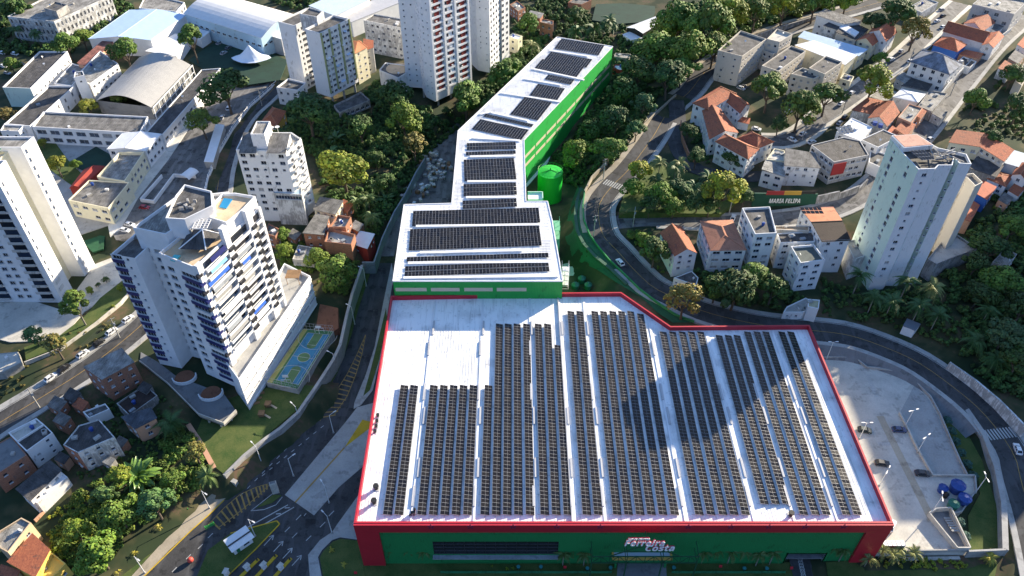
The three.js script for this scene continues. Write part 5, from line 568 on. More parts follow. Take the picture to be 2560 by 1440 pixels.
// ---------------------------------------------------------------- right tower and neighbours
{
  const g = thing('mint_tower', 'tall white and mint green tower whose shadow crosses the store roof', 'tower'), f = (x, v) => { const p = P(1840 + x / 3.556, 320 + v / 3.556, 59); return [p.x, p.z]; }, y0 = 9, y1 = 59;
  const q = [f(1372, 95), f(1482, 222), f(1622, 366), f(1772, 360), f(1802, 330), f(1925, 330), f(1940, 265), f(1985, 312), f(2095, 320), f(2050, 230), f(1800, 175), f(1630, 85)];
  volume(g, q, y0, y1, { wall: M.blueWhite, rm: M.slabD, par: 1, mat2: (n) => n.x < -0.25 ? M.mint : null, face: (n, L) => L < 2.5 ? null : n.x < -0.25 ? winGrid(L, y0 + 2, y1 - 1, 17, 4.2, 1.4, 1.7, { drop: 0.04, vary: 1 }) : L < 4.5 && n.z > 0.6 ? null : n.z > 0.5 ? winGrid(L, y0 + 2, y1 - 1, 16, 2.9, 1.5, 1.2, { vary: 1, drop: 0.03 }) : null });
  const s = f(1955, 290); for (let k = 0; k < 15; k++) { winAt(g, 0.7, 0.6, 'p', M.glass, V(s[0] - 0.3, y0 + 3 + k * 3.1, s[1] + 1.6)); }
  const rt = [f(1372, 95), f(1482, 205), f(1745, 180), f(1600, 85)].map(([x, z]) => V(x, 60.4, z)); new B().prism(rt, 58.6, 60.2).build('roof_terrace', M.white, g); new B().prism(rt.map((p) => V(lerp(p.x, (rt[0].x + rt[2].x) / 2, 0.08), 0, lerp(p.z, (rt[0].z + rt[2].z) / 2, 0.08))), 60.2, 60.3).build('terracotta_deck', mat([0.62, 0.33, 0.24], { map: T.concrete }), g);
  { const a = f(1535, 225), b = f(1690, 215), c = f(1760, 300), d = f(1640, 310), m = new B(), fr = new B(); for (let i = 0; i < 5; i++) for (let j = 0; j < 3; j++) { const L = (u, v) => V(lerp(lerp(a[0], b[0], u), lerp(d[0], c[0], u), v), 59.9, lerp(lerp(a[1], b[1], u), lerp(d[1], c[1], u), v)); m.flatPoly([L((i + 0.06) / 5, (j + 0.05) / 3), L((i + 0.94) / 5, (j + 0.05) / 3), L((i + 0.94) / 5, (j + 0.95) / 3), L((i + 0.06) / 5, (j + 0.95) / 3)], 60); } m.build('roof_solar_panels', cellM, g); fr.flatPoly([a, b, c, d].map(([x, z]) => V(x, 0, z)), 59.94); fr.build('panel_frame', alu, g); }
  { const b = new B(), c = f(1870, 250); for (let k = 0; k < 14; k++) b.bar(V(c[0] + rr(-5, 5), rr(58.4, 60), c[1] + rr(-3, 3)), V(c[0] + rr(-5, 5), rr(58.8, 61), c[1] + rr(-3, 3)), 0.25, 0.25); b.build('roof_rubble', M.greyOld, g); }
  const h = thing('beige_tower', 'beige slab tower standing behind the mint green tower', 'tower'), u = (x, v) => { const p = P(1840 + x / 3.556, 320 + v / 3.556, 44); return [p.x, p.z]; }; volume(h, [u(1990, 530), u(2055, 440), u(2128, 515), u(2195, 482), u(2110, 400), u(1960, 420)].slice(1), 12, 44, { wall: M.beige, rm: M.slab, par: 1.1, face: (n, L) => n.x > 0.3 ? null : n.z > 0.2 ? winGrid(L, 14, 43, 11, 2.6, 1.2, 1.2, { drop: 0.05 }) : null });
  const w = thing('terrace_podium', 'weathered concrete terrace podium at the foot of the right tower', 'podium'), t = (x, v) => { const p = P(1840 + x / 3.556, 320 + v / 3.556, 18); return [p.x, p.z]; }; volume(w, [t(1705, 1160), t(1780, 1208), t(2148, 1068), t(1965, 945), t(1830, 1010)], 6, 18, { wall: M.greyOld, rm: M.concrete, par: 0.9 });
  bld('old_annex', 'stained low white annex left of the right tower', 'building', 'b4', [[975, 1000], [1050, 1170], [1215, 1110], [1140, 985]], 9, { wall: M.whiteOld, rm: M.concrete, par: 0.8 });
}
{ const g = thing('hillside_tower', 'plain apartment tower on the hill outside the right picture edge', 'tower'); volume(g, [[214, -268], [214, -204], [246, -204], [246, -268]], 10, 54, { wall: M.white, rm: M.slab, win: [12, 4, 1.6, 1.4] }); }
console.log('towers b');
// ---------------------------------------------------------------- right hillside
seed(61);
const NW = [2, 2.7, 1.2, 1.2], NV = [3, 2.6, 1.3, 1.2];
bld('institute_block', 'beige four storey institute block with grey roof beside the woodland', 'building', 'a3', [[1975, 445], [2190, 500], [2405, 345], [2175, 270]], 14.5, { wall: M.beige, rm: M.slabD, win: [4, 2.6, 1.1, 1.1], edge: { 0: [4, 5, 0.8, 0.8] }, par: 0.9, junk: 2 });
bld('institute_block', 'beige institute block with a white roof terrace', 'building', 'a4', [[275, 345], [390, 372], [505, 302], [365, 255]], 15, { wall: M.beige, rm: M.concreteL, win: [4, 2.6, 1.1, 1.1], par: 1, junk: 1 });
bld('institute_link', 'cream link wall block behind the institute courtyard', 'building', 'a4', [[190, 420], [330, 480], [480, 400], [390, 360]], 10, { wall: M.beige, rm: M.slab, win: [3, 2.6, 1.1, 1.1] });
bld('institute_block', 'dark roofed beige block with a white roof tank slab', 'building', 'a4', [[230, 582], [380, 632], [622, 452], [490, 405]], 11, { wall: M.beige, rm: M.slabD, win: [3, 2.8, 1.1, 1.1], par: 0.8, junk: 2 });
bld('institute_block', 'dark roofed beige block nearest the two round trees', 'building', 'a4', [[490, 655], [690, 700], [780, 655], [590, 600]], 10, { wall: M.beige, rm: M.slabD, win: [3, 2.4, 1.1, 1.1], par: 0.8 });
bld('institute_block', 'dark roofed beige block right of the open courtyard', 'building', 'a4', [[650, 602], [790, 658], [950, 548], [800, 495]], 11, { wall: M.beige, rm: M.slabD, win: [3, 3, 1.1, 1.1], par: 0.8, junk: 1 });
bld('institute_hall', 'long hall with pale blue metal roof on the hillside', 'hall', 'a4', [[560, 330], [1085, 495], [1160, 445], [610, 285]], 8, { wall: M.cream, rm: mat([0.50, 0.64, 0.78], { map: T.clean, bumpMap: T.ribB, bumpScale: 0.04 }), roof: 'shed', rh: 0.5, win: W1 });
bld('institute_hall', 'long hall with white metal roof above the institute courtyard', 'hall', 'a4', [[530, 402], [965, 572], [1065, 500], [695, 372]], 8.5, { wall: M.cream, rm: M.metalW, roof: 'shed', rh: 0.6 });
bld('gate_house', 'small cream gate house beside the round tree by the parking street', 'house', 'a4', [[925, 695], [1020, 725], [1050, 680], [960, 650]], 4.5, { wall: M.cream, rm: M.slab, win: W1 });
bld('white_house', 'white house with grey roof at the edge of the top woodland', 'house', 'a4', [[718, 135], [960, 210], [1115, 190], [790, 85]], 11, { wall: M.white, rm: M.fibro, roof: 'shed', rh: 0.4, win: [3, 3.5, 1, 1], drop: 0.5 });
bld('patched_house', 'house with black mouldy roof left of the rose tile roofs', 'house', 'a4', [[780, 232], [890, 258], [1005, 195], [870, 185]], 9, { wall: M.whiteOld, rm: M.fibroD, roof: 'shed', rh: 0.5, win: NW });
bld('patched_house', 'house with black roof crossed by a white sheet', 'house', 'a4', [[890, 290], [1060, 350], [1175, 262], [1010, 195]], 8.5, { wall: M.beige, rm: M.fibroD, roof: 'shed', rh: 0.5, win: NW });
bld('white_sheet_roof', 'narrow white metal sheet roof among the black roofs', 'roof', 'a4', [[920, 245], [1060, 320], [1092, 290], [960, 215]], 9.6, { wall: M.white, rm: M.metalW, roof: 'shed', rh: 0.3, ov: 0.1 });
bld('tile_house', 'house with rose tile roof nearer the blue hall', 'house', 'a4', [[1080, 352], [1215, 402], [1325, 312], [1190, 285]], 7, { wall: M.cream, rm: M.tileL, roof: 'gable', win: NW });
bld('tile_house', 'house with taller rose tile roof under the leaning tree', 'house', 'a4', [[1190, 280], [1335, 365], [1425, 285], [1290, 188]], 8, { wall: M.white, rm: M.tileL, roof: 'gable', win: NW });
bld('long_house', 'long white house with brown tile roof beyond the parking street', 'house', 'a4', [[1845, 275], [2195, 378], [2255, 300], [1900, 212]], 6.5, { wall: M.white, rm: M.tile, roof: 'gable', ax: 0, win: [1, 5, 1.2, 1.6] });
bld('tile_house', 'pale house with rose tile roof at the end of the long house', 'house', 'a4', [[2190, 395], [2290, 420], [2380, 322], [2270, 288]], 6.5, { wall: M.white, rm: M.tileL, roof: 'gable', win: NW });
bld('blue_house', 'bright blue house with hipped rose roof', 'house', 'a4', [[1758, 395], [1965, 455], [2045, 395], [1840, 328]], 6, { wall: M.bluePaint, rm: M.tileL, roof: 'hip', win: null });
bld('small_shed', 'low shed with rose roof right of the blue house', 'shed', 'a4', [[1985, 480], [2150, 518], [2195, 482], [2045, 452]], 3.5, { wall: M.salmon, rm: M.tileL, roof: 'shed', rh: 0.4 });
bld('small_shed', 'low shed with dark flat roof below the rose shed', 'shed', 'a4', [[1955, 560], [2080, 600], [2140, 545], [2020, 500]], 3.5, { wall: M.white, rm: M.fibroD });
bld('villa', 'white three storey villa with slate grey hipped roof', 'villa', 'a4', [[1558, 545], [1890, 655], [2005, 565], [1665, 450]], 10, { wall: M.white, rm: mat([0.27, 0.30, 0.36], { map: T.fibro }), roof: 'hip', win: [3, 3.6, 1.5, 1.5], ov: 0.7, drop: 0 });
bld('corner_block', 'large grey block with broken white roofs at the top right', 'building', 'a4', [[2105, 35], [2475, 125], [2600, 0], [2220, -60]], 11, { wall: M.greyWall, rm: M.fibroL, win: [3, 4, 2, 1.6], style: 'g', par: 0.8, junk: 4, drop: 0.4 });
bld('gabled_house', 'white gabled house with brown roof below the grey corner block', 'house', 'a4', [[2030, 205], [2190, 275], [2300, 200], [2140, 140]], 7, { wall: M.white, rm: M.tile, roof: 'gable', ax: 1, win: NW, rh: 2.4 });
bld('top_house', 'low roofs at the top edge beside the parked cars', 'house', 'a4', [[1540, 60], [1650, 110], [1800, 20], [1690, -20]], 5, { wall: M.whiteOld, rm: M.fibroL, junk: 2 });
bld('solar_house', 'low house with white metal roof and a dark panel patch', 'house', 'a4', [[1400, 860], [1615, 905], [1680, 835], [1475, 790]], 6, { wall: M.white, rm: M.metalW, roof: 'hip', rh: 0.8, junk: 0 });
bld('low_house', 'low house with grey corrugated roof beside the leafy street tree', 'house', 'a4', [[1200, 870], [1340, 900], [1430, 820], [1300, 790]], 5, { wall: M.white, rm: M.fibroL, roof: 'shed', rh: 0.5 });
bld('low_house', 'house with black tent like roof below the villa', 'house', 'a4', [[1480, 760], [1700, 805], [1740, 745], [1560, 690]], 4, { wall: M.white, rm: M.fibroD, roof: 'hip', rh: 1 });
bld('low_house', 'cluttered low house with concrete yard roof by the wide street', 'house', 'a4', [[1620, 940], [1740, 990], [1880, 830], [1720, 800]], 5, { wall: M.greyOld, rm: M.slab, junk: 4 });
bld('low_house', 'low pale house with stained terrace behind the brown tile roofs', 'house', 'a4', [[1440, 1040], [1560, 1090], [1660, 960], [1540, 920]], 6, { wall: M.salmon, rm: M.slab, win: NW, junk: 2 });
bld('tile_house', 'house with weathered brown tile gable in the middle of the hillside', 'house', 'a4', [[1180, 1045], [1345, 1118], [1450, 1000], [1310, 895]], 7, { wall: M.whiteOld, rm: M.tile, roof: 'gable', win: NW });
bld('tile_house', 'house with dark brown roof left of the weathered tile gable', 'house', 'a4', [[1030, 985], [1190, 1010], [1320, 900], [1165, 885]], 6, { wall: M.whiteOld, rm: M.tile, roof: 'shed', rh: 0.8 });
bld('tile_house', 'small house with brick red roof by the wide street', 'house', 'a4', [[1418, 1155], [1515, 1205], [1595, 1112], [1500, 1072]], 5, { wall: M.salmon, rm: M.tile, roof: 'shed', rh: 0.6 });
{ const o = bld('white_roof_house', 'house with white flat roof, dark panels and blue tanks', 'house', 'a4', [[895, 1170], [1110, 1250], [1215, 1130], [1030, 1045]], 8, { wall: M.blueWhite, rm: mat([0.76, 0.78, 0.8], { map: T.clean }), par: 0.25, win: NW }); const y = o.children.find((m) => m.name === 'roof').geometry.attributes.position.getY(0), b = new B(), c = P(1840 + 980 / 3.556, 1160 / 3.556, y); for (let i = 0; i < 4; i++) for (let j = 0; j < 3; j++) b.box(c.x - o.position.x - 3 + i * 1.7, y + 0.25, c.z - o.position.z + 2.4 - j * 1.9 - i * 0.6, 1.55, 0.06, 1.75, -0.35); b.build('solar_panels', mat([0.10, 0.115, 0.14], { roughness: 0.3 }), o); for (const [x, v] of [[1230, 1110], [1280, 1130]]) { const p = P(1840 + x / 3.556, v / 3.556, y); new B().cyl(p.x - o.position.x, y, y + 1.4, p.z - o.position.z, 0.9, 1, 12).build('water_tank', M.blueTank, o); } }
bld('dark_roof_house', 'white house with black roof right of the white panel roof', 'house', 'a4', [[1110, 1240], [1265, 1310], [1450, 1212], [1310, 1150]], 7, { wall: M.white, rm: M.fibroD, win: NW, par: 0.3 });
// villas
bld('villa', 'white villa with long red hipped roof nearest the curving road', 'villa', 'a3', [[1755, 912], [1895, 972], [2130, 832], [1990, 770]], 9, { wall: M.white, rm: M.tile, roof: 'hip', win: [2, 2.6, 1.2, 1.5], ov: 0.6 });
bld('villa_wing', 'red roofed wing at the back of the first white villa', 'villa', 'a3', [[2010, 868], [2170, 1002], [2258, 930], [2130, 838]], 7, { wall: M.white, rm: M.tile, roof: 'gable', win: NW });
bld('villa', 'white villa with mossy brown and red gable roof', 'villa', 'a3', [[1838, 985], [1900, 1232], [2150, 1172], [1995, 968]], 8.5, { wall: M.white, rm: M.tile, roof: 'gable', ax: 0, win: [3, 2.6, 1.1, 1.3] });
bld('villa', 'white villa with red hipped roof above the palms', 'villa', 'a3', [[1960, 1258], [2235, 1408], [2330, 1320], [2045, 1192]], 9.5, { wall: M.white, rm: M.tile, roof: 'hip', win: [3, 2.6, 1.3, 1.2], ov: 0.6, ac: 0.2 });
bld('villa_wing', 'red hipped wing behind the villa above the palms', 'villa', 'a3', [[2125, 1240], [2320, 1315], [2465, 1258], [2275, 1165]], 8.5, { wall: M.white, rm: M.tile, roof: 'hip', win: NW });
bld('tile_shelter', 'tiny red tile shelter between the villas', 'shelter', 'a3', [[2155, 1078], [2245, 1098], [2252, 1058], [2165, 1040]], 3.5, { wall: M.white, rm: M.tileL, roof: 'shed', rh: 0.3 });
// houses above the green wall
bld('terrace_house', 'white house with grey terrace roof above the green wall', 'house', 'b4', [[232, 378], [428, 432], [432, 292], [272, 282]], 7, { wall: M.white, rm: M.fibroL, roof: 'shed', rh: 0.8, win: [2, 3, 2, 1.2] });
bld('terrace_house', 'pale concrete roofed house behind the grey terrace roof', 'house', 'b4', [[270, 280], [432, 292], [432, 200], [342, 180]], 8, { wall: M.cream, rm: M.concreteL, junk: 2 });
bld('terrace_house', 'white house with mottled grey roof above the lettered wall', 'house', 'b4', [[435, 330], [745, 352], [690, 240], [442, 198]], 9, { wall: M.white, rm: M.fibro, roof: 'shed', rh: 0.8, win: [3, 2.6, 1.3, 1.2], vary: 1, ac: 0.2 });
{ const o = bld('angular_house', 'angular white house with large dark roof and red panel', 'house', 'b4', [[670, 150], [872, 302], [1182, 240], [1105, 112], [955, 80]], 10, { wall: M.greyWall, rm: M.fibroD, win: [3, 2.4, 1.8, 1.3], style: 's', par: 0.3 }); const a = P(1840 + 872 / 3.556, 320 + 302 / 3.556, 27), b = P(1840 + 990 / 3.556, 320 + 280 / 3.556, 27), dd = V().subVectors(b, a).normalize(), y = 24; new B().bar(V(a.x - o.position.x + dd.z * -0.25, 23.5, a.z - o.position.z + 0.3), V(b.x - o.position.x, 23.5, b.z - o.position.z + 0.3), 0.25, 5.2).build('red_panel', mat([0.34, 0.03, 0.03], { map: T.clean }), o); }
bld('dark_shed', 'black flat roof beside the right tower foot', 'shed', 'b4', [[1180, 300], [1290, 350], [1380, 240], [1200, 190]], 5, { wall: M.white, rm: M.slabD });
// lettered green wall
{
  const o = thing('lettered_wall', 'dark green retaining wall with white lettering and red yellow black stripe', 'wall'), y0 = 13.5, top = 20, f = (x, v, y) => P(1840 + x / 3.556, 320 + v / 3.556, y), pts = [f(140, 688, 14.5), f(300, 690, 14.5), f(520, 690, 14.6), f(700, 690, 14.8)], gm = mat([0.012, 0.075, 0.045], { map: T.clean }), wb = new B();
  pts.forEach((p, i) => { if (i) wb.bar(V(pts[i - 1].x, (y0 + top) / 2, pts[i - 1].z - 0.4), V(p.x, (y0 + top) / 2, p.z - 0.4), 0.6, top - y0); }); wb.build('wall', gm, o);
  const stone = new B(), r = [f(700, 690, 14.8), f(900, 660, 15), f(1080, 590, 16), f(1160, 510, 17)]; r.forEach((p, i) => { if (i) stone.bar(V(r[i - 1].x, 16, r[i - 1].z - 0.4), V(p.x, 17, p.z - 0.4), 0.6, 6); }); stone.build('stone_wall', M.greyOld, o);
  const z = pts[1].z + 0.05, w = (a, b, m, yb, yt, nm) => { const p = P(1840 + a / 3.556, 500, yb), q = P(1840 + b / 3.556, 500, yb); new B().box((p.x + q.x) / 2, (yb + yt) / 2, z, q.x - p.x, yt - yb, 0.1).build(nm, m, o); };
  const yb = YZ(320 + 595 / 3.556, z), yt = YZ(320 + 560 / 3.556, z); w(285, 445, mat([0.30, 0.03, 0.03]), yb, yt, 'red_stripe'); w(445, 598, mat([0.45, 0.27, 0.04]), yb, yt, 'yellow_stripe'); w(598, 725, M.black, yb, yt, 'black_stripe');
  const font = await new FontLoader().loadAsync('fonts/droid/droid_sans_bold.typeface.json'); const put = (t, x0, x1, v0, v1) => { const g = new TextGeometry(t, { font, size: 1, depth: 0.08, curveSegments: 3, bevelEnabled: false }); g.computeBoundingBox(); const bb = g.boundingBox, ya = YZ(320 + v0 / 3.556, z), yb2 = YZ(320 + v1 / 3.556, z), xa = P(1840 + x0 / 3.556, 320 + v0 / 3.556, ya).x, xb = P(1840 + x1 / 3.556, 320 + v0 / 3.556, ya).x; g.translate(-bb.min.x, -bb.min.y, 0); g.scale((xb - xa) / (bb.max.x - bb.min.x), (yb2 - ya) / (bb.max.y - bb.min.y), 1); const m = mesh('lettering', g, mat([0.75, 0.75, 0.73]), o); m.position.set(xa, ya, z + 0.02); };
  put('MARIA FELIPA', 292, 568, 666, 628);
}
// row of houses below the lower street
bld('row_house', 'white house with red mottled gable roof, lowest of the row', 'house', 'b3', [[1465, 932], [1590, 1130], [1785, 1106], [1652, 880]], 8, { wall: M.blueWhite, rm: M.tile, roof: 'gable', ax: 0, win: [3, 3, 1.2, 1.1] });
bld('row_house', 'white three storey house with orange hipped roof', 'house', 'b3', [[1820, 828], [1910, 1082], [2222, 1078], [2102, 818]], 10, { wall: M.blueWhite, rm: mat([0.50, 0.21, 0.12], { map: T.concrete, bumpMap: T.tileB, bumpScale: 0.03 }), roof: 'hip', rh: 1.8, win: [3, 3.4, 2.4, 1.2], style: 's', ov: 0.4 });
bld('row_house', 'tall white house with roof pergola beside the orange hipped roof', 'house', 'b4', [[55, 710], [170, 942], [362, 932], [302, 698]], 15, { wall: M.blueWhite, rm: M.slabD, win: [5, 3.1, 2, 1.3], style: 's', par: 0.9, junk: 3 });
bld('row_house', 'white house with dark flat roof in the middle of the row', 'house', 'b4', [[365, 935], [395, 1020], [702, 1008], [692, 918]], 12, { wall: M.blueWhite, rm: M.fibroD, win: [4, 3, 1.8, 1.2], par: 0.4 });
bld('row_house', 'narrow block with orange roof slab behind the dark flat roof', 'house', 'b4', [[345, 900], [650, 915], [650, 868], [350, 868]], 12, { wall: M.beige, rm: mat([0.52, 0.36, 0.22], { map: T.concrete }) });
bld('row_house', 'white four storey house with green grey terrace roof', 'house', 'b4', [[488, 1050], [575, 1198], [795, 1170], [695, 1035]], 13, { wall: M.blueWhite, rm: mat([0.10, 0.12, 0.11], { map: T.concrete }), win: [4, 3, 1.9, 1.2], style: 's', par: 0.9, ac: 0.2 });
{ const o = bld('row_house', 'white house with half orange, half dark brown roof', 'house', 'b4', [[580, 716], [766, 1002], [1012, 990], [862, 704]], 13.5, { wall: M.blueWhite, rm: mat([0.045, 0.028, 0.022], { map: T.concrete, bumpMap: T.tileB, bumpScale: 0.03 }), rm2: mat([0.62, 0.25, 0.13], { map: T.concrete }), roof: 'gable', ax: 1, rh: 0.9, win: [4, 3.2, 1.2, 1.2], drop: 0.1 }); const c = P(1840 + 680 / 3.556, 320 + 745 / 3.556, 26.8), b = new B(); for (let i = 0; i < 5; i++) for (let j = 0; j < 2; j++) b.box(c.x - o.position.x - 3.4 + i * 1.5, 27.4, c.z - o.position.z - 1 + j * 2, 1.35, 0.06, 1.8, 0, -0.05); b.build('solar_panels', cellM, o); }
bld('low_hut', 'brown roofed low white hut below the first row house', 'hut', 'b3', [[1580, 1330], [1780, 1400], [1800, 1330], [1740, 1270]], 4, { wall: M.white, rm: M.slabD, par: 0.2, win: [1, 1.6, 0.7, 0.6] });
bld('roadside_house', 'small white and pink house with curved wall at the roadside', 'house', 'c4', [[420, 500], [590, 500], [740, 440], [620, 370], [450, 450]], 3.5, { wall: M.white, rm: M.concrete, win: [1, 2.4, 0.8, 0.8] }); bld('roadside_house', 'small cream cube house joined to the curved roadside wall', 'house', 'c4', [[640, 450], [735, 468], [745, 390], [640, 380]], 6.5, { wall: M.white, rm: mat([0.5, 0.45, 0.28], { map: T.concrete }), win: NW, par: 0.3 });
bld('small_shelter', 'small grey roofed white shelter beside the curving road', 'shelter', 'c4', [[1485, 625], [1590, 662], [1640, 605], [1520, 565]], 3, { wall: M.blueWhite, rm: mat([0.20, 0.22, 0.25], { map: T.clean }), roof: 'shed', rh: 0.4, ov: 0.15 });
// right edge houses
bld('tile_house', 'cream house with long red roof behind the right tower', 'house', 'b4', [[1900, 125], [2180, 165], [2242, 70], [1960, 38]], 6, { wall: M.cream, rm: M.tile, roof: 'shed', rh: 1, win: W1 });
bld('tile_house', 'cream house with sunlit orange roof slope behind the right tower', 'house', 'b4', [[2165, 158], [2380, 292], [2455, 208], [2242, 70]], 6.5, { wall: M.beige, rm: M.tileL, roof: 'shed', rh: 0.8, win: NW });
bld('dark_shed', 'long black roof below the sunlit orange slope', 'shed', 'b4', [[2078, 352], [2310, 432], [2370, 340], [2140, 268]], 5, { wall: M.greyOld, rm: M.fibroD, roof: 'shed', rh: 0.4 });
bld('metal_shed', 'pale blue metal roof at the right edge', 'shed', 'b4', [[2370, 310], [2540, 350], [2600, 240], [2455, 205]], 4.5, { wall: M.white, rm: mat([0.48, 0.56, 0.64], { map: T.clean }), roof: 'shed', rh: 0.4 });
bld('tile_house', 'small house with brown roof below the black shed roof', 'house', 'b4', [[2240, 448], [2400, 515], [2465, 420], [2320, 380]], 5, { wall: M.white, rm: M.tile, roof: 'hip', rh: 0.9, win: NW });
bld('tile_house', 'small house with vivid red roof right of the beige tower', 'house', 'b4', [[2135, 590], [2235, 632], [2312, 525], [2185, 478]], 6, { wall: M.bluePaint, rm: mat([0.5, 0.12, 0.06], { map: T.concrete }), roof: 'shed', rh: 0.6, win: NW });
bld('tile_house', 'orange roofed hut at the foot of the beige tower', 'house', 'b4', [[2030, 815], [2085, 825], [2165, 690], [2100, 658]], 5, { wall: M.salmon, rm: M.tileL, roof: 'shed', rh: 0.5 });
bld('tile_house', 'white house with brown roof touching the right edge', 'house', 'b4', [[2460, 410], [2580, 460], [2640, 360], [2520, 310]], 6.5, { wall: M.white, rm: M.tile, roof: 'gable', win: NW });
bld('grey_hut', 'grey concrete hut among the right edge trees', 'hut', 'b4', [[2280, 1190], [2420, 1240], [2500, 1120], [2390, 1070]], 4, { wall: M.greyOld, rm: M.slab, win: W1 });
bld('street_block', 'pale retaining building at the right edge of the wide street', 'building', 'a4', [[2480, 720], [2540, 760], [2620, 620], [2560, 560]], 5, { wall: M.beige, rm: M.slab });
// top centre small houses
bld('brick_hut', 'brick hut at the top edge behind the white tower', 'hut', 'a2', [[2255, 40], [2330, 100], [2395, 65], [2320, 5]], 6, { wall: M.brick, rm: M.fibroL, win: NW }); bld('brick_hut', 'brick cube house with grey roof above the warehouse end', 'hut', 'a3', [[390, 195], [505, 222], [512, 185], [410, 165]], 8, { wall: M.brick, rm: M.fibroL, win: NW }); bld('cream_hut', 'cream stepped hut beside the white tower foot', 'hut', 'a3', [[105, 325], [195, 350], [235, 320], [150, 292]], 8, { wall: M.cream, rm: M.white, win: NW }); bld('brick_hut', 'brick hut with sheet roof left of the brick cube', 'hut', 'a3', [[270, 150], [390, 160], [420, 125], [310, 100]], 6, { wall: M.brick, rm: M.fibroL, roof: 'shed', rh: 0.4 });
bld('brick_hut', 'low brick hut touching the top edge left of the pitch', 'hut', 'a3', [[640, 20], [760, 40], [850, 0], [700, -30]], 5, { wall: M.brick, rm: M.fibro });
bld('white_shed', 'white gabled metal shed at the edge of the big wood', 'shed', 'a3', [[1165, 240], [1310, 292], [1560, 140], [1475, 122]], 5, { wall: M.black, rm: M.metalW, roof: 'gable', ax: 1, rh: 1 }); bld('white_shed', 'small white lean-to in front of the gabled shed', 'shed', 'a3', [[1130, 308], [1200, 352], [1295, 342], [1190, 288]], 3, { wall: M.white, rm: M.metalW, roof: 'shed', rh: 0.3 }); bld('kiosk', 'white and red kiosk roof behind the warehouse end', 'kiosk', 'a3', [[1040, 605], [1110, 625], [1185, 585], [1060, 570]], 3.5, { wall: M.redPaint, rm: M.metalW });
bld('dark_shed', 'dark flat roof above the white and red kiosk', 'shed', 'a3', [[1050, 500], [1180, 520], [1200, 480], [1060, 470]], 3.5, { wall: M.greyOld, rm: M.slab });
slab('football_pitch', 'dark green pitch at the top between hut and wood', [[1490, 10], [1560, 8], [1690, 20], [1680, 40], [1610, 55], [1540, 60], [1480, 50]], 8, 10.3, M.turf, 'pitch');
console.log('houses right');
// ---------------------------------------------------------------- left and centre cottages
bld('brick_house', 'cream upper house with grey sheet roof below the white block', 'house', 'b2', [[800, 720], [990, 765], [1055, 655], [860, 622]], 6.5, { wall: M.cream, rm: M.fibro, roof: 'shed', rh: 0.4, win: NW });
bld('brick_house', 'brick house with large grey sheet roof', 'house', 'b2', [[708, 940], [885, 945], [930, 788], [815, 782]], 7, { wall: M.brick, rm: M.fibro, roof: 'shed', rh: 0.6, win: [2, 3, 1, 1] });
bld('brick_house', 'unfinished brick house with open cluttered roof', 'house', 'b2', [[892, 1010], [1130, 1035], [1165, 945], [935, 885]], 7.5, { wall: M.brick, rm: M.concrete, par: 1.4, win: null, junk: 4 });
bld('brick_house', 'narrow brick house behind the unfinished roof', 'house', 'b2', [[930, 880], [1080, 880], [1130, 790], [1010, 770]], 8.5, { wall: M.brick, rm: M.slab, win: [2, 2.4, 1, 1], par: 1, junk: 2 });
bld('red_house', 'small red house with white sheet roof by the service drive', 'house', 'b2', [[1150, 1032], [1272, 1068], [1332, 945], [1210, 925]], 5, { wall: M.redPaint, rm: M.metalW, roof: 'shed', rh: 0.3, win: [1, 2.2, 0.8, 0.8] });
bld('concrete_hut', 'grey concrete hut with white marks on its roof', 'hut', 'b2', [[608, 1165], [790, 1180], [858, 1072], [660, 1038]], 4.5, { wall: M.concreteL, rm: M.slab, par: 0.2, win: W1 });
bld('brick_house', 'small orange brick house beside the balcony tower', 'house', 'b2', [[365, 935], [455, 965], [500, 900], [395, 845]], 6, { wall: M.brick, rm: M.fibro, win: NW });
bld('brick_front_house', 'three storey house with grey roof and orange brick front', 'house', 'c1', [[745, 992], [905, 1098], [1192, 942], [1082, 822]], 9.5, { wall: M.white, rm: M.fibroL, roof: 'shed', rh: 0.3, mats: { 1: M.brick, 2: M.brick, 0: M.brick }, win: [3, 3, 1.1, 1], ov: 0.1 });
bld('scrap_yard_roof', 'rusty scrap covered roof below the orange brick front', 'roof', 'c1', [[1035, 1310], [1150, 1420], [1400, 1240], [1290, 1140]], 3.5, { wall: M.greyOld, rm: mat([0.06, 0.035, 0.028], { map: T.fibro }), junk: 3 });
bld('dark_sheet_house', 'house with blue grey sheet roof and pink wall under the apron', 'house', 'd1', [[1085, 25], [1205, 125], [1385, 40], [1335, -45]], 6.5, { wall: M.salmon, rm: mat([0.10, 0.115, 0.14], { map: T.fibro }), roof: 'shed', rh: 0.3, win: NW });
bld('patched_house', 'house with patched dark sheets and exposed brick lower wall', 'house', 'd1', [[560, 275], [690, 345], [1020, 205], [880, 45], [700, 100]], 8.5, { wall: M.whiteOld, rm: M.fibroD, mats: { 0: M.brick }, win: [3, 2.8, 1, 1], par: 0.3, junk: 3 });
bld('window_house', 'white house with small scattered windows and a dark roof strip', 'house', 'd1', [[150, 250], [235, 332], [468, 165], [392, 92]], 8, { wall: M.blueWhite, rm: M.fibroD, win: [3, 3, 0.9, 0.9], drop: 0.35, par: 0.2 });
bld('terrace_house', 'pale roof terrace behind the small windowed house', 'house', 'd1', [[72, 165], [150, 245], [392, 92], [322, 35]], 8.4, { wall: M.white, rm: M.concreteL, par: 0.9, junk: 3 });
bld('brick_house', 'brick house with plain grey slab roof at the left edge', 'house', 'd1', [[-60, 560], [240, 365], [102, 195], [-120, 320]], 7.5, { wall: M.brick, rm: M.concreteD, win: [2, 3, 1, 1], par: 0.15 });
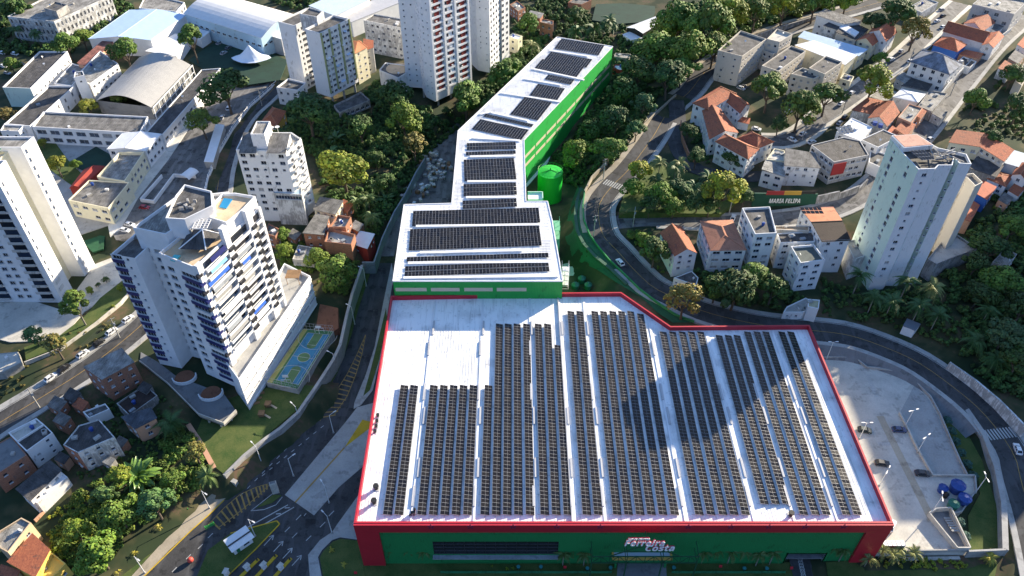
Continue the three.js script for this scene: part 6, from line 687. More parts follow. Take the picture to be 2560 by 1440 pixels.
bld('black_roof_house', 'white house with black sheet roof above the bush slope', 'house', 'd1', [[155, 665], [272, 765], [535, 505], [440, 425]], 6, { wall: M.white, rm: M.fibroD, roof: 'shed', rh: 0.3, win: [2, 3, 1, 0.9] });
bld('white_annex', 'narrow white annex beside the black sheet roof', 'house', 'd1', [[275, 770], [330, 790], [600, 560], [540, 510]], 4.5, { wall: M.white, rm: M.metalW, par: 0.3 });
bld('corner_house', 'cream house with white flat roof at the bottom left', 'house', 'd1', [[-20, 1180], [70, 1230], [275, 965], [190, 920], [-40, 1060]], 8, { wall: M.orangeBeige, rm: M.fibroL, win: [2, 3, 1.2, 1], junk: 2 });
bld('corner_house', 'house with dark red mottled tile roof at the bottom left corner', 'house', 'd1', [[65, 1312], [310, 1450], [445, 1212], [290, 1068]], 6.5, { wall: M.yellowPaint, rm: M.tile, roof: 'shed', rh: 0.3, ov: 0.2 });
bld('corner_house', 'bright yellow terrace house in the bottom left corner', 'house', 'd1', [[210, 1480], [420, 1500], [585, 1330], [455, 1225], [330, 1370]], 5, { wall: M.yellowPaint, rm: M.yellowPaint, par: 0.8, win: [1, 2, 0.8, 0.8], junk: 1 });
bld('corner_house', 'small tile roof touching the left part of the bottom edge', 'house', 'd1', [[-30, 1460], [110, 1500], [170, 1400], [20, 1350]], 5, { wall: M.orangeBeige, rm: M.tile, roof: 'shed', rh: 0.3 });
bld('parking_canopy', 'grey white flat canopy at the left edge below the terrace', 'canopy', 'c1', [[-60, 1040], [30, 1030], [190, 945], [160, 850], [-40, 870]], 3, { wall: M.concrete, rm: M.concreteL, par: 0.15 });
bld('garage_roof', 'small white framed roof beside the scrap covered roof', 'hut', 'c1', [[735, 1385], [790, 1440], [975, 1360], [935, 1310]], 4, { wall: M.white, rm: M.slabD, par: 0.4 });
// crowded small roofs
{ const mk = (crop, list) => list.forEach(([x, y, w, d, h, m, r, lab]) => bld('shack', lab, 'shack', crop, [[x, y], [x + w * 0.8, y + w * 0.42], [x + w * 0.8 + d * 0.6, y + w * 0.42 - d * 0.7], [x + d * 0.6, y - d * 0.7]], h, { wall: m, rm: r, roof: 'shed', rh: 0.3, ov: 0.15, win: [1, 2.2, 0.8, 0.8] }));
  mk('c1', [[420, 1330, 130, 120, 3, M.brick, M.fibro, 'lean-to of rubble and sheet roofs above the lower left street'], [560, 1250, 120, 110, 2.6, M.greyOld, M.fibroD, 'low dark sheet shack beside the street rubble'], [640, 1330, 110, 100, 3, M.brick, M.tile, 'brick shack with tile roof beside the white framed roof'], [1220, 1180, 100, 90, 3.2, M.greyOld, M.fibroD, 'dark shack under the orange brick front']]);
  mk('d1', [[470, 60, 120, 110, 4, M.brick, M.fibro, 'brick shack behind the patched dark sheets'], [900, 420, 100, 80, 3, M.greyOld, M.fibroL, 'pale sheet shack beside the exposed brick wall'], [480, 400, 110, 90, 3.4, M.salmon, M.fibroD, 'salmon shack between windowed house and patched sheets'], [1010, 260, 90, 90, 3, M.brick, M.fibro, 'brick shack right of the patched dark sheets']]);
  mk('a4', [[2330, 610, 120, 100, 4, M.whiteOld, M.tile, 'small tile roof right of the wide street'], [2420, 520, 110, 100, 4, M.salmon, M.fibro, 'grey sheet roof right of the wide street'], [2500, 400, 110, 100, 4, M.white, M.tileL, 'rose tile roof high right of the wide street'], [2260, 250, 90, 90, 4, M.white, M.fibro, 'small grey roof below the white gabled house'], [1420, 700, 110, 90, 4, M.whiteOld, M.fibroL, 'pale sheet roof left of the black tent roof'], [1740, 1010, 110, 90, 4, M.whiteOld, M.fibro, 'grey sheet roof near the foot of the wide street'], [1560, 1010, 100, 90, 5, M.salmon, M.tile, 'brown tile roof squeezed behind the stained terrace'], [1340, 1180, 90, 80, 5, M.white, M.tileL, 'small rose roof right of the blue tanks']]);
  mk('b4', [[1880, 380, 100, 90, 4, M.white, M.fibroL, 'pale sheet roof behind the mint tower top'], [2420, 560, 110, 100, 4, M.white, M.tile, 'brown tile roof low at the right edge'], [2330, 640, 100, 90, 4, M.salmon, M.fibro, 'grey sheet roof below the vivid red roof'], [1330, 60, 100, 90, 4, M.white, M.tile, 'tile roof peeping beside the mint tower top']]);
  mk('b2', [[560, 960, 90, 90, 3.5, M.brick, M.fibro, 'small brick shack left of the large sheet roof'], [1010, 700, 110, 90, 4, M.brick, M.tile, 'brick shack with tile roof behind the cluttered roof'], [1120, 880, 90, 80, 4.5, M.brick, M.fibroL, 'brick shack behind the small red house']]); }
console.log('houses left');
// ---------------------------------------------------------------- site works
seed(70);
// parking deck
{
  const pts = PL(deckPx, DY);
  struct(new B().prism(pts, -1, DY).build('parking_deck', M.concreteL), 'pale concrete roof parking deck right of the store', 'parking deck');
  const o = thing('deck_parapet', 'low concrete parapet around the parking deck', 'parapet'); for (let i = 0; i < 16; i++) { const a = pts[i], b = pts[i + 1]; new B().bar(V(a.x, DY + 0.4, a.z), V(b.x, DY + 0.4, b.z), 0.35, 1.1).build('wall_segment', M.concrete, o); }
  const rp = [[2248, 1035], [2290, 1120], [2330, 1190], [2412, 1191], [2398, 1159], [2372, 1100], [2345, 1040], [2320, 996], [2286, 963]]; struct(new B().flatPoly(PL(rp, DY + 0.01), DY + 0.01).build('deck_ramp', M.concrete), 'darker ramp lane at the outer side of the deck', 'ramp');
  const w = thing('ramp_wall', 'concrete wall dividing the ramp lane from the deck', 'wall'), wq2 = PL([[2248, 1035], [2290, 1120], [2330, 1191], [2435, 1192]], DY); wq2.slice(0, -1).forEach((a, i) => new B().bar(V(a.x, DY + 0.45, a.z), V(wq2[i + 1].x, DY + 0.45, wq2[i + 1].z), 0.4, 0.9).build('wall_segment', M.concreteL, w));
  const s = thing('stairwell', 'open walled stairwell at the front of the deck', 'stairwell'), sq = PL([[2318, 1290], [2336, 1279], [2372, 1277], [2420, 1377], [2388, 1377]], DY); sq.forEach((a, i) => { const b = sq[(i + 1) % 5]; new B().bar(V(a.x, DY + 0.9, a.z), V(b.x, DY + 0.9, b.z), 0.3, 1.8).build('wall_segment', M.concreteL, s); }); new B().flatPoly(sq, DY + 0.02).build('stair_floor', M.concreteD, s); for (let k = 0; k < 6; k++) { const p = V().lerpVectors(sq[2], sq[3], 0.2 + k * 0.07); new B().box(p.x - 1.4, DY + 0.2 + k * 0.15, p.z, 2, 0.2, 0.5).build('step', M.concrete, s); }
  const pz = thing('parking_crossing', 'small white striped crossing painted on the deck', 'road marking'); for (let k = 0; k < 7; k++) { const a = P(2197 + k * 4.3, 1105, DY), b = P(2199 + k * 4.3, 1114, DY); new B().flatPoly(lineQ(V(a.x, 0, a.z), V(b.x, 0, b.z), 0.35), DY + 0.01).build('stripe', M.lineW, pz); } for (let k = 0; k < 14; k++) { const p = P(2165 + k * 1.6, 940 + k * 4, DY), q = P(2176 + k * 1.6, 939 + k * 4, DY); new B().flatPoly(lineQ(V(p.x, 0, p.z), V(q.x, 0, q.z), 0.25), DY + 0.01).build('stripe', M.lineW, pz); }
  struct((() => { const b = new B(); for (const [x0, y0, x1, y1] of [[2200, 1040, 2330, 1300], [2190, 1150, 2200, 1160]]) b.flatPoly(lineQ(P(x0, y0, DY), P(x1, y1, DY), 2.2), DY + 0.012); return b.build('worn_strip', mat([0.50, 0.43, 0.32], { map: T.concrete })); })(), 'faded ochre worn lane along the deck', 'road marking');
  const tank = (px, py, r, h, m, lab) => { const c = P(px, py, DY), k = r * mpp(c), o2 = thing('water_tank', lab, 'water tank', V(c.x, DY, c.z)); new B().cyl(0, 0, h, 0, k * 0.82, k, 24, false).cyl(0, h, h * 1.22, 0, k, k * 0.45, 24, false).build('body', m, o2); new B().cyl(0, h * 1.2, h * 1.32, 0, k * 0.5, k * 0.3, 16).build('lid', m, o2); for (let j = 0; j < 8; j++) { const a = j * Math.PI / 4; new B().bar(V(k * Math.cos(a), h, k * Math.sin(a)), V(k * 0.45 * Math.cos(a), h * 1.24, k * 0.45 * Math.sin(a)), 0.15, 0.12).build('rib', m, o2); } };
  tank(2353, 1228, 12, 1.9, M.blueTank, 'small dark blue water tank on the parking deck'); tank(2387, 1226, 18, 2.8, M.blueTank, 'largest dark blue water tank on the parking deck'); tank(2405, 1256, 16, 2.4, M.blueTank, 'dark blue water tank nearest the deck edge'); tank(2379, 1268, 14, 2, M.greenTank, 'dark green water tank beside the blue ones'); tank(2362, 1243, 6, 1.6, M.black, 'small black drum between the blue tanks');
  const yd = (px, py, lab) => { const c = P(px, py, 3.5), k = 10 * mpp(c), o2 = thing('water_tank', lab, 'water tank', V(c.x, 2.6, c.z)); new B().cyl(0, 0, 2.3, 0, k * 0.85, k, 20, false).cyl(0, 2.3, 2.9, 0, k, k * 0.4, 20, false).build('body', M.greenTank, o2); new B().cyl(0, 2.85, 3.1, 0, k * 0.42, k * 0.3, 14).build('lid', M.greenTank, o2); }; yd(1454, 702, 'green water tank behind its pair beside the wing'); yd(1438, 718, 'green water tank left of the pair beside the wing'); yd(1470, 718, 'green water tank right of the pair beside the wing');
  slab('tank_yard', 'pale concrete yard holding the green tanks', [[1408, 660], [1430, 655], [1530, 735], [1405, 735]], 0, 2.6, M.concreteL, 'yard');
  const ct = thing('vending_containers', 'row of white topped red and grey containers beside the store corner', 'containers'); for (let k = 0; k < 5; k++) { const p = P(2205 + k * 11, 1370, DY); new B().box(p.x, DY + 1.2, p.z, 0.95, 2.4, 1.4).build('container', [M.greyWall, M.redPaint, M.redPaint, M.concreteD, M.greyOld][k], ct); new B().box(p.x, DY + 2.46, p.z, 1, 0.1, 1.5).build('container_top', M.whiteClean, ct); }
}
slab('hedge_lawn', 'dark lawn with dome shrubs beside the deck', hedgePx, 0, 2.4, M.grass, 'lawn');
{ const o = thing('garden_wall', 'grey concrete wall curving between hedge lawn and hill road', 'wall'), q = PL([[2300, 925], [2360, 965], [2415, 1025], [2460, 1090], [2490, 1170], [2508, 1260], [2512, 1376], [2420, 1380]], 4.6); q.slice(0, -1).forEach((a, i) => new B().bar(V(a.x, 3, a.z), V(q[i + 1].x, 3, q[i + 1].z), i < 6 ? 1.5 : 0.5, 4.4).build('wall_segment', M.concrete, o)); }
{ const b = new B(), q = hillRoad; for (let i = near(q, 2480, 1060); i < near(q, 1760, 790); i++) { const a = offP(q, i, -6.4, 0.1), c = offP(q, i + 1, -6.4, 0.1), d = offP(q, i + 1, -10.5, -3.5), e = offP(q, i, -10.5, -3.5); b.quad(a, c, d, e); } struct(b.build('road_embankment', M.concreteD), 'grey lined embankment below the hill road', 'embankment'); }
// green sprayed slope between wing yard and hill road
{
  const top = [[1462, 478], [1457, 517], [1460, 551], [1474, 588], [1494, 617], [1522, 651], [1559, 686], [1598, 724], [1640, 756], [1690, 790], [1735, 806]], bot = [[1445, 470], [1428, 525], [1416, 570], [1412, 610], [1424, 645], [1450, 672], [1490, 702], [1535, 735], [1600, 770], [1640, 800], [1680, 818]], b = new B(), N = top.length;
  const g = top.map(([x, y], i) => { const p = path2(x, y), q = P(bot[i][0], bot[i][1], i < 7 ? 2.4 : 3 + (i - 6)); return [p, q]; });
  for (let i = 0; i < N - 1; i++) for (let k = 0; k < 6; k++) { const f = (j, s) => { const m = V().lerpVectors(g[j][0], g[j][1], s); m.y += Math.sin(s * Math.PI * 3) * 0.25 + (s > 0.45 && s < 0.6 ? 0.3 : 0) + (vn(m.x * 0.3 + 90, m.z * 0.3 + 300, 97, 5) - 0.5) * 1.1 * Math.sin(Math.PI * s); if (s > 0.01) m.y = Math.max(m.y, H(m.x, m.z) + 0.25); return m; }; b.quad(f(i, (k + 1) / 6), f(i + 1, (k + 1) / 6), f(i + 1, k / 6), f(i, k / 6)); }
  struct(b.build('green_slope', mat([0.02, 0.115, 0.05], { map: T.concrete, roughness: 0.9 })), 'green sprayed concrete slope below the bend of the hill road', 'slope');
  const w = thing('slope_kerb', 'bright green kerb wall along the top of the green slope', 'wall'); for (let i = 0; i < N - 1; i++) new B().bar(V(g[i][0].x, g[i][0].y + 0.3, g[i][0].z), V(g[i + 1][0].x, g[i + 1][0].y + 0.3, g[i + 1][0].z), 0.4, 1).build('wall_segment', mat([0.04, 0.26, 0.09], { map: T.concrete }), w);
  const r = thing('bench_walk', 'narrow grey drainage bench crossing the green slope', 'walkway'); for (let i = 0; i < 7; i++) { const a = V().lerpVectors(g[i][0], g[i][1], 0.52), c = V().lerpVectors(g[i + 1][0], g[i + 1][1], 0.52); for (const p of [a, c]) p.y = Math.max(p.y, H(p.x, p.z)); new B().bar(V(a.x, a.y + 0.7, a.z), V(c.x, c.y + 0.7, c.z), 1.2, 0.5).build('walk_segment', mat([0.05, 0.12, 0.08], { map: T.concrete }), r); }
}
function path2(x, y) { const i = near(hillRoad, x, y), yy = hillRoad[i].y + 0.1; return P(x, y, yy); }
// avenue retaining wall and garden walls
function wallLine(name, label, px, yTop, y0, th, m) { const o = thing(name, label, 'wall'), q = px.map(([a, b], i) => P(a, b, Array.isArray(yTop) ? yTop[i] : yTop)); q.slice(0, -1).forEach((a, i) => { const b = q[i + 1], s = new B(), d = V(b.x - a.x, 0, b.z - a.z).normalize(), n = V(-d.z * th / 2, 0, d.x * th / 2), f = (p, y, k) => V(p.x + n.x * k, y, p.z + n.z * k); s.quad(f(a, y0, 1), f(b, y0, 1), f(b, b.y, 1), f(a, a.y, 1)); s.quad(f(b, y0, -1), f(a, y0, -1), f(a, a.y, -1), f(b, b.y, -1)); s.quad(f(a, a.y, 1), f(b, b.y, 1), f(b, b.y, -1), f(a, a.y, -1)); s.quad(f(a, y0, -1), f(a, y0, 1), f(a, a.y, 1), f(a, a.y, -1)); s.quad(f(b, y0, 1), f(b, y0, -1), f(b, b.y, -1), f(b, b.y, 1)); s.build('wall_segment', m, o); }); return o; }
wallLine('retaining_wall', 'long grey retaining wall along the left side of the avenue', [[560, 1188], [610, 1138], [660, 1098], [700, 1070], [745, 1030], [790, 965], [832, 900], [850, 862], [866, 790], [880, 735], [905, 662]], [5, 5.2, 5.4, 5.4, 5.4, 5.6, 5.8, 6, 6, 6, 6], -0.5, 1.0, M.concrete);
wallLine('retaining_wall', 'tall dark retaining wall beside the service drive', [[905, 655], [935, 655], [955, 595], [985, 530], [1010, 490], [1040, 430], [1062, 395]], 5.5, -0.3, 0.5, M.wallGrey);
wallLine('garden_wall', 'low grey garden wall behind the lawn strip', [[228, 1462], [340, 1360], [400, 1303], [461, 1254], [505, 1222]], 1.6, -0.4, 0.9, M.concreteD);
wallLine('gate_pier', 'short concrete wall end at the foot of the retaining wall', [[556, 1190], [590, 1204]], 3, -0.4, 1.2, M.concrete);
wallLine('terrace_wall', 'pale retaining wall of the tower garden beside the left street', [[60, 905], [150, 870], [240, 805], [300, 755], [335, 715]], 8.6, 5, 0.4, M.concreteL); wallLine('yard_wall', 'low brick yard wall above the bush slope', [[85, 1300], [170, 1215], [205, 1165]], 4.2, 1, 0.4, M.salmon); wallLine('path_wall', 'pale brick edged footpath wall under the apron', [[470, 1060], [500, 1105], [535, 1170]], 4.6, 2, 1.4, M.salmon); wallLine('street_wall', 'rubble and graffiti wall beside the hill road at the right', [[2375, 905], [2440, 950], [2500, 1000], [2570, 1070]], 9, 4, 0.6, M.whiteOld); wallLine('street_wall', 'old stone wall along the top woodland road', [[1790, 140], [1860, 100], [1945, 68], [2040, 40]], 19.4, 15, 0.5, M.greyOld); wallLine('verge_wall', 'sandy low wall along the woodland side of the bend', [[1462, 476], [1480, 440], [1520, 400], [1580, 340], [1640, 280], [1690, 235]], [14.2, 14.4, 14.8, 15.4, 16, 16.6], 10, 0.5, M.paver); wallLine('villa_wall', 'red brick garden wall beside the branch road', [[1703, 300], [1706, 340], [1722, 380], [1738, 395]], 17, 13, 0.4, M.brick); wallLine('street_wall', 'pale wall along the foot of the wide street houses', [[2270, 345], [2330, 275], [2390, 200], [2450, 140], [2540, 70]].map(([a, b]) => [a - 10, b - 2]), [22, 22.5, 23, 23.5, 24], 17, 0.4, M.whiteOld);
// sports court
{
  const y = 6.6, C = (x, v) => P(560 + x / 3.556, 640 + v / 3.556, y), q = [C(700, 645), C(975, 668), C(655, 1188), C(375, 1125)], o = thing('sports_court', 'blue and green basketball court beside the balcony tower', 'sports court'), L = (u, v) => V().lerpVectors(V().lerpVectors(q[3], q[2], u), V().lerpVectors(q[0], q[1], u), v), R4 = (b, u0, u1, v0, v1, yy) => b.flatPoly([L(u0, v0), L(u1, v0), L(u1, v1), L(u0, v1)], yy);
  new B().prism(q, -0.5, y).build('court_base', M.concrete, o); R4(new B(), 0.02, 0.98, 0.01, 0.99, y + 0.01).build('green_border', mat([0.05, 0.17, 0.07], { map: T.concrete }), o); R4(new B(), 0.02, 0.17, 0.01, 0.99, y + 0.02).build('yellow_strip', mat([0.40, 0.38, 0.12], { map: T.concrete }), o); R4(new B(), 0.24, 0.94, 0.07, 0.93, y + 0.02).build('blue_field', M.courtB, o);
  const disc = (u, v, r, m, nm, yy) => { const c = L(u, v), b = new B(), p = []; for (let k = 0; k < 28; k++) p.push(V(c.x + r * Math.cos(k * Math.PI / 14), 0, c.z + r * Math.sin(k * Math.PI / 14))); b.flatPoly(p, yy).build(nm, m, o); }; R4(new B(), 0.46, 0.74, 0.07, 0.28, y + 0.03).build('key_area', M.courtG, o); R4(new B(), 0.46, 0.74, 0.72, 0.93, y + 0.03).build('key_area', M.courtG, o); disc(0.6, 0.5, 2, M.courtG, 'centre_circle', y + 0.03); disc(0.6, 0.28, 1.6, M.courtG, 'free_throw_circle', y + 0.026); disc(0.6, 0.72, 1.6, M.courtG, 'free_throw_circle', y + 0.026);
  const ln = new B(), seg = (a, b) => ln.flatPoly(lineQ(a, b, 0.12), y + 0.045); for (const [u0, v0, u1, v1] of [[0.24, 0.07, 0.94, 0.07], [0.94, 0.07, 0.94, 0.93], [0.94, 0.93, 0.24, 0.93], [0.24, 0.93, 0.24, 0.07], [0.24, 0.5, 0.94, 0.5], [0.46, 0.07, 0.46, 0.28], [0.74, 0.07, 0.74, 0.28], [0.46, 0.28, 0.74, 0.28], [0.46, 0.93, 0.46, 0.72], [0.74, 0.93, 0.74, 0.72], [0.46, 0.72, 0.74, 0.72]]) seg(L(u0, v0), L(u1, v1)); const arc = (u, v, r, a0, a1) => { const c = L(u, v); for (let k = 0; k < 16; k++) { const a = lerp(a0, a1, k / 16), b = lerp(a0, a1, (k + 1) / 16); seg(V(c.x + r * Math.cos(a), 0, c.z + r * Math.sin(a)), V(c.x + r * Math.cos(b), 0, c.z + r * Math.sin(b))); } }; arc(0.6, 0.5, 2, 0, 6.3); arc(0.6, 0.10, 6.4, -Math.PI * 0.98, 0.1); arc(0.6, 0.90, 6.4, 0.0, Math.PI * 1.02); const lm = ln.build('court_lines', M.lineW, o); lm.userData.kind = 'stuff';
  for (const v of [0.045, 0.955]) { const c = L(0.6, v), s = v < 0.5 ? -1 : 1, b = new B(); b.tube(V(c.x, y, c.z - s * -0.6), V(c.x, y + 3, c.z), 0.08).box(c.x, y + 3.1, c.z + s * 0.5, 1.8, 1.1, 0.06); b.build('hoop', M.steelW, o); const gq = new B(); gq.tube(V(c.x - 1.5, y, c.z), V(c.x - 1.5, y + 2, c.z), 0.06).tube(V(c.x + 1.5, y, c.z), V(c.x + 1.5, y + 2, c.z), 0.06).tube(V(c.x - 1.5, y + 2, c.z), V(c.x + 1.5, y + 2, c.z), 0.06).tube(V(c.x - 1.5, y, c.z - s), V(c.x + 1.5, y, c.z - s), 0.04); gq.build('goal', M.steelW, o); }
  for (const [a, b] of [[0, 1], [1, 2], [2, 3]]) { const f = new B(); for (let k = 0; k <= 8; k++) { const p = V().lerpVectors(q[a], q[b], k / 8); f.tube(V(p.x, y, p.z), V(p.x, y + 2.6, p.z), 0.05, 0.05, 5); } for (const h of [1.3, 2.6]) f.tube(V(q[a].x, y + h, q[a].z), V(q[b].x, y + h, q[b].z), 0.04, 0.04, 4); f.build('fence_frame', M.steel, o); }
  slab('court_yard', 'reddish earth yard behind the sports court', [[800, 760], [845, 770], [846, 820], [832, 830], [790, 818]], 2, 5.3, M.redSoil, 'yard');
  const pl = (px, py, lab) => { const p = G(px, py), g = thing('play_structure', lab, 'playground', p); new B().box(0, 0.6, 0, 1.6, 0.2, 1.6).box(0, 1.6, 0, 1.9, 0.15, 1.9).build('platform', M.wood, g); new B().bar(V(0.8, 0.7, 0), V(3.6, 0.05, 1.4), 0.6, 0.1).build('slide', M.orangeBeige, g); for (const s of [-0.7, 0.7]) for (const t of [-0.7, 0.7]) new B().box(s, 0.8, t, 0.12, 1.7, 0.12).build('post', M.wood, g); }; pl(672, 1016, 'wooden play structure with slide on the lawn'); pl(656, 1040, 'lower wooden play hut near the retaining wall'); const bn = (px, py, lab) => { const p = G(px, py), g = thing('bench', lab, 'bench', p, 0.35); new B().box(0, 0.45, 0, 2.4, 0.1, 0.9).build('seat', M.wood, g); for (const s of [-1, 1]) new B().box(s, 0.2, 0, 0.1, 0.45, 0.8).build('leg', M.wood, g); }; bn(652, 985, 'upper wooden bench beside the slatted podium'); bn(645, 998, 'middle wooden bench beside the slatted podium'); bn(640, 1010, 'lower wooden bench beside the slatted podium');
}
// gatehouse, barrier lanes, totem
{
  const o = thing('gatehouse', 'white gatehouse with sloping metal roof on the lawn', 'gatehouse', P(604, 1362, 0.16), 0.75); new B().box(0, 1.4, 0, 5.4, 2.8, 3).build('wall', M.whiteClean, o); new B().box(0, 3.1, -1.1, 6.6, 0.12, 2.4, 0, 0.1).build('roof_panel', M.metalW, o); new B().box(0, 3.1, 1.3, 6.6, 0.12, 2.4, 0, -0.1).build('roof_panel', M.metalW, o); new B().box(0, 3.2, 0.1, 6.6, 0.1, 0.4).build('roof_ridge', M.dark, o); new B().box(1, 1.6, 1.52, 1.6, 1.1, 0.06).build('window', M.glassB, o); new B().box(-1.5, 1.1, 1.52, 0.9, 2, 0.06).build('door', M.greenP, o);
  const lab = ['leftmost', 'second', 'third', 'rightmost']; [[[566, 1442], [572, 1430]], [[602, 1442], [647, 1398]], [[641, 1442], [692, 1388]], [[687, 1442], [728, 1396]]].forEach(([a, b], i) => { const p = P(...a, 0), q = P(...b, 0), d = V().subVectors(q, p), L = d.length(), g = thing('barrier_island', `${lab[i]} yellow barrier island with ticket post in the entry lanes`, 'barrier', V(p.x, 0, p.z), Math.atan2(d.x, d.z)); new B().box(0, 0.1, L / 2 - 1, 0.9, 0.22, L + 2).build('island', M.yellow, g); new B().box(0, 0.8, L * 0.4, 0.9, 1.2, 1.2).build('ticket_booth', M.steelW, g); new B().box(0, 2.1, L * 0.4, 1.3, 0.1, 1.7).build('booth_roof', M.concreteL, g); new B().box(0, 0.7, L * 0.92, 0.3, 1.1, 0.3).build('barrier_post', M.black, g); new B().bar(V(0, 1.1, L * 0.92), V(-2.2, 1.25, L * 0.92 - 0.5), 0.1, 0.1).build('barrier_arm', M.dark, g); });
  const t = thing('sign_totem', 'tall pale concrete totem slab beside the traffic island', 'totem', P(690, 1231, 0.1), 0.3); new B().box(0, 2.4, 0, 1.9, 5, 0.9).build('slab', M.concreteL, t); new B().box(0, 5, 0, 1.5, 0.1, 0.6).build('hollow_top', M.concreteD, t);
  const r = thing('traffic_ball', 'red round traffic marker on the road near the gatehouse', 'marker', P(478, 1404, 0)); new B().geo(new THREE.SphereGeometry(0.8, 16, 12), new THREE.Matrix4().setPosition(0, 0.85, 0)).build('ball', mat([0.55, 0.06, 0.04], { roughness: 0.6 }), r); new B().cyl(0, 0, 0.2, 0, 0.5, 0.4, 14).build('foot', M.dark, r);
  for (const [px, py, l] of [[462, 1283, 'green construction barrier on the pavement'], [526, 1318, 'green construction barrier at the hatched tip']]) { const g = thing('construction_barrier', l, 'barrier', P(px, py, 0.16), 0.6), m = mat([0.03, 0.4, 0.06]); for (let k = 0; k < 4; k++) new B().box(0, 0.3 + k * 0.35, 0, 2.6, 0.14, 0.08).build('rail', m, g); for (const s of [-1.2, 1.2]) new B().box(s, 0.7, 0, 0.12, 1.5, 0.5).build('post', m, g); }
}
// garage drive at the store front
slab('garage_drive', 'dark drive running under the store at the right', [[1972, 1392], [2060, 1392], [2085, 1470], [1990, 1470]], -0.3, 0.12, M.asphalt, 'drive');
{ const b = new B(); for (const [x, d] of [[2000, 12], [2036, 18]]) for (let k = 0; k < 7; k++) { const p = P(x + d * k / 7, 1398 + k * 8, 0.13), r = 0.55; for (let j = 0; j < 10; j++) { const a = j * Math.PI / 5, e = a + Math.PI / 5; b.flatPoly(lineQ(V(p.x + r * Math.cos(a), 0, p.z + 1.3 * r * Math.sin(a)), V(p.x + r * Math.cos(e), 0, p.z + 1.3 * r * Math.sin(e)), 0.2), 0.135); } } struct(b.build('chain_marking', M.lineW), 'white chain pattern painted on the garage drive', 'road marking'); }
slab('entrance_path', 'grey paved path leading to the store entrance', [[1545, 1398], [1665, 1398], [1668, 1475], [1540, 1475]], -0.3, 0.1, M.concreteD, 'path');
wallLine('front_rail', 'low green fence along the front garden at the bottom edge', [[1100, 1428], [1300, 1428], [1530, 1428]], 1.0, 0, 0.15, M.greenP); wallLine('front_rail', 'low green fence right of the entrance at the bottom edge', [[1680, 1428], [1850, 1428], [1965, 1428]], 1.0, 0, 0.15, M.greenP); wallLine('drain_channel', 'white slotted drain wall below the deck front', [[2245, 1396], [2320, 1395], [2400, 1394]], 2.6, 1, 0.8, M.concreteL);
[[1296, 1420], [1352, 1420], [1468, 1424], [1526, 1422], [1684, 1422], [1860, 1424], [1916, 1424]].forEach(([x, y], i) => { const p = P(x, y, 0.05), o = thing('garden_pot', `${ORD[i]} teal garden pot from the left along the store front`, 'pot', p, 0, 'teal pots in the front garden'); new B().cyl(0, 0, 0.8, 0, 0.35, 0.5, 12).build('pot', mat([0.03, 0.22, 0.22]), o); new B().cyl(0, 0.7, 0.78, 0, 0.42, 0.42, 12).build('soil', M.dark, o); });
[[890, 1436], [1412, 1422], [1800, 1420], [1977, 1424], [2243, 1420]].forEach(([x, y], i) => { const p = P(x, y, 0.05), o = thing('garden_sign', `${ORD[i]} small red sign from the left on the front lawn`, 'sign', p, 0, 'red signs on the front lawn'); new B().box(0, 0.9, 0, 0.8, 0.9, 0.08, 0, -0.3).build('sign_face', mat([0.5, 0.02, 0.03]), o); new B().box(0, 0.3, 0, 0.1, 0.7, 0.1).build('stake', M.dark, o); });
// stored goods in the loading yard
[[1062, 460, 5], [1085, 440, 6], [1040, 490, 5], [1100, 415, 5], [1020, 508, 4], [1075, 400, 5]].forEach(([x, y, n], i) => { const p = G(x, y), o = thing('goods_pile', `${ORD[i]} pile of palletised goods in the loading yard`, 'goods', p, 0, 'goods piles in the loading yard'); for (let k = 0; k < n * 3; k++) new B().box(rr(-5, 5), rr(0.4, 1.2), rr(-4, 4), rr(1, 2), rr(0.8, 2), rr(1, 1.6), R() * 3).build('pallet', pick([M.wood, M.greyOld, M.concreteL, M.whiteOld]), o); });
// ---------------------------------------------------------------- street furniture
function lamp(px, py, y, h, ang, label, arm = 1.6, two) { const p = y === null ? G(px, py) : P(px, py, y), o = thing('street_lamp', label, 'street lamp', p, ang, 'street lamps'); new B().cyl(0, 0, h, 0, 0.13, 0.08, 8).build('pole', M.steelW, o); new B().cyl(0, 0, 0.5, 0, 0.3, 0.25, 10).build('base', M.concrete, o); for (const s of two ? [-1, 1] : [1]) { new B().bar(V(0, h - 0.1, 0), V(arm * s, h + 0.25, 0), 0.09, 0.09).build('arm', M.steelW, o); new B().box((arm + 0.35) * s, h + 0.25, 0, 0.9, 0.12, 0.32).build('lamp_head', M.steelW, o); } }
[[916, 716, 'upper avenue lamp on the planting strip'], [887, 811, 'second avenue lamp down the planting strip'], [842, 928, 'avenue lamp beside the hatched tip'], [751, 1060, 'avenue lamp above the wall shadow edge'], [655, 1159, 'avenue lamp nearest the lit wall end'], [834, 1082, 'lamp between avenue and access ramp, farther'], [734, 1190, 'lamp between avenue and access ramp, nearer'], [823, 1257, 'lamp on the planted verge beside the ramp'], [524, 1270, 'lamp on the beige pavement by the green barrier'], [362, 1432, 'lamp on the beige pavement at the bottom edge'], [638, 1340, 'lamp at the tip of the gatehouse lawn'], [830, 1332, 'lamp at the curved footpath']].forEach(([x, y, l], i) => lamp(x, y, 0.15, 8.5, [2.6, 2.6, 2.7, 2.4, 2.4, 0.7, 0.7, 2.2, -0.6, -0.6, -0.5, 2.4][i], 'white ' + l));
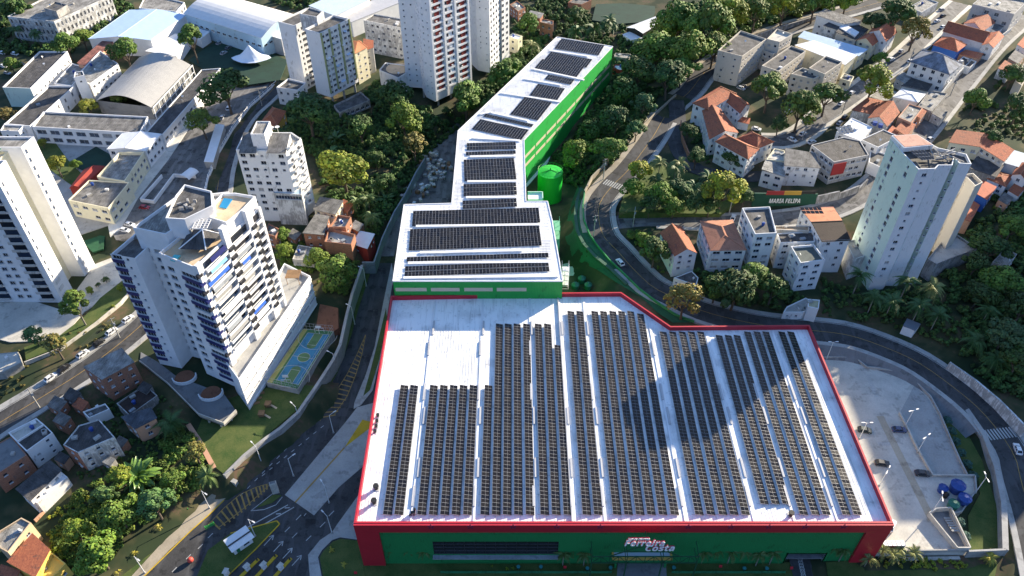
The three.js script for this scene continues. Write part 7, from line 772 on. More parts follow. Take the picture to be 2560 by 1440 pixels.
[[2148, 1097, 'near the store on the deck behind the dark green car'], [2262, 1066, 'at the upper end of the deck ramp wall'], [2293, 1131, 'in the middle of the deck ramp wall'], [2198, 1214, 'rising behind the store parapet on the deck'], [2330, 1280, 'at the corner of the deck stairwell'], [2438, 1232, 'at the outer deck corner by the blue tanks']].forEach(([x, y, l], i) => lamp(x, y, DY, 7.5, 0.3 * i, 'white lamp ' + l, 0.9, true)); lamp(2066, 898, DY, 8, 0, 'white lamp beyond the far corner of the deck', 0.8, true);
function pole(px, py, h, ang, label) { const p = G(px, py), o = thing('power_pole', label, 'power pole', p, ang, 'power poles'); new B().cyl(0, -0.3, h, 0, 0.2, 0.13, 8).build('pole', M.concrete, o); new B().box(0, h - 0.4, 0, 2.4, 0.14, 0.14).box(0, h - 2, 0, 1.8, 0.12, 0.12).build('cross_arm', M.greyOld, o); new B().box(0.3, h - 2.6, 0.25, 0.5, 0.8, 0.5).build('transformer', M.wallGrey, o); return V(p.x, p.y + h - 0.3, p.z); }
const P1 = pole(1508, 450, 10, 0.6, 'grey power pole at the bend beside the zebra crossing'), P2 = pole(1484, 592, 10, 0.4, 'grey power pole at the inner side of the bend'), P3 = pole(1582, 568, 9, 1.4, 'grey power pole at the lower street corner'), P4 = pole(1822, 537, 9, 1.5, 'grey power pole in front of the hipped row house'), P5 = pole(2105, 285, 9, 0.8, 'grey power pole by the cars of the parking street'), P6 = pole(2270, 165, 9, 0.8, 'grey power pole opposite the blue house'), P7 = pole(2375, 240, 9, 0.8, 'grey power pole on the wide street'), P8 = pole(2470, 130, 9, 0.8, 'grey power pole higher up the wide street'), P9 = pole(300, 845, 9, 0.8, 'grey power pole among the cars of the left street'), P10 = pole(100, 1020, 9, 0.8, 'grey power pole at the lower left street'), P11 = pole(655, 265, 9, 0.6, 'grey power pole on the curved school street'), P12 = pole(2005, 350, 9, 0.4, 'grey power pole beside the white cars at the junction');
{ const wire = (a, b, label) => { const o = thing('power_line', label, 'power line', null, 0, 'overhead wires'); for (let k = -1; k <= 1; k++) { const pts = []; for (let i = 0; i <= 8; i++) { const t = i / 8; pts.push(V(lerp(a.x, b.x, t) + k * 0.5, lerp(a.y, b.y, t) - 4 * t * (1 - t) * 0.9, lerp(a.z, b.z, t) + k * 0.5)); } mesh('wire', new THREE.TubeGeometry(new THREE.CatmullRomCurve3(pts), 8, 0.035, 4), M.dark, o); } }; wire(P1, P2, 'overhead wires across the road bend'); wire(P2, P3, 'overhead wires from the bend to the lower street'); wire(P3, P4, 'overhead wires along the lower street'); wire(P5, P6, 'overhead wires along the parking street'); wire(P7, P8, 'overhead wires along the wide street'); wire(P9, P10, 'overhead wires along the left street'); }
// ---------------------------------------------------------------- vehicles
const carKit = (() => {
  const body = new B(), prof = (z, y0, y1, w) => [V(-w, y0, z), V(w, y0, z), V(w, y1, z), V(-w, y1, z)];
  const S = [[-2.05, 0.35, 0.72, 0.74], [-1.95, 0.26, 0.82, 0.82], [-1.0, 0.24, 0.9, 0.87], [0.9, 0.24, 0.92, 0.87], [1.85, 0.28, 0.9, 0.82], [2.02, 0.38, 0.8, 0.76]].map((s) => prof(...s)); for (let i = 0; i < S.length - 1; i++) for (let k = 0; k < 4; k++) body.quad(S[i + 1][k], S[i + 1][(k + 1) % 4], S[i][(k + 1) % 4], S[i][k]); body.poly(S[0]); body.poly(S[5].slice().reverse());
  const C = [[-1.05, 0.9, 0.78], [-0.35, 1.42, 0.62], [1.15, 1.46, 0.62], [1.75, 0.92, 0.76]]; body.quad(V(-0.62, 1.42, -0.35), V(0.62, 1.42, -0.35), V(0.62, 1.46, 1.15), V(-0.62, 1.46, 1.15)); for (const s of [-1, 1]) { body.bar(V(s * 0.78, 0.9, -1.05), V(s * 0.62, 1.42, -0.35), 0.09, 0.09).bar(V(s * 0.76, 0.92, 1.75), V(s * 0.62, 1.46, 1.15), 0.12, 0.1).bar(V(s * 0.81, 0.92, 0.35), V(s * 0.63, 1.44, 0.35), 0.09, 0.09); }
  const gl = new B(); const pt = (i, s, d = 0.01) => V(s * (C[i][2] - d), C[i][1] - 0.005, C[i][0]); gl.quad(pt(0, -1), pt(0, 1), pt(1, 1), pt(1, -1)); gl.quad(pt(3, 1), pt(3, -1), pt(2, -1), pt(2, 1)); for (const s of [-1, 1]) gl.quad(pt(0, s), pt(1, s), pt(2, s), pt(3, s)); 
  const wh = new THREE.CylinderGeometry(0.32, 0.32, 0.22, 14); wh.rotateZ(Math.PI / 2); const rim = new THREE.CylinderGeometry(0.19, 0.19, 0.24, 10); rim.rotateZ(Math.PI / 2); const lp = new B().box(0, 0, 0, 0.36, 0.14, 0.1).g(); return { body: body.g(), glass: gl.g(), wheel: wh, rim, lamp: lp }; })();
const paint1 = (c) => new THREE.MeshPhysicalMaterial({ color: new THREE.Color().setRGB(...c), roughness: 0.4, clearcoat: 0.8, clearcoatRoughness: 0.1, side: THREE.DoubleSide }); const CP2 = { w: paint1([0.75, 0.75, 0.75]), k: paint1([0.015, 0.015, 0.017]), s: paint1([0.38, 0.39, 0.41]), r: paint1([0.35, 0.02, 0.02]), g: paint1([0.10, 0.11, 0.12]), b: paint1([0.03, 0.05, 0.13]), t: paint1([0.015, 0.03, 0.022]) }; const redL = mat([0.4, 0.01, 0.01], { roughness: 0.2 }), whL = mat([0.7, 0.7, 0.7], { roughness: 0.2 }), tyre = mat([0.02, 0.02, 0.02]);
function car(px, py, dx, dy, col, label, y = null, sc = 1) { const p = y === null ? G(px, py) : P(px, py, y), q = y === null ? P(px + dx, py + dy, p.y) : P(px + dx, py + dy, y), a = Math.atan2(p.x - q.x, p.z - q.z), o = thing('parked_car', label, 'car', p, a); o.scale.set(1, sc, 1); if (y === null) { let h = p.y; for (const r of [hillRoad, lowStreet, parkStreet, leftStreet, branch]) { const i = (() => { let b = 0, d = 1e9; r.forEach((v, j) => { const e = (v.x - p.x) ** 2 + (v.z - p.z) ** 2; if (e < d) { d = e; b = j; } }); return d < 60 ? b : -1; })(); if (i >= 0) { const dd = Math.hypot(r[i].x - p.x, r[i].z - p.z); h = Math.max(h, r[i].y + (dd > r.half + 0.4 ? 0.14 : 0)); } } o.position.y = h; }
  mesh('body', carKit.body, CP2[col], o); mesh('window_glass', carKit.glass, M.glass, o); for (const [x, z] of [[-0.78, -1.3], [0.78, -1.3], [-0.78, 1.28], [0.78, 1.28]]) { const w = mesh('wheel', carKit.wheel, tyre, o); w.position.set(x, 0.32, z); mesh('rim', carKit.rim, M.steel, w); } for (const x of [-0.58, 0.58]) { mesh('headlight', carKit.lamp, whL, o).position.set(x, 0.66, -2.0); mesh('tail_light', carKit.lamp, redL, o).position.set(x, 0.72, 1.98); } return o; }
[[1550, 660, -1, -1.2, 'w', 'white car driving down the hill road bend'], [2541, 1127, -0.35, -1, 'w', 'white car near the zebra crossing at the right edge'], [322, 803, 1, -0.75, 'w', 'white car parked highest on the left street'], [281, 834, 1, -0.75, 'w', 'white car under a lamp second from the top of the left street'], [249, 862, 1, -0.75, 'k', 'black motor car between white cars on the left street'], [209, 890, 1, -0.75, 'w', 'white car parked beside the brick fronted house'], [162, 926, 1, -0.75, 'k', 'black car parked low on the left street'], [129, 949, 1, -0.75, 'w', 'white car parked lowest on the left street'],
  [572, 273, 0.5, -1, 'w', 'white car parked under the dark tree on the school car park'], [556, 296, 0.5, -1, 's', 'silver car parked below the dark tree on the school car park'], [325, 564, 1, 0.2, 'w', 'white car upper of two beside the tiled rooftop'], [313, 578, 1, 0.2, 'w', 'white car lower of two beside the tiled rooftop'], [362, 521, 1, 0.1, 'r', 'red car behind the tiled rooftop'], [549, 110, 1, -0.6, 's', 'silver car on the green school yard farthest away'], [572, 122, 1, -0.6, 'g', 'grey car behind another on the green school yard'], [560, 135, 1, -0.6, 's', 'silver car nearest on the green school yard'],
  [38, 137, 1, 0.2, 'w', 'white car at the far left car park edge'], [8, 135, 1, 0.2, 'w', 'white car cut by the left picture edge'], [10, 168, 1, 0.3, 'w', 'white car beside the small tree at the left edge'], [56, 163, 1, 0.3, 'k', 'dark car behind the small tree at the left edge'], [20, 185, 1, 0.3, 's', 'silver car below the small tree at the left edge'],
  [2352, 28, 1, -0.3, 's', 'silver car at the top of the parking street'], [2356, 43, 1, -0.4, 'k', 'dark car second from the top of the parking street'], [2341, 57, 1, -0.4, 'w', 'white car beside the umbrella spot on the parking street'], [2356, 71, 1, -0.4, 'w', 'white van like car on the far kerb of the parking street'], [2318, 76, 1, -1, 'b', 'blue car first in the shaded row'], [2307, 84, 1, -1, 'k', 'black car second in the shaded row'], [2298, 93, 1, -1, 's', 'silver car third in the shaded row'], [2281, 106, 1, -1, 'g', 'grey car last in the shaded row'], [2251, 132, 1, -0.8, 's', 'silver car below the leaning tree'], [2227, 152, 1, -0.5, 'w', 'white car above the roundish street tree'], [2207, 170, 1, -0.6, 'w', 'white car beside the roundish street tree'], [2273, 156, 1, -0.7, 'w', 'white car in front of the villa'], [2128, 236, 1, -0.7, 'w', 'white car first in the row of three'], [2115, 249, 1, -0.8, 'w', 'white car middle in the row of three'], [2101, 263, 1, -0.8, 'w', 'white car last in the row of three'], [2110, 297, 1, -1, 'k', 'dark car at the panelled white roof'], [2098, 310, 1, -1, 's', 'silver car at the panelled white roof'], [2005, 339, 1, -0.7, 'w', 'white car on the junction above the villas'], [1979, 353, 1, 0.5, 'w', 'white car turned across the junction'], [2028, 360, 1, -0.4, 'w', 'white car behind the angular house'], [1890, 325, 1, 0.2, 'w', 'white car behind the mossy villa'], [1852, 223, 1, 0.4, 's', 'silver car at the institute wall'], [1859, 219, 1, 0.4, 'k', 'black car at the institute wall'], [2025, 300, 1, 0.3, 'r', 'red car under the big round trees'], [1972, 282, 1, -0.3, 'w', 'white car under the middle round tree'], [1832, 548, 0.4, -1, 'w', 'white car parked beside the tall row house'], [2323, 352, 1, -0.6, 's', 'silver car on the wide street behind the tower']].forEach((c) => car(...c));
car(2160, 1078, 1, 0.15, 't', 'dark green car on the deck beside the lamp', DY); car(2246, 1077, 1, 0.05, 'b', 'dark blue car on the deck beside the ramp wall', DY); car(2204, 1161, 1, 0.12, 'k', 'black car in the middle of the deck', DY); car(2304, 1186, 1, 0.08, 'k', 'black car at the lower deck beside the ramp end', DY); car(2226, 1318, 0.4, -1, 'w', 'white car half hidden behind the store corner', DY, 1.2);
console.log('site');
// ---------------------------------------------------------------- plants
seed(80);
const leafV = [[1, 1, 1], [1.2, 1.08, 0.8], [0.82, 0.95, 1], [1.08, 1.12, 0.9], [0.95, 0.85, 0.9]].map((c) => { const m = new THREE.MeshStandardMaterial({ vertexColors: true, roughness: 0.75, side: THREE.DoubleSide }); m.color.setRGB(...c); return m; });
const leafM = new THREE.MeshStandardMaterial({ vertexColors: true, roughness: 0.75, side: THREE.DoubleSide });
const TINT = { broad: [0.062, 0.118, 0.014], mid: [0.088, 0.155, 0.015], lime: [0.170, 0.215, 0.014], olive: [0.150, 0.140, 0.030], deep: [0.040, 0.088, 0.014], blue: [0.055, 0.120, 0.036], dry: [0.20, 0.16, 0.07] };
const ZERO = V(0, 0, 0);
function leaf(b, c, n, s, col, l = 1) { const t = V(R() - 0.5, R() - 0.5, R() - 0.5).cross(n).normalize(), u = V().crossVectors(n, t); const k = s * 0.5, w = k * 0.62, f = (x, y, z) => V().copy(c).addScaledVector(t, x * l).addScaledVector(u, y).addScaledVector(n, z); const i = b.p.length / 3, ps = [f(-k, 0, -0.18 * s), f(0, -w, 0), f(k, 0, -0.18 * s), f(0, w, 0)]; for (const p of ps) { b.p.push(p.x, p.y, p.z); b.n.push(n.x, n.y, n.z); b.u.push(0, 0); b.c.push(col[0], col[1], col[2]); } b.i.push(i, i + 1, i + 3, i + 1, i + 2, i + 3); }
// crown of radius 1 about the origin, made of leaf clumps on many lobes
function crownGeo(kind, N, o = {}) {
  const b = new B(); b.c = []; const L = [], nl = o.lobes || 16, flat = o.flat ?? 0.72, base = TINT[kind];
  for (let i = 0; i < nl; i++) { const a = i * 2.39996 + rr(-0.3, 0.3), y = Math.sqrt((i + 0.5) / nl), el = Math.PI / 2 * (1 - (i + 0.4) / nl) * 1.15 - 0.12, r = o.spread ?? 0.66; L.push([V(r * Math.cos(el) * Math.cos(a) * rr(0.6, 1.2), flat * (r * Math.sin(el)) * rr(0.85, 1.12), r * Math.cos(el) * Math.sin(a) * rr(0.6, 1.2)), rr(0.17, 0.42) * (o.lr || 1), rr(0.7, 1.3)]); }
  let guard = 0; for (let k = 0; k < N && guard < N * 6;) { guard++; const [c, r, tone] = pick(L), d = V(R() * 2 - 1, R() * 2 - 0.75, R() * 2 - 1); if (d.lengthSq() > 1.3 || d.lengthSq() < 0.02) continue; d.normalize(); const rad = r * (1 - 0.35 * Math.pow(R(), 2.2)), p = V(c.x + d.x * rad, c.y + d.y * rad * 0.85, c.z + d.z * rad); let deep = false; for (const q of L) if (q[0] !== c && p.distanceTo(q[0]) < q[1] * 0.72) { deep = true; break; } if (deep && R() < 0.75) continue; const n = V(d.x + rr(-0.55, 0.55), d.y + rr(-0.2, 0.7), d.z + rr(-0.55, 0.55)).normalize(), t = tone * rr(0.7, 1.3), y = rr(-0.15, 0.25); leaf(b, p, n, (o.leaf || 0.13) * rr(0.7, 1.35), [base[0] * t * (1 + y), base[1] * t, base[2] * t * (1 - y * 0.5)]); k++; }
  const g = b.g(); return g;
}
const CROWN = {}; for (const [k, n, o] of [['broad', 2600, {}], ['mid', 2400, {}], ['lime', 2800, { lobes: 22, lr: 0.85, leaf: 0.11 }], ['olive', 1500, { lobes: 20, lr: 0.72, leaf: 0.12 }], ['deep', 2200, {}], ['blue', 2400, { lobes: 24, lr: 0.75 }]]) CROWN[k] = [0, 1, 2].map((j) => crownGeo(k, n, o));
CROWN.dome = [crownGeo('deep', 900, { lobes: 12, spread: 0.5, lr: 1.1, leaf: 0.14 })]; CROWN.domeT = [(() => { TINT.teal = [0.035, 0.11, 0.085]; return crownGeo('teal', 1100, { lobes: 14, spread: 0.5, lr: 1.05, leaf: 0.13, flat: 0.9 }); })()]; CROWN.ball = [crownGeo('lime', 800, { lobes: 10, spread: 0.42, lr: 1.35, leaf: 0.15, flat: 1 })];
const trunkGeo = (() => { const b = new B(), c = V(0, 0, 0); b.tube(V(0, -0.1, 0), V(0.03, 0.55, 0.02), 0.055, 0.04, 8); for (let k = 0; k < 6; k++) { const a = k * 1.05, e = V(0.34 * Math.cos(a), 0.95 + 0.12 * (k % 2), 0.34 * Math.sin(a)); b.tube(V(0.03, 0.5 + 0.02 * k, 0.02), e, 0.028, 0.012, 6); b.tube(e, V(e.x * 1.6, e.y + 0.2, e.z * 1.5), 0.012, 0.006, 5); } return b.g(); })();
let treeN = 0;
// px, py: centre of the crown in the survey; r: its radius there
function tree(px, py, rpx, kind, label, o = {}) {
  let hc = 6, p, r; for (let i = 0; i < 4; i++) { p = G(px, py, hc); r = rpx * mpp(p) * (o.name ? 1 : 1.12); hc = o.hc ?? r * (o.k || 1.15); } const gy = p.y - hc, g = thing(o.name || 'tree', label, o.cat || 'tree', V(p.x, gy, p.z), R() * 6.28, o.group), ck = CROWN[kind], c = mesh('crown', ck[treeN++ % ck.length], ck.length > 1 ? pick(leafV) : leafM, g); c.position.y = hc; const sq = ck.length > 1 ? rr(0.82, 1.2) : 1; c.scale.set(r * sq, r * (o.tall || rr(0.85, 1.2)), r / sq); c.rotation.set(rr(-0.2, 0.2), R() * 6, rr(-0.2, 0.2)); const t = mesh('trunk', trunkGeo, o.light ? M.trunkL : M.bark, g); t.scale.set(r * 1.1, hc * 0.95, r * 1.1); return g; }
const frondGeo = (() => { const b = new B(); b.c = []; const pt = (t) => V(0, 0.42 * Math.sin(t * 2.4) - 0.75 * t * t, t); for (let i = 0; i < 18; i++) { const t = 0.08 + i / 18 * 0.9, p = pt(t), L = 0.34 * Math.sin(Math.PI * (0.12 + 0.86 * t)), w = 0.035; for (const s of [-1, 1]) { const q = V(s * L, p.y - 0.55 * L, p.z + 0.16), m = b.p.length / 3, k = 0.75 + 0.5 * HASH[(i * 7 + s + 40) & 65535]; for (const v of [V(0, p.y, p.z - w), V(0, p.y, p.z + w), q]) { b.p.push(v.x, v.y, v.z); b.n.push(s * 0.4, 0.9, 0); b.u.push(0, 0); b.c.push(k, k, k); } b.i.push(m, m + 1, m + 2); } } for (let i = 0; i < 8; i++) { const a = pt(i / 8), c = pt((i + 1) / 8), m = b.p.length / 3; for (const v of [V(-0.02, a.y + 0.01, a.z), V(0.02, a.y + 0.01, a.z), V(0.012, c.y + 0.01, c.z), V(-0.012, c.y + 0.01, c.z)]) { b.p.push(v.x, v.y, v.z); b.n.push(0, 1, 0); b.u.push(0, 0); b.c.push(1.2, 1.1, 0.8); } b.i.push(m, m + 1, m + 2, m, m + 2, m + 3); } const g = b.g(); g.computeVertexNormals(); return g; })();
const paddleGeo = (() => { const b = new B(); b.c = []; const pt = (t, s) => { const w = 0.15 * Math.pow(Math.sin(Math.PI * cl(0.04 + t, 0, 0.98)), 0.6); return V(s * w, 0.75 * t - 0.62 * t * t - Math.abs(s) * -0.03, t); }; for (let i = 0; i < 8; i++) for (const s of [-1, 1]) { const m = b.p.length / 3; for (const v of [pt(i / 8, 0), pt(i / 8, s), pt((i + 1) / 8, s), pt((i + 1) / 8, 0)]) { b.p.push(v.x, v.y, v.z); b.n.push(0, 1, 0); b.u.push(0, 0); const k = s > 0 ? 1 : 0.85; b.c.push(k, k, k); } b.i.push(m, m + 1, m + 2, m, m + 2, m + 3); } const g = b.g(); g.computeVertexNormals(); return g; })();
const vcM = (c, r = 0.6) => { const m = new THREE.MeshStandardMaterial({ vertexColors: true, roughness: r, side: THREE.DoubleSide }); m.color.setRGB(...c); return m; };
const palmM = [vcM([0.05, 0.11, 0.025]), vcM([0.085, 0.14, 0.03]), vcM([0.17, 0.19, 0.05]), vcM([0.32, 0.28, 0.03])], banM = [vcM([0.12, 0.22, 0.035], 0.45), vcM([0.06, 0.14, 0.04], 0.5)];
const palmTrunk = (() => { const b = new B(); for (let k = 0; k < 8; k++) b.cyl(0, k / 8, (k + 1) / 8, 0, 0.035 - k * 0.0015, 0.031 - k * 0.0015, 8, false); return b.g(); })();
function palm(px, py, rpx, m, label, o = {}) { let hc = o.h ?? 7, p = G(px, py, hc), r = rpx * mpp(p); const g = thing(o.name || 'palm', label, 'palm', V(p.x, p.y - hc, p.z), R() * 6, o.group), t = mesh('trunk', palmTrunk, M.trunkL, g); t.scale.set(hc * (o.thin || 0.8), hc, hc * (o.thin || 0.8)); const n = o.n || 15; for (let k = 0; k < n; k++) { const f = mesh('frond', frondGeo, palmM[m], g), s = r * rr(0.85, 1.12); f.position.y = hc; f.rotation.set(rr(-0.75, 0.5), k * 2.39996, 0, 'YXZ'); f.scale.set(s * 0.9, s, s); } return g; }
function banana(px, py, rpx, m, label, n = 26, o = {}) { const hc = o.h ?? 2.2, p = G(px, py, hc), r = rpx * mpp(p), g = thing('banana_plant', label, 'plant', V(p.x, p.y - hc, p.z), 0, o.group), st = new B(); for (let k = 0; k < 4; k++) st.tube(V(rr(-0.5, 0.5), 0, rr(-0.5, 0.5)), V(rr(-0.3, 0.3), hc + 0.2, rr(-0.3, 0.3)), 0.16, 0.1, 6); st.build('stem', M.trunkL, g); for (let k = 0; k < n; k++) { const f = mesh('leaf', paddleGeo, banM[m], g), s = r * rr(0.65, 1.1); f.position.set(rr(-0.5, 0.5), hc + rr(-0.3, 0.6), rr(-0.5, 0.5)); f.rotation.set(rr(-0.7, 0.35), k * 2.39996, rr(-0.3, 0.3), 'YXZ'); f.scale.setScalar(s); } }
// shrub cover nobody could count
const SHRUB = {}; for (const k of ['deep', 'mid', 'lime', 'blue', 'olive']) SHRUB[k] = crownGeo(k, 150, { lobes: 6, spread: 0.5, lr: 1.15, leaf: 0.34, flat: 0.8 });
function cover(label, poly, kind, dens, s0, s1, o = {}) {
  const q = poly.map(([a, b]) => G(a, b)), bb = bbOf(q, 0), A = Math.abs(area(q)), n = Math.round(A * dens), im = new THREE.InstancedMesh(SHRUB[kind], leafM, n); im.castShadow = im.receiveShadow = true; let k = 0, guard = 0; const d = new THREE.Object3D(), c = new THREE.Color();
  while (k < n && guard++ < n * 12) { const x = rr(bb[0], bb[1]), z = rr(bb[2], bb[3]); if (!inPoly(x, z, q)) continue; const e = vn(x * 0.09 + 500, z * 0.09 + 500, 997, 9); if (e < (o.gap ?? 0.2)) continue; if (blocked(x, z)) continue; const s = lerp(s0, s1, R() * 0.6 + e * 0.5); d.position.set(x, H(x, z) + s * 0.35, z); d.scale.set(s * rr(0.8, 1.2), s * rr(0.7, 1.15), s * rr(0.8, 1.2)); d.rotation.y = R() * 6; d.updateMatrix(); im.setMatrixAt(k, d.matrix); const t = rr(0.75, 1.25), h = rr(0.85, 1.25); c.setRGB(t * h, t, t); im.setColorAt(k, c); k++; }
  im.count = k; im.name = numbered(o.name || 'undergrowth'); scene.add(im); tag(im, label, o.cat || 'undergrowth', undefined, 'stuff'); }
const roads = [hillRoad, lowStreet, parkStreet, leftStreet, branch], foot = []; scene.traverse((m) => { if (m.isMesh && (m.name === 'roof' || m.name === 'podium')) { m.updateWorldMatrix(true, false); const g = m.geometry; g.computeBoundingBox(); const b = g.boundingBox.clone().applyMatrix4(m.matrixWorld); if (b.max.x - b.min.x < 40) foot.push([b.min.x + 1.5, b.max.x - 1.5, b.min.z + 1.5, b.max.z - 1.5]); } });
function blocked(x, z) { for (const r of roads) for (let i = 0; i < r.length; i += 1) if ((r[i].x - x) ** 2 + (r[i].z - z) ** 2 < (r.half + 3.2) ** 2) return true; for (const f of foot) if (x > f[0] && x < f[1] && z > f[2] && z < f[3]) return true; if (inPoly(x, z, wp)) return true; return inPoly(x, z, sp); }
cover('dark undergrowth filling the valley between towers and warehouse', [[690, 290], [760, 250], [870, 270], [940, 210], [1010, 190], [1090, 300], [1180, 230], [1250, 170], [1290, 140], [1380, 90], [1300, 210], [1150, 320], [1060, 400], [985, 545], [930, 610], [900, 560], [830, 520], [790, 400], [740, 360], [690, 350]], 'deep', 0.3, 1.2, 3.2, { gap: 0.1 });
cover('thick undergrowth of the wood right of the warehouse wing', [[1535, 130], [1560, 100], [1620, 60], [1700, 20], [1840, 0], [1830, 60], [1790, 130], [1730, 190], [1660, 270], [1600, 345], [1530, 410], [1470, 450], [1440, 470], [1390, 440], [1385, 395], [1440, 340], [1500, 250], [1535, 190]], 'deep', 0.3, 1.2, 3.2, { gap: 0.1 });
cover('bright canopy of the wood at the top right', [[1800, -20], [2240, -20], [2150, 15], [2040, 30], [1950, 58], [1860, 92], [1800, 130], [1790, 60]], 'mid', 0.14, 2, 4.2, { gap: 0.1 });
cover('dark wood covering the right edge slope', [[2430, 570], [2560, 510], [2600, 1010], [2490, 975], [2400, 890], [2400, 780], [2340, 720]], 'deep', 0.3, 1.4, 3.6, { gap: 0.1 });
cover('dark undergrowth at the foot of the right tower', [[2050, 700], [2180, 725], [2330, 725], [2395, 790], [2390, 870], [2300, 845], [2180, 810], [2060, 790]], 'deep', 0.3, 0.8, 2.4, { gap: 0.1 }); cover('dark undergrowth below the row houses', [[1740, 680], [1830, 680], [1960, 715], [2010, 745], [1990, 790], [1850, 780], [1770, 750]], 'deep', 0.3, 1, 2.6, { gap: 0.1 }); cover('shrubs beside the lowest row house', [[1575, 575], [1640, 590], [1680, 640], [1670, 700], [1620, 685], [1565, 620]], 'mid', 0.18, 0.8, 2);
cover('mixed bushes on the slope above the garden wall', [[320, 1240], [380, 1140], [440, 1060], [490, 1110], [530, 1190], [490, 1225], [420, 1265], [330, 1345], [250, 1415], [180, 1440], [130, 1340], [190, 1240], [260, 1200]], 'mid', 0.55, 0.8, 2.2, { gap: 0.05 }); cover('yellow green weeds at the bottom left slope', [[110, 1300], [190, 1230], [260, 1260], [250, 1340], [230, 1430], [170, 1440], [120, 1360]], 'lime', 0.6, 0.5, 1.4);
cover('bushes between the balcony tower and the brick houses', [[695, 590], [740, 590], [770, 640], [890, 655], [880, 690], [868, 740], [820, 735], [780, 690], [710, 665]], 'mid', 0.5, 0.9, 2.4); cover('bushes around the institution at the top left', [[-40, 0], [60, -20], [20, 60], [50, 115], [130, 115], [240, 60], [300, 0], [345, 20], [260, 90], [200, 130], [120, 140], [30, 140], [-60, 110]], 'deep', 0.14, 1.6, 3.4); cover('bushes along the top edge behind the halls', [[600, -20], [820, -25], [780, 20], [740, 26]], 'deep', 0.14, 1.6, 3.2); cover('dark bushes around the top centre huts', [[1285, -10], [1480, -10], [1475, 60], [1560, 70], [1600, 90], [1530, 125], [1390, 88], [1300, 140], [1280, 60]], 'deep', 0.15, 1.4, 3);
cover('weeds and scrap growth between the left cottages', [[200, 1040], [330, 940], [420, 1000], [450, 1060], [400, 1120], [330, 1190], [260, 1200], [190, 1200], [230, 1120]], 'deep', 0.25, 0.4, 1.3, { gap: 0.3 }); cover('low shrubs under the palms at the road junction', [[1560, 470], [1620, 400], [1660, 400], [1720, 440], [1860, 450], [1880, 500], [1800, 530], [1620, 530], [1560, 525]], 'deep', 0.06, 0.8, 1.8, { gap: 0.45 }); cover('weedy verge with shrubs beside the left street', [[40, 880], [150, 850], [240, 800], [330, 725], [345, 755], [240, 860], [120, 935], [30, 985], [-40, 1010], [-40, 940]], 'olive', 0.08, 0.4, 1.0, { gap: 0.45 }); cover('weeds between the villas and the branch road', [[1700, 260], [1740, 250], [1760, 330], [1790, 410], [1760, 420], [1715, 380]], 'deep', 0.12, 0.8, 1.8); cover('shrubs around the houses at the right edge', [[2380, 420], [2460, 430], [2560, 480], [2560, 540], [2440, 580], [2400, 560]], 'mid', 0.1, 0.8, 2); cover('garden shrubs between the right hand streets', [[2360, 330], [2440, 240], [2540, 130], [2600, 100], [2600, 380], [2480, 330], [2400, 360]], 'deep', 0.05, 1, 2.4, { gap: 0.4 });
slab('junction_lawn', 'grass island under the palms at the road junction', [[1548, 528], [1558, 490], [1590, 460], [1625, 405], [1650, 395], [1690, 425], [1840, 460], [1850, 500], [1800, 535], [1640, 532]], 10, 14.6, M.grass, 'lawn'); slab('school_garden', 'garden ground beside the left tower', [[90, 350], [130, 345], [170, 400], [210, 440], [190, 470], [120, 420]], 9, 10.9, M.grass, 'garden'); { const q = [[60, 868], [150, 838], [212, 790], [250, 745], [320, 690], [335, 712], [300, 752], [240, 802], [150, 866], [65, 900]]; slab('tower_garden', 'sloping brown green garden of the left tower', q, 5, 8.3, M.grass, 'garden'); }
console.log('cover');
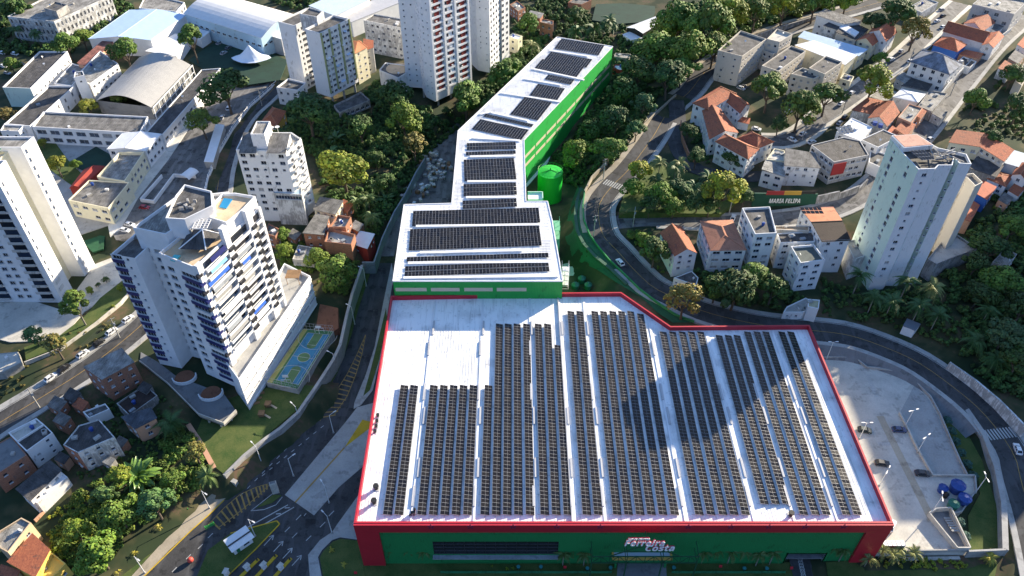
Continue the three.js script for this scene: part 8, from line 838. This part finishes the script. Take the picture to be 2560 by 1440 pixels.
// single trees
[[478, 95, 36, 'broad', 'round mango tree standing on the green school yard', { k: 1.7 }], [313, 130, 42, 'broad', 'large round tree between rust roof and grey vault'], [300, 250, 22, 'broad', 'small upright tree in front of the grey vault', { tall: 1.5 }], [222, 270, 27, 'lime', 'low bright shrub tree left of the grey vault', { k: 0.8 }], [562, 222, 56, 'deep', 'wide dark tree over the school car park'], [503, 303, 42, 'mid', 'green tree at the end of the black roofed school wing'], [106, 357, 15, 'lime', 'small bright tree beside the left tower top'], [142, 413, 30, 'lime', 'yellow green tree left of the dark pitch'], [190, 411, 14, 'mid', 'small round tree on the edge of the dark pitch'], [12, 288, 30, 'olive', 'olive tree cut by the left edge'], [28, 163, 22, 'mid', 'small tree among the left edge cars'], [165, 112, 34, 'mid', 'bushy tree below the ornate institution'], [205, 95, 28, 'mid', 'flat tree beside the blue fabric roof'], [40, 30, 40, 'deep', 'dark tree at the top left corner'],
  [858, 428, 72, 'lime', 'huge yellow green tree right of the white block', { k: 0.9 }], [1035, 365, 44, 'olive', 'sparse olive tree with bare twigs beside the warehouse'], [770, 280, 62, 'deep', 'broad dark tree below the striped slab tower'], [715, 345, 34, 'deep', 'dark tree above the white block roof'], [900, 325, 38, 'deep', 'dark tree in the middle of the valley'], [985, 245, 50, 'deep', 'dark tree left of the red balcony tower foot'], [1010, 300, 46, 'mid', 'green tree with sunlit top in the valley'], [1165, 245, 52, 'mid', 'green tree at the right foot of the red balcony tower'], [1262, 185, 45, 'mid', 'green tree at the foot of the plain white tower'], [1230, 270, 30, 'deep', 'dark tree touching the warehouse roof edge'], [965, 460, 30, 'deep', 'dark tree right of the huge yellow green tree'], [940, 400, 26, 'deep', 'small dark tree behind the huge yellow green tree'],
  [1830, 40, 50, 'lime', 'bright tree at the right end of the big wood'], [1785, 120, 44, 'mid', 'sunlit tree at the road side of the big wood'], [1665, 75, 46, 'lime', 'bright tree in the upper left of the big wood'], [1705, 175, 40, 'mid', 'low sunlit tree in front of the big wood'], [1890, 30, 44, 'mid', 'first tree of the top woodland row'], [1960, 20, 44, 'lime', 'second tree of the top woodland row'], [2040, 8, 42, 'mid', 'third tree of the top woodland row'], [2120, 0, 40, 'mid', 'fourth tree of the top woodland row'], [300, 1190, 36, 'lime', 'bright bush tree left of the glossy leaved plant'], [190, 1330, 40, 'lime', 'yellow green bush tree above the corner house'], [430, 1205, 34, 'mid', 'bush tree right of the glossy leaved plant'], [1322, 62, 30, 'mid', 'tree left of the brick cube house'], [1440, 45, 28, 'deep', 'dark tree beside the top pitch'], [1775, 65, 62, 'mid', 'tallest sunlit tree of the big wood'], [1700, 55, 56, 'mid', 'sunlit tree left of the tallest in the big wood'], [1645, 125, 60, 'mid', 'round tree at the left front of the big wood'], [1732, 130, 56, 'mid', 'round tree at the middle of the big wood'], [1595, 180, 50, 'deep', 'dark tree behind the warehouse end'], [1560, 235, 44, 'deep', 'dark tree beside the green warehouse wall'], [1670, 195, 48, 'deep', 'dark tree by the sandy road verge'], [1540, 300, 42, 'deep', 'dark tree at the middle of the green warehouse wall'], [1610, 262, 34, 'blue', 'grey green tree above the hill road'], [1440, 385, 42, 'mid', 'green tree right of the green tank'], [1522, 372, 40, 'mid', 'green tree by the twin poles'], [1482, 330, 38, 'deep', 'dark tree between warehouse wall and road'], [1590, 325, 28, 'blue', 'small grey tree on the slope below the road'],
  [1600, 430, 38, 'lime', 'yellow green tree beside the palms on the junction lawn'], [1652, 490, 38, 'mid', 'round green tree on the junction lawn'], [1808, 478, 58, 'lime', 'wide yellow tipped tree left of the lettered wall'], [1582, 470, 30, 'mid', 'green tree near the zebra crossing on the junction lawn'], [1625, 515, 30, 'deep', 'dark tree at the front of the junction lawn'], [1700, 478, 36, 'deep', 'dark tree in the middle of the junction lawn'], [1745, 505, 34, 'deep', 'dark tree left below the wide yellow tipped tree'], [1685, 518, 30, 'mid', 'green tree at the lower street side of the junction lawn'], [1775, 515, 30, 'deep', 'dark tree below the wide yellow tipped tree'], [1860, 490, 28, 'deep', 'dark tree between yellow tipped tree and lettered wall'], [1720, 330, 26, 'deep', 'dark tree between branch road and villas'], [1740, 395, 28, 'deep', 'dark tree in front of the palms near the villa'], [1830, 400, 26, 'deep', 'dark tree right of the red roofed villa'], [1635, 630, 42, 'broad', 'round dark green tree by the lowest row house'], [1606, 600, 24, 'mid', 'small tree left of the round dark green one'], [1712, 750, 54, 'olive', 'olive green tree leaning over the store parapet'], [1840, 725, 56, 'deep', 'dark tree below the tall row house'], [1885, 690, 44, 'mid', 'sunlit tree below the row houses'], [1930, 725, 44, 'deep', 'dark tree left of the curved roadside wall'], [1790, 722, 40, 'deep', 'dark tree right of the olive roadside tree'],
  [1925, 225, 50, 'broad', 'left round tree in front of the institute blocks'], [2002, 272, 52, 'mid', 'middle round tree in front of the institute blocks'], [2070, 240, 46, 'broad', 'right round tree in front of the institute blocks'], [2182, 210, 52, 'lime', 'bright tree over the parking street'], [2290, 78, 42, 'olive', 'leaning olive tree beside the rose roofs'], [2203, 147, 22, 'mid', 'small dense tree beside the parked white cars'], [2440, 250, 32, 'mid', 'round tree on the kerb of the wide street'], [2245, 35, 46, 'deep', 'dark tree at the top end of the wood'], [2190, 60, 36, 'deep', 'dark tree behind the black patched roofs'], [2530, 190, 32, 'deep', 'dark tree at the right edge of the wide street'], [2550, 270, 44, 'deep', 'large dark tree cut by the right edge'], [1948, 312, 26, 'deep', 'low dark tree below the round tree trio'], [2480, 350, 26, 'deep', 'dark shrub tree beside the orange roof slope'],
  [2480, 622, 44, 'deep', 'dark tree right of the weathered podium'], [2532, 570, 40, 'mid', 'green tree near the right edge roofs'], [2500, 705, 50, 'mid', 'round tree in the right edge wood'], [2556, 770, 50, 'deep', 'dark tree touching the right edge'], [2450, 735, 38, 'deep', 'dark tree above the roadside clearing'], [2515, 835, 50, 'blue', 'blue green tree in the right edge wood'], [2548, 905, 46, 'deep', 'dark tree above the graffiti wall'], [2440, 660, 36, 'deep', 'dark tree below the terrace podium'],
  [188, 762, 40, 'broad', 'tree with slanting trunk on the white terrace', { k: 1.7, light: 1 }], [82, 838, 30, 'blue', 'grey green tree beside the pale terrace'], [138, 862, 42, 'olive', 'yellow flowering tree on the garden slope'], [490, 1135, 38, 'olive', 'olive tree over the brick edged footpath'], [385, 1262, 52, 'blue', 'blue green bush tree beside the garden wall'], [300, 1290, 50, 'mid', 'green bush tree in the lower slope'], [245, 1385, 58, 'mid', 'bright bush tree at the bottom of the slope'], [262, 1240, 34, 'blue', 'pale green bush tree above the banana plant'], [840, 680, 48, 'mid', 'green tree below the unfinished brick house'], [795, 650, 34, 'mid', 'smaller green tree left of the red house'], [712, 628, 26, 'lime', 'bright shrub tree beside the concrete hut'], [705, 585, 20, 'mid', 'small tree beside the orange brick house']].forEach((t) => tree(...t));
[[225, 727, 17, 'ball', 'large bright clipped ball tree in the terrace garden'], [300, 720, 14, 'ball', 'bright clipped ball bush near the balcony tower'], [282, 767, 9, 'ball', 'small clipped ball bush on the garden lawn'], [264, 700, 13, 'dome', 'dark clipped cone bush in the terrace garden'], [245, 712, 10, 'dome', 'small dark bush between the clipped ball trees']].forEach((t) => tree(...t, { name: 'topiary', cat: 'topiary', k: 0.9 }));
[[2367, 1050], [2377, 1078], [2390, 1105], [2404, 1133], [2419, 1160], [2435, 1190], [2398, 1306], [2412, 1340]].forEach(([x, y], i) => tree(x, y, 17, 'domeT', `${ORD[i]} blue green dome shrub from the top beside the deck`, { name: 'dome_shrub', cat: 'shrub', hc: 1.8, group: 'dome shrubs beside the parking deck' }));
// palms
[[1690, 420, 26, 1, 'royal palm on the junction lawn, left of two', { h: 9 }], [1705, 412, 0.1, 1, '', null], [1650, 410, 26, 2, 'pale palm beside the yellow green junction tree', { h: 9 }], [1700, 410, 26, 2, 'sunlit palm nearest the villas', { h: 9 }], [1640, 450, 24, 0, 'dark palm in the middle of the junction lawn', { h: 6 }], [1735, 470, 28, 0, 'dark palm left of the wide yellow tipped tree', { h: 6 }], [1770, 445, 24, 0, 'dark palm behind the wide yellow tipped tree', { h: 6 }], [2150, 690, 32, 0, 'palm left of the right tower foot', { h: 9 }], [2270, 705, 32, 0, 'palm in front of the right tower foot', { h: 9 }], [2332, 722, 34, 2, 'pale sunlit coconut palm at the right tower foot', { h: 10 }], [2185, 745, 32, 0, 'dark palm left in the roadside grove', { h: 7 }], [2230, 755, 32, 0, 'dark palm middle in the roadside grove', { h: 7 }], [2300, 765, 34, 0, 'dark palm right in the roadside grove', { h: 8 }], [2345, 790, 32, 0, 'dark palm behind the roadside shelter', { h: 7 }], [2440, 855, 38, 0, 'palm on the slope of the right edge wood', { h: 4 }], [2490, 900, 36, 0, 'palm above the graffiti wall', { h: 4 }], [2470, 780, 34, 0, 'palm inside the right edge wood', { h: 6 }], [1330, 112, 24, 2, 'pale coconut palm above the warehouse end', { h: 8 }], [1440, 78, 26, 0, 'dark coconut palm at the top centre', { h: 8 }], [1485, 72, 30, 0, 'dark coconut palm beside the top pitch', { h: 8 }], [1525, 55, 30, 0, 'dark coconut palm in front of the top pitch', { h: 8 }], [428, 1060, 42, 0, 'dark palm under the garage apron', { h: 3 }], [520, 1192, 34, 1, 'small palm at the end of the retaining wall', { h: 3 }], [945, 470, 26, 1, 'palm right of the huge yellow green tree', { h: 6 }], [920, 500, 28, 1, 'palm above the unfinished brick house', { h: 6 }], [930, 545, 28, 1, 'palm behind the red house', { h: 6 }], [890, 505, 26, 1, 'palm below the huge yellow green tree', { h: 6 }], [40, 75, 20, 0, 'dark palm in front of the institution', { h: 7 }], [88, 85, 20, 0, 'second dark palm in front of the institution', { h: 7 }]].filter((p) => p[5]).forEach((p) => palm(...p));
const fp = (list, m, h, what, grp) => list.forEach(([x, y], i) => palm(x, y - 4, 24, m, `${ORD[i]} ${what}`, { h, n: 10, group: grp, name: 'garden_palm', thin: 0.9 })); fp([[1409, 1392], [1431, 1374], [1462, 1392], [980, 1370], [1025, 1372], [1060, 1380]].sort((a, b) => a[0] - b[0]), 1, 5.6, 'small dark palm from the left before the store front', 'front garden palms left of the entrance'); fp([[1762, 1385], [1795, 1378], [1828, 1386], [1862, 1380], [1900, 1392], [1935, 1388], [2092, 1370], [2112, 1380]], 1, 5.8, 'small dark palm right of the entrance', 'front garden palms right of the entrance'); fp([[2172, 1402], [2206, 1382], [2232, 1392], [2250, 1378], [2285, 1388]], 2, 3.6, 'sunlit palm in the lawn below the deck', 'sunlit palms below the deck');
banana(347, 1196, 52, 0, 'large glossy leaved plant on the bush slope', 60, { h: 2 }); banana(830, 385, 26, 1, 'banana plant above the huge yellow green tree', 16); banana(840, 350, 26, 1, 'second banana plant in the shaded valley', 16); banana(965, 500, 26, 1, 'banana plant beside the warehouse drive', 16);
cover('yellow green hedge along the lawn below the deck', [[2180, 1400], [2300, 1398], [2410, 1405], [2415, 1425], [2300, 1425], [2180, 1415]], 'lime', 0.7, 0.5, 1.1, { name: 'hedge', cat: 'hedge', gap: 0 }); cover('bright shrubs in the front garden by the footpath', [[1200, 1412], [1290, 1412], [1290, 1436], [1200, 1436]], 'lime', 0.1, 0.4, 0.8, { name: 'garden_shrubs', cat: 'shrubs', gap: 0 }); cover('shrubs on the planting strip under the wall', [[870, 860], [884, 780], [905, 700], [925, 660], [915, 690], [896, 770], [878, 840]], 'deep', 0.25, 0.3, 0.7, { name: 'strip_shrubs', cat: 'shrubs', gap: 0.3 });
[[398, 1318, 'yellow leafed garden plant at the head of the lawn strip'], [337, 1382, 'yellow leafed garden plant in the middle of the lawn strip'], [295, 1430, 'yellow leafed garden plant low on the lawn strip'], [828, 1375, 'yellow leafed plant on the corner lawn'], [860, 1412, 'yellow leafed plant near the bottom of the corner lawn']].forEach(([x, y, l]) => palm(x, y, 10, 3, l, { h: 0.5, n: 7, name: 'garden_plant' })); { const g = palm(2475, 1395, 22, 3, 'bright yellow garden palm on the lawn at the right', { h: 2, n: 12, name: 'garden_palm' }); }
console.log('plants');
renderer.render(scene, camera);
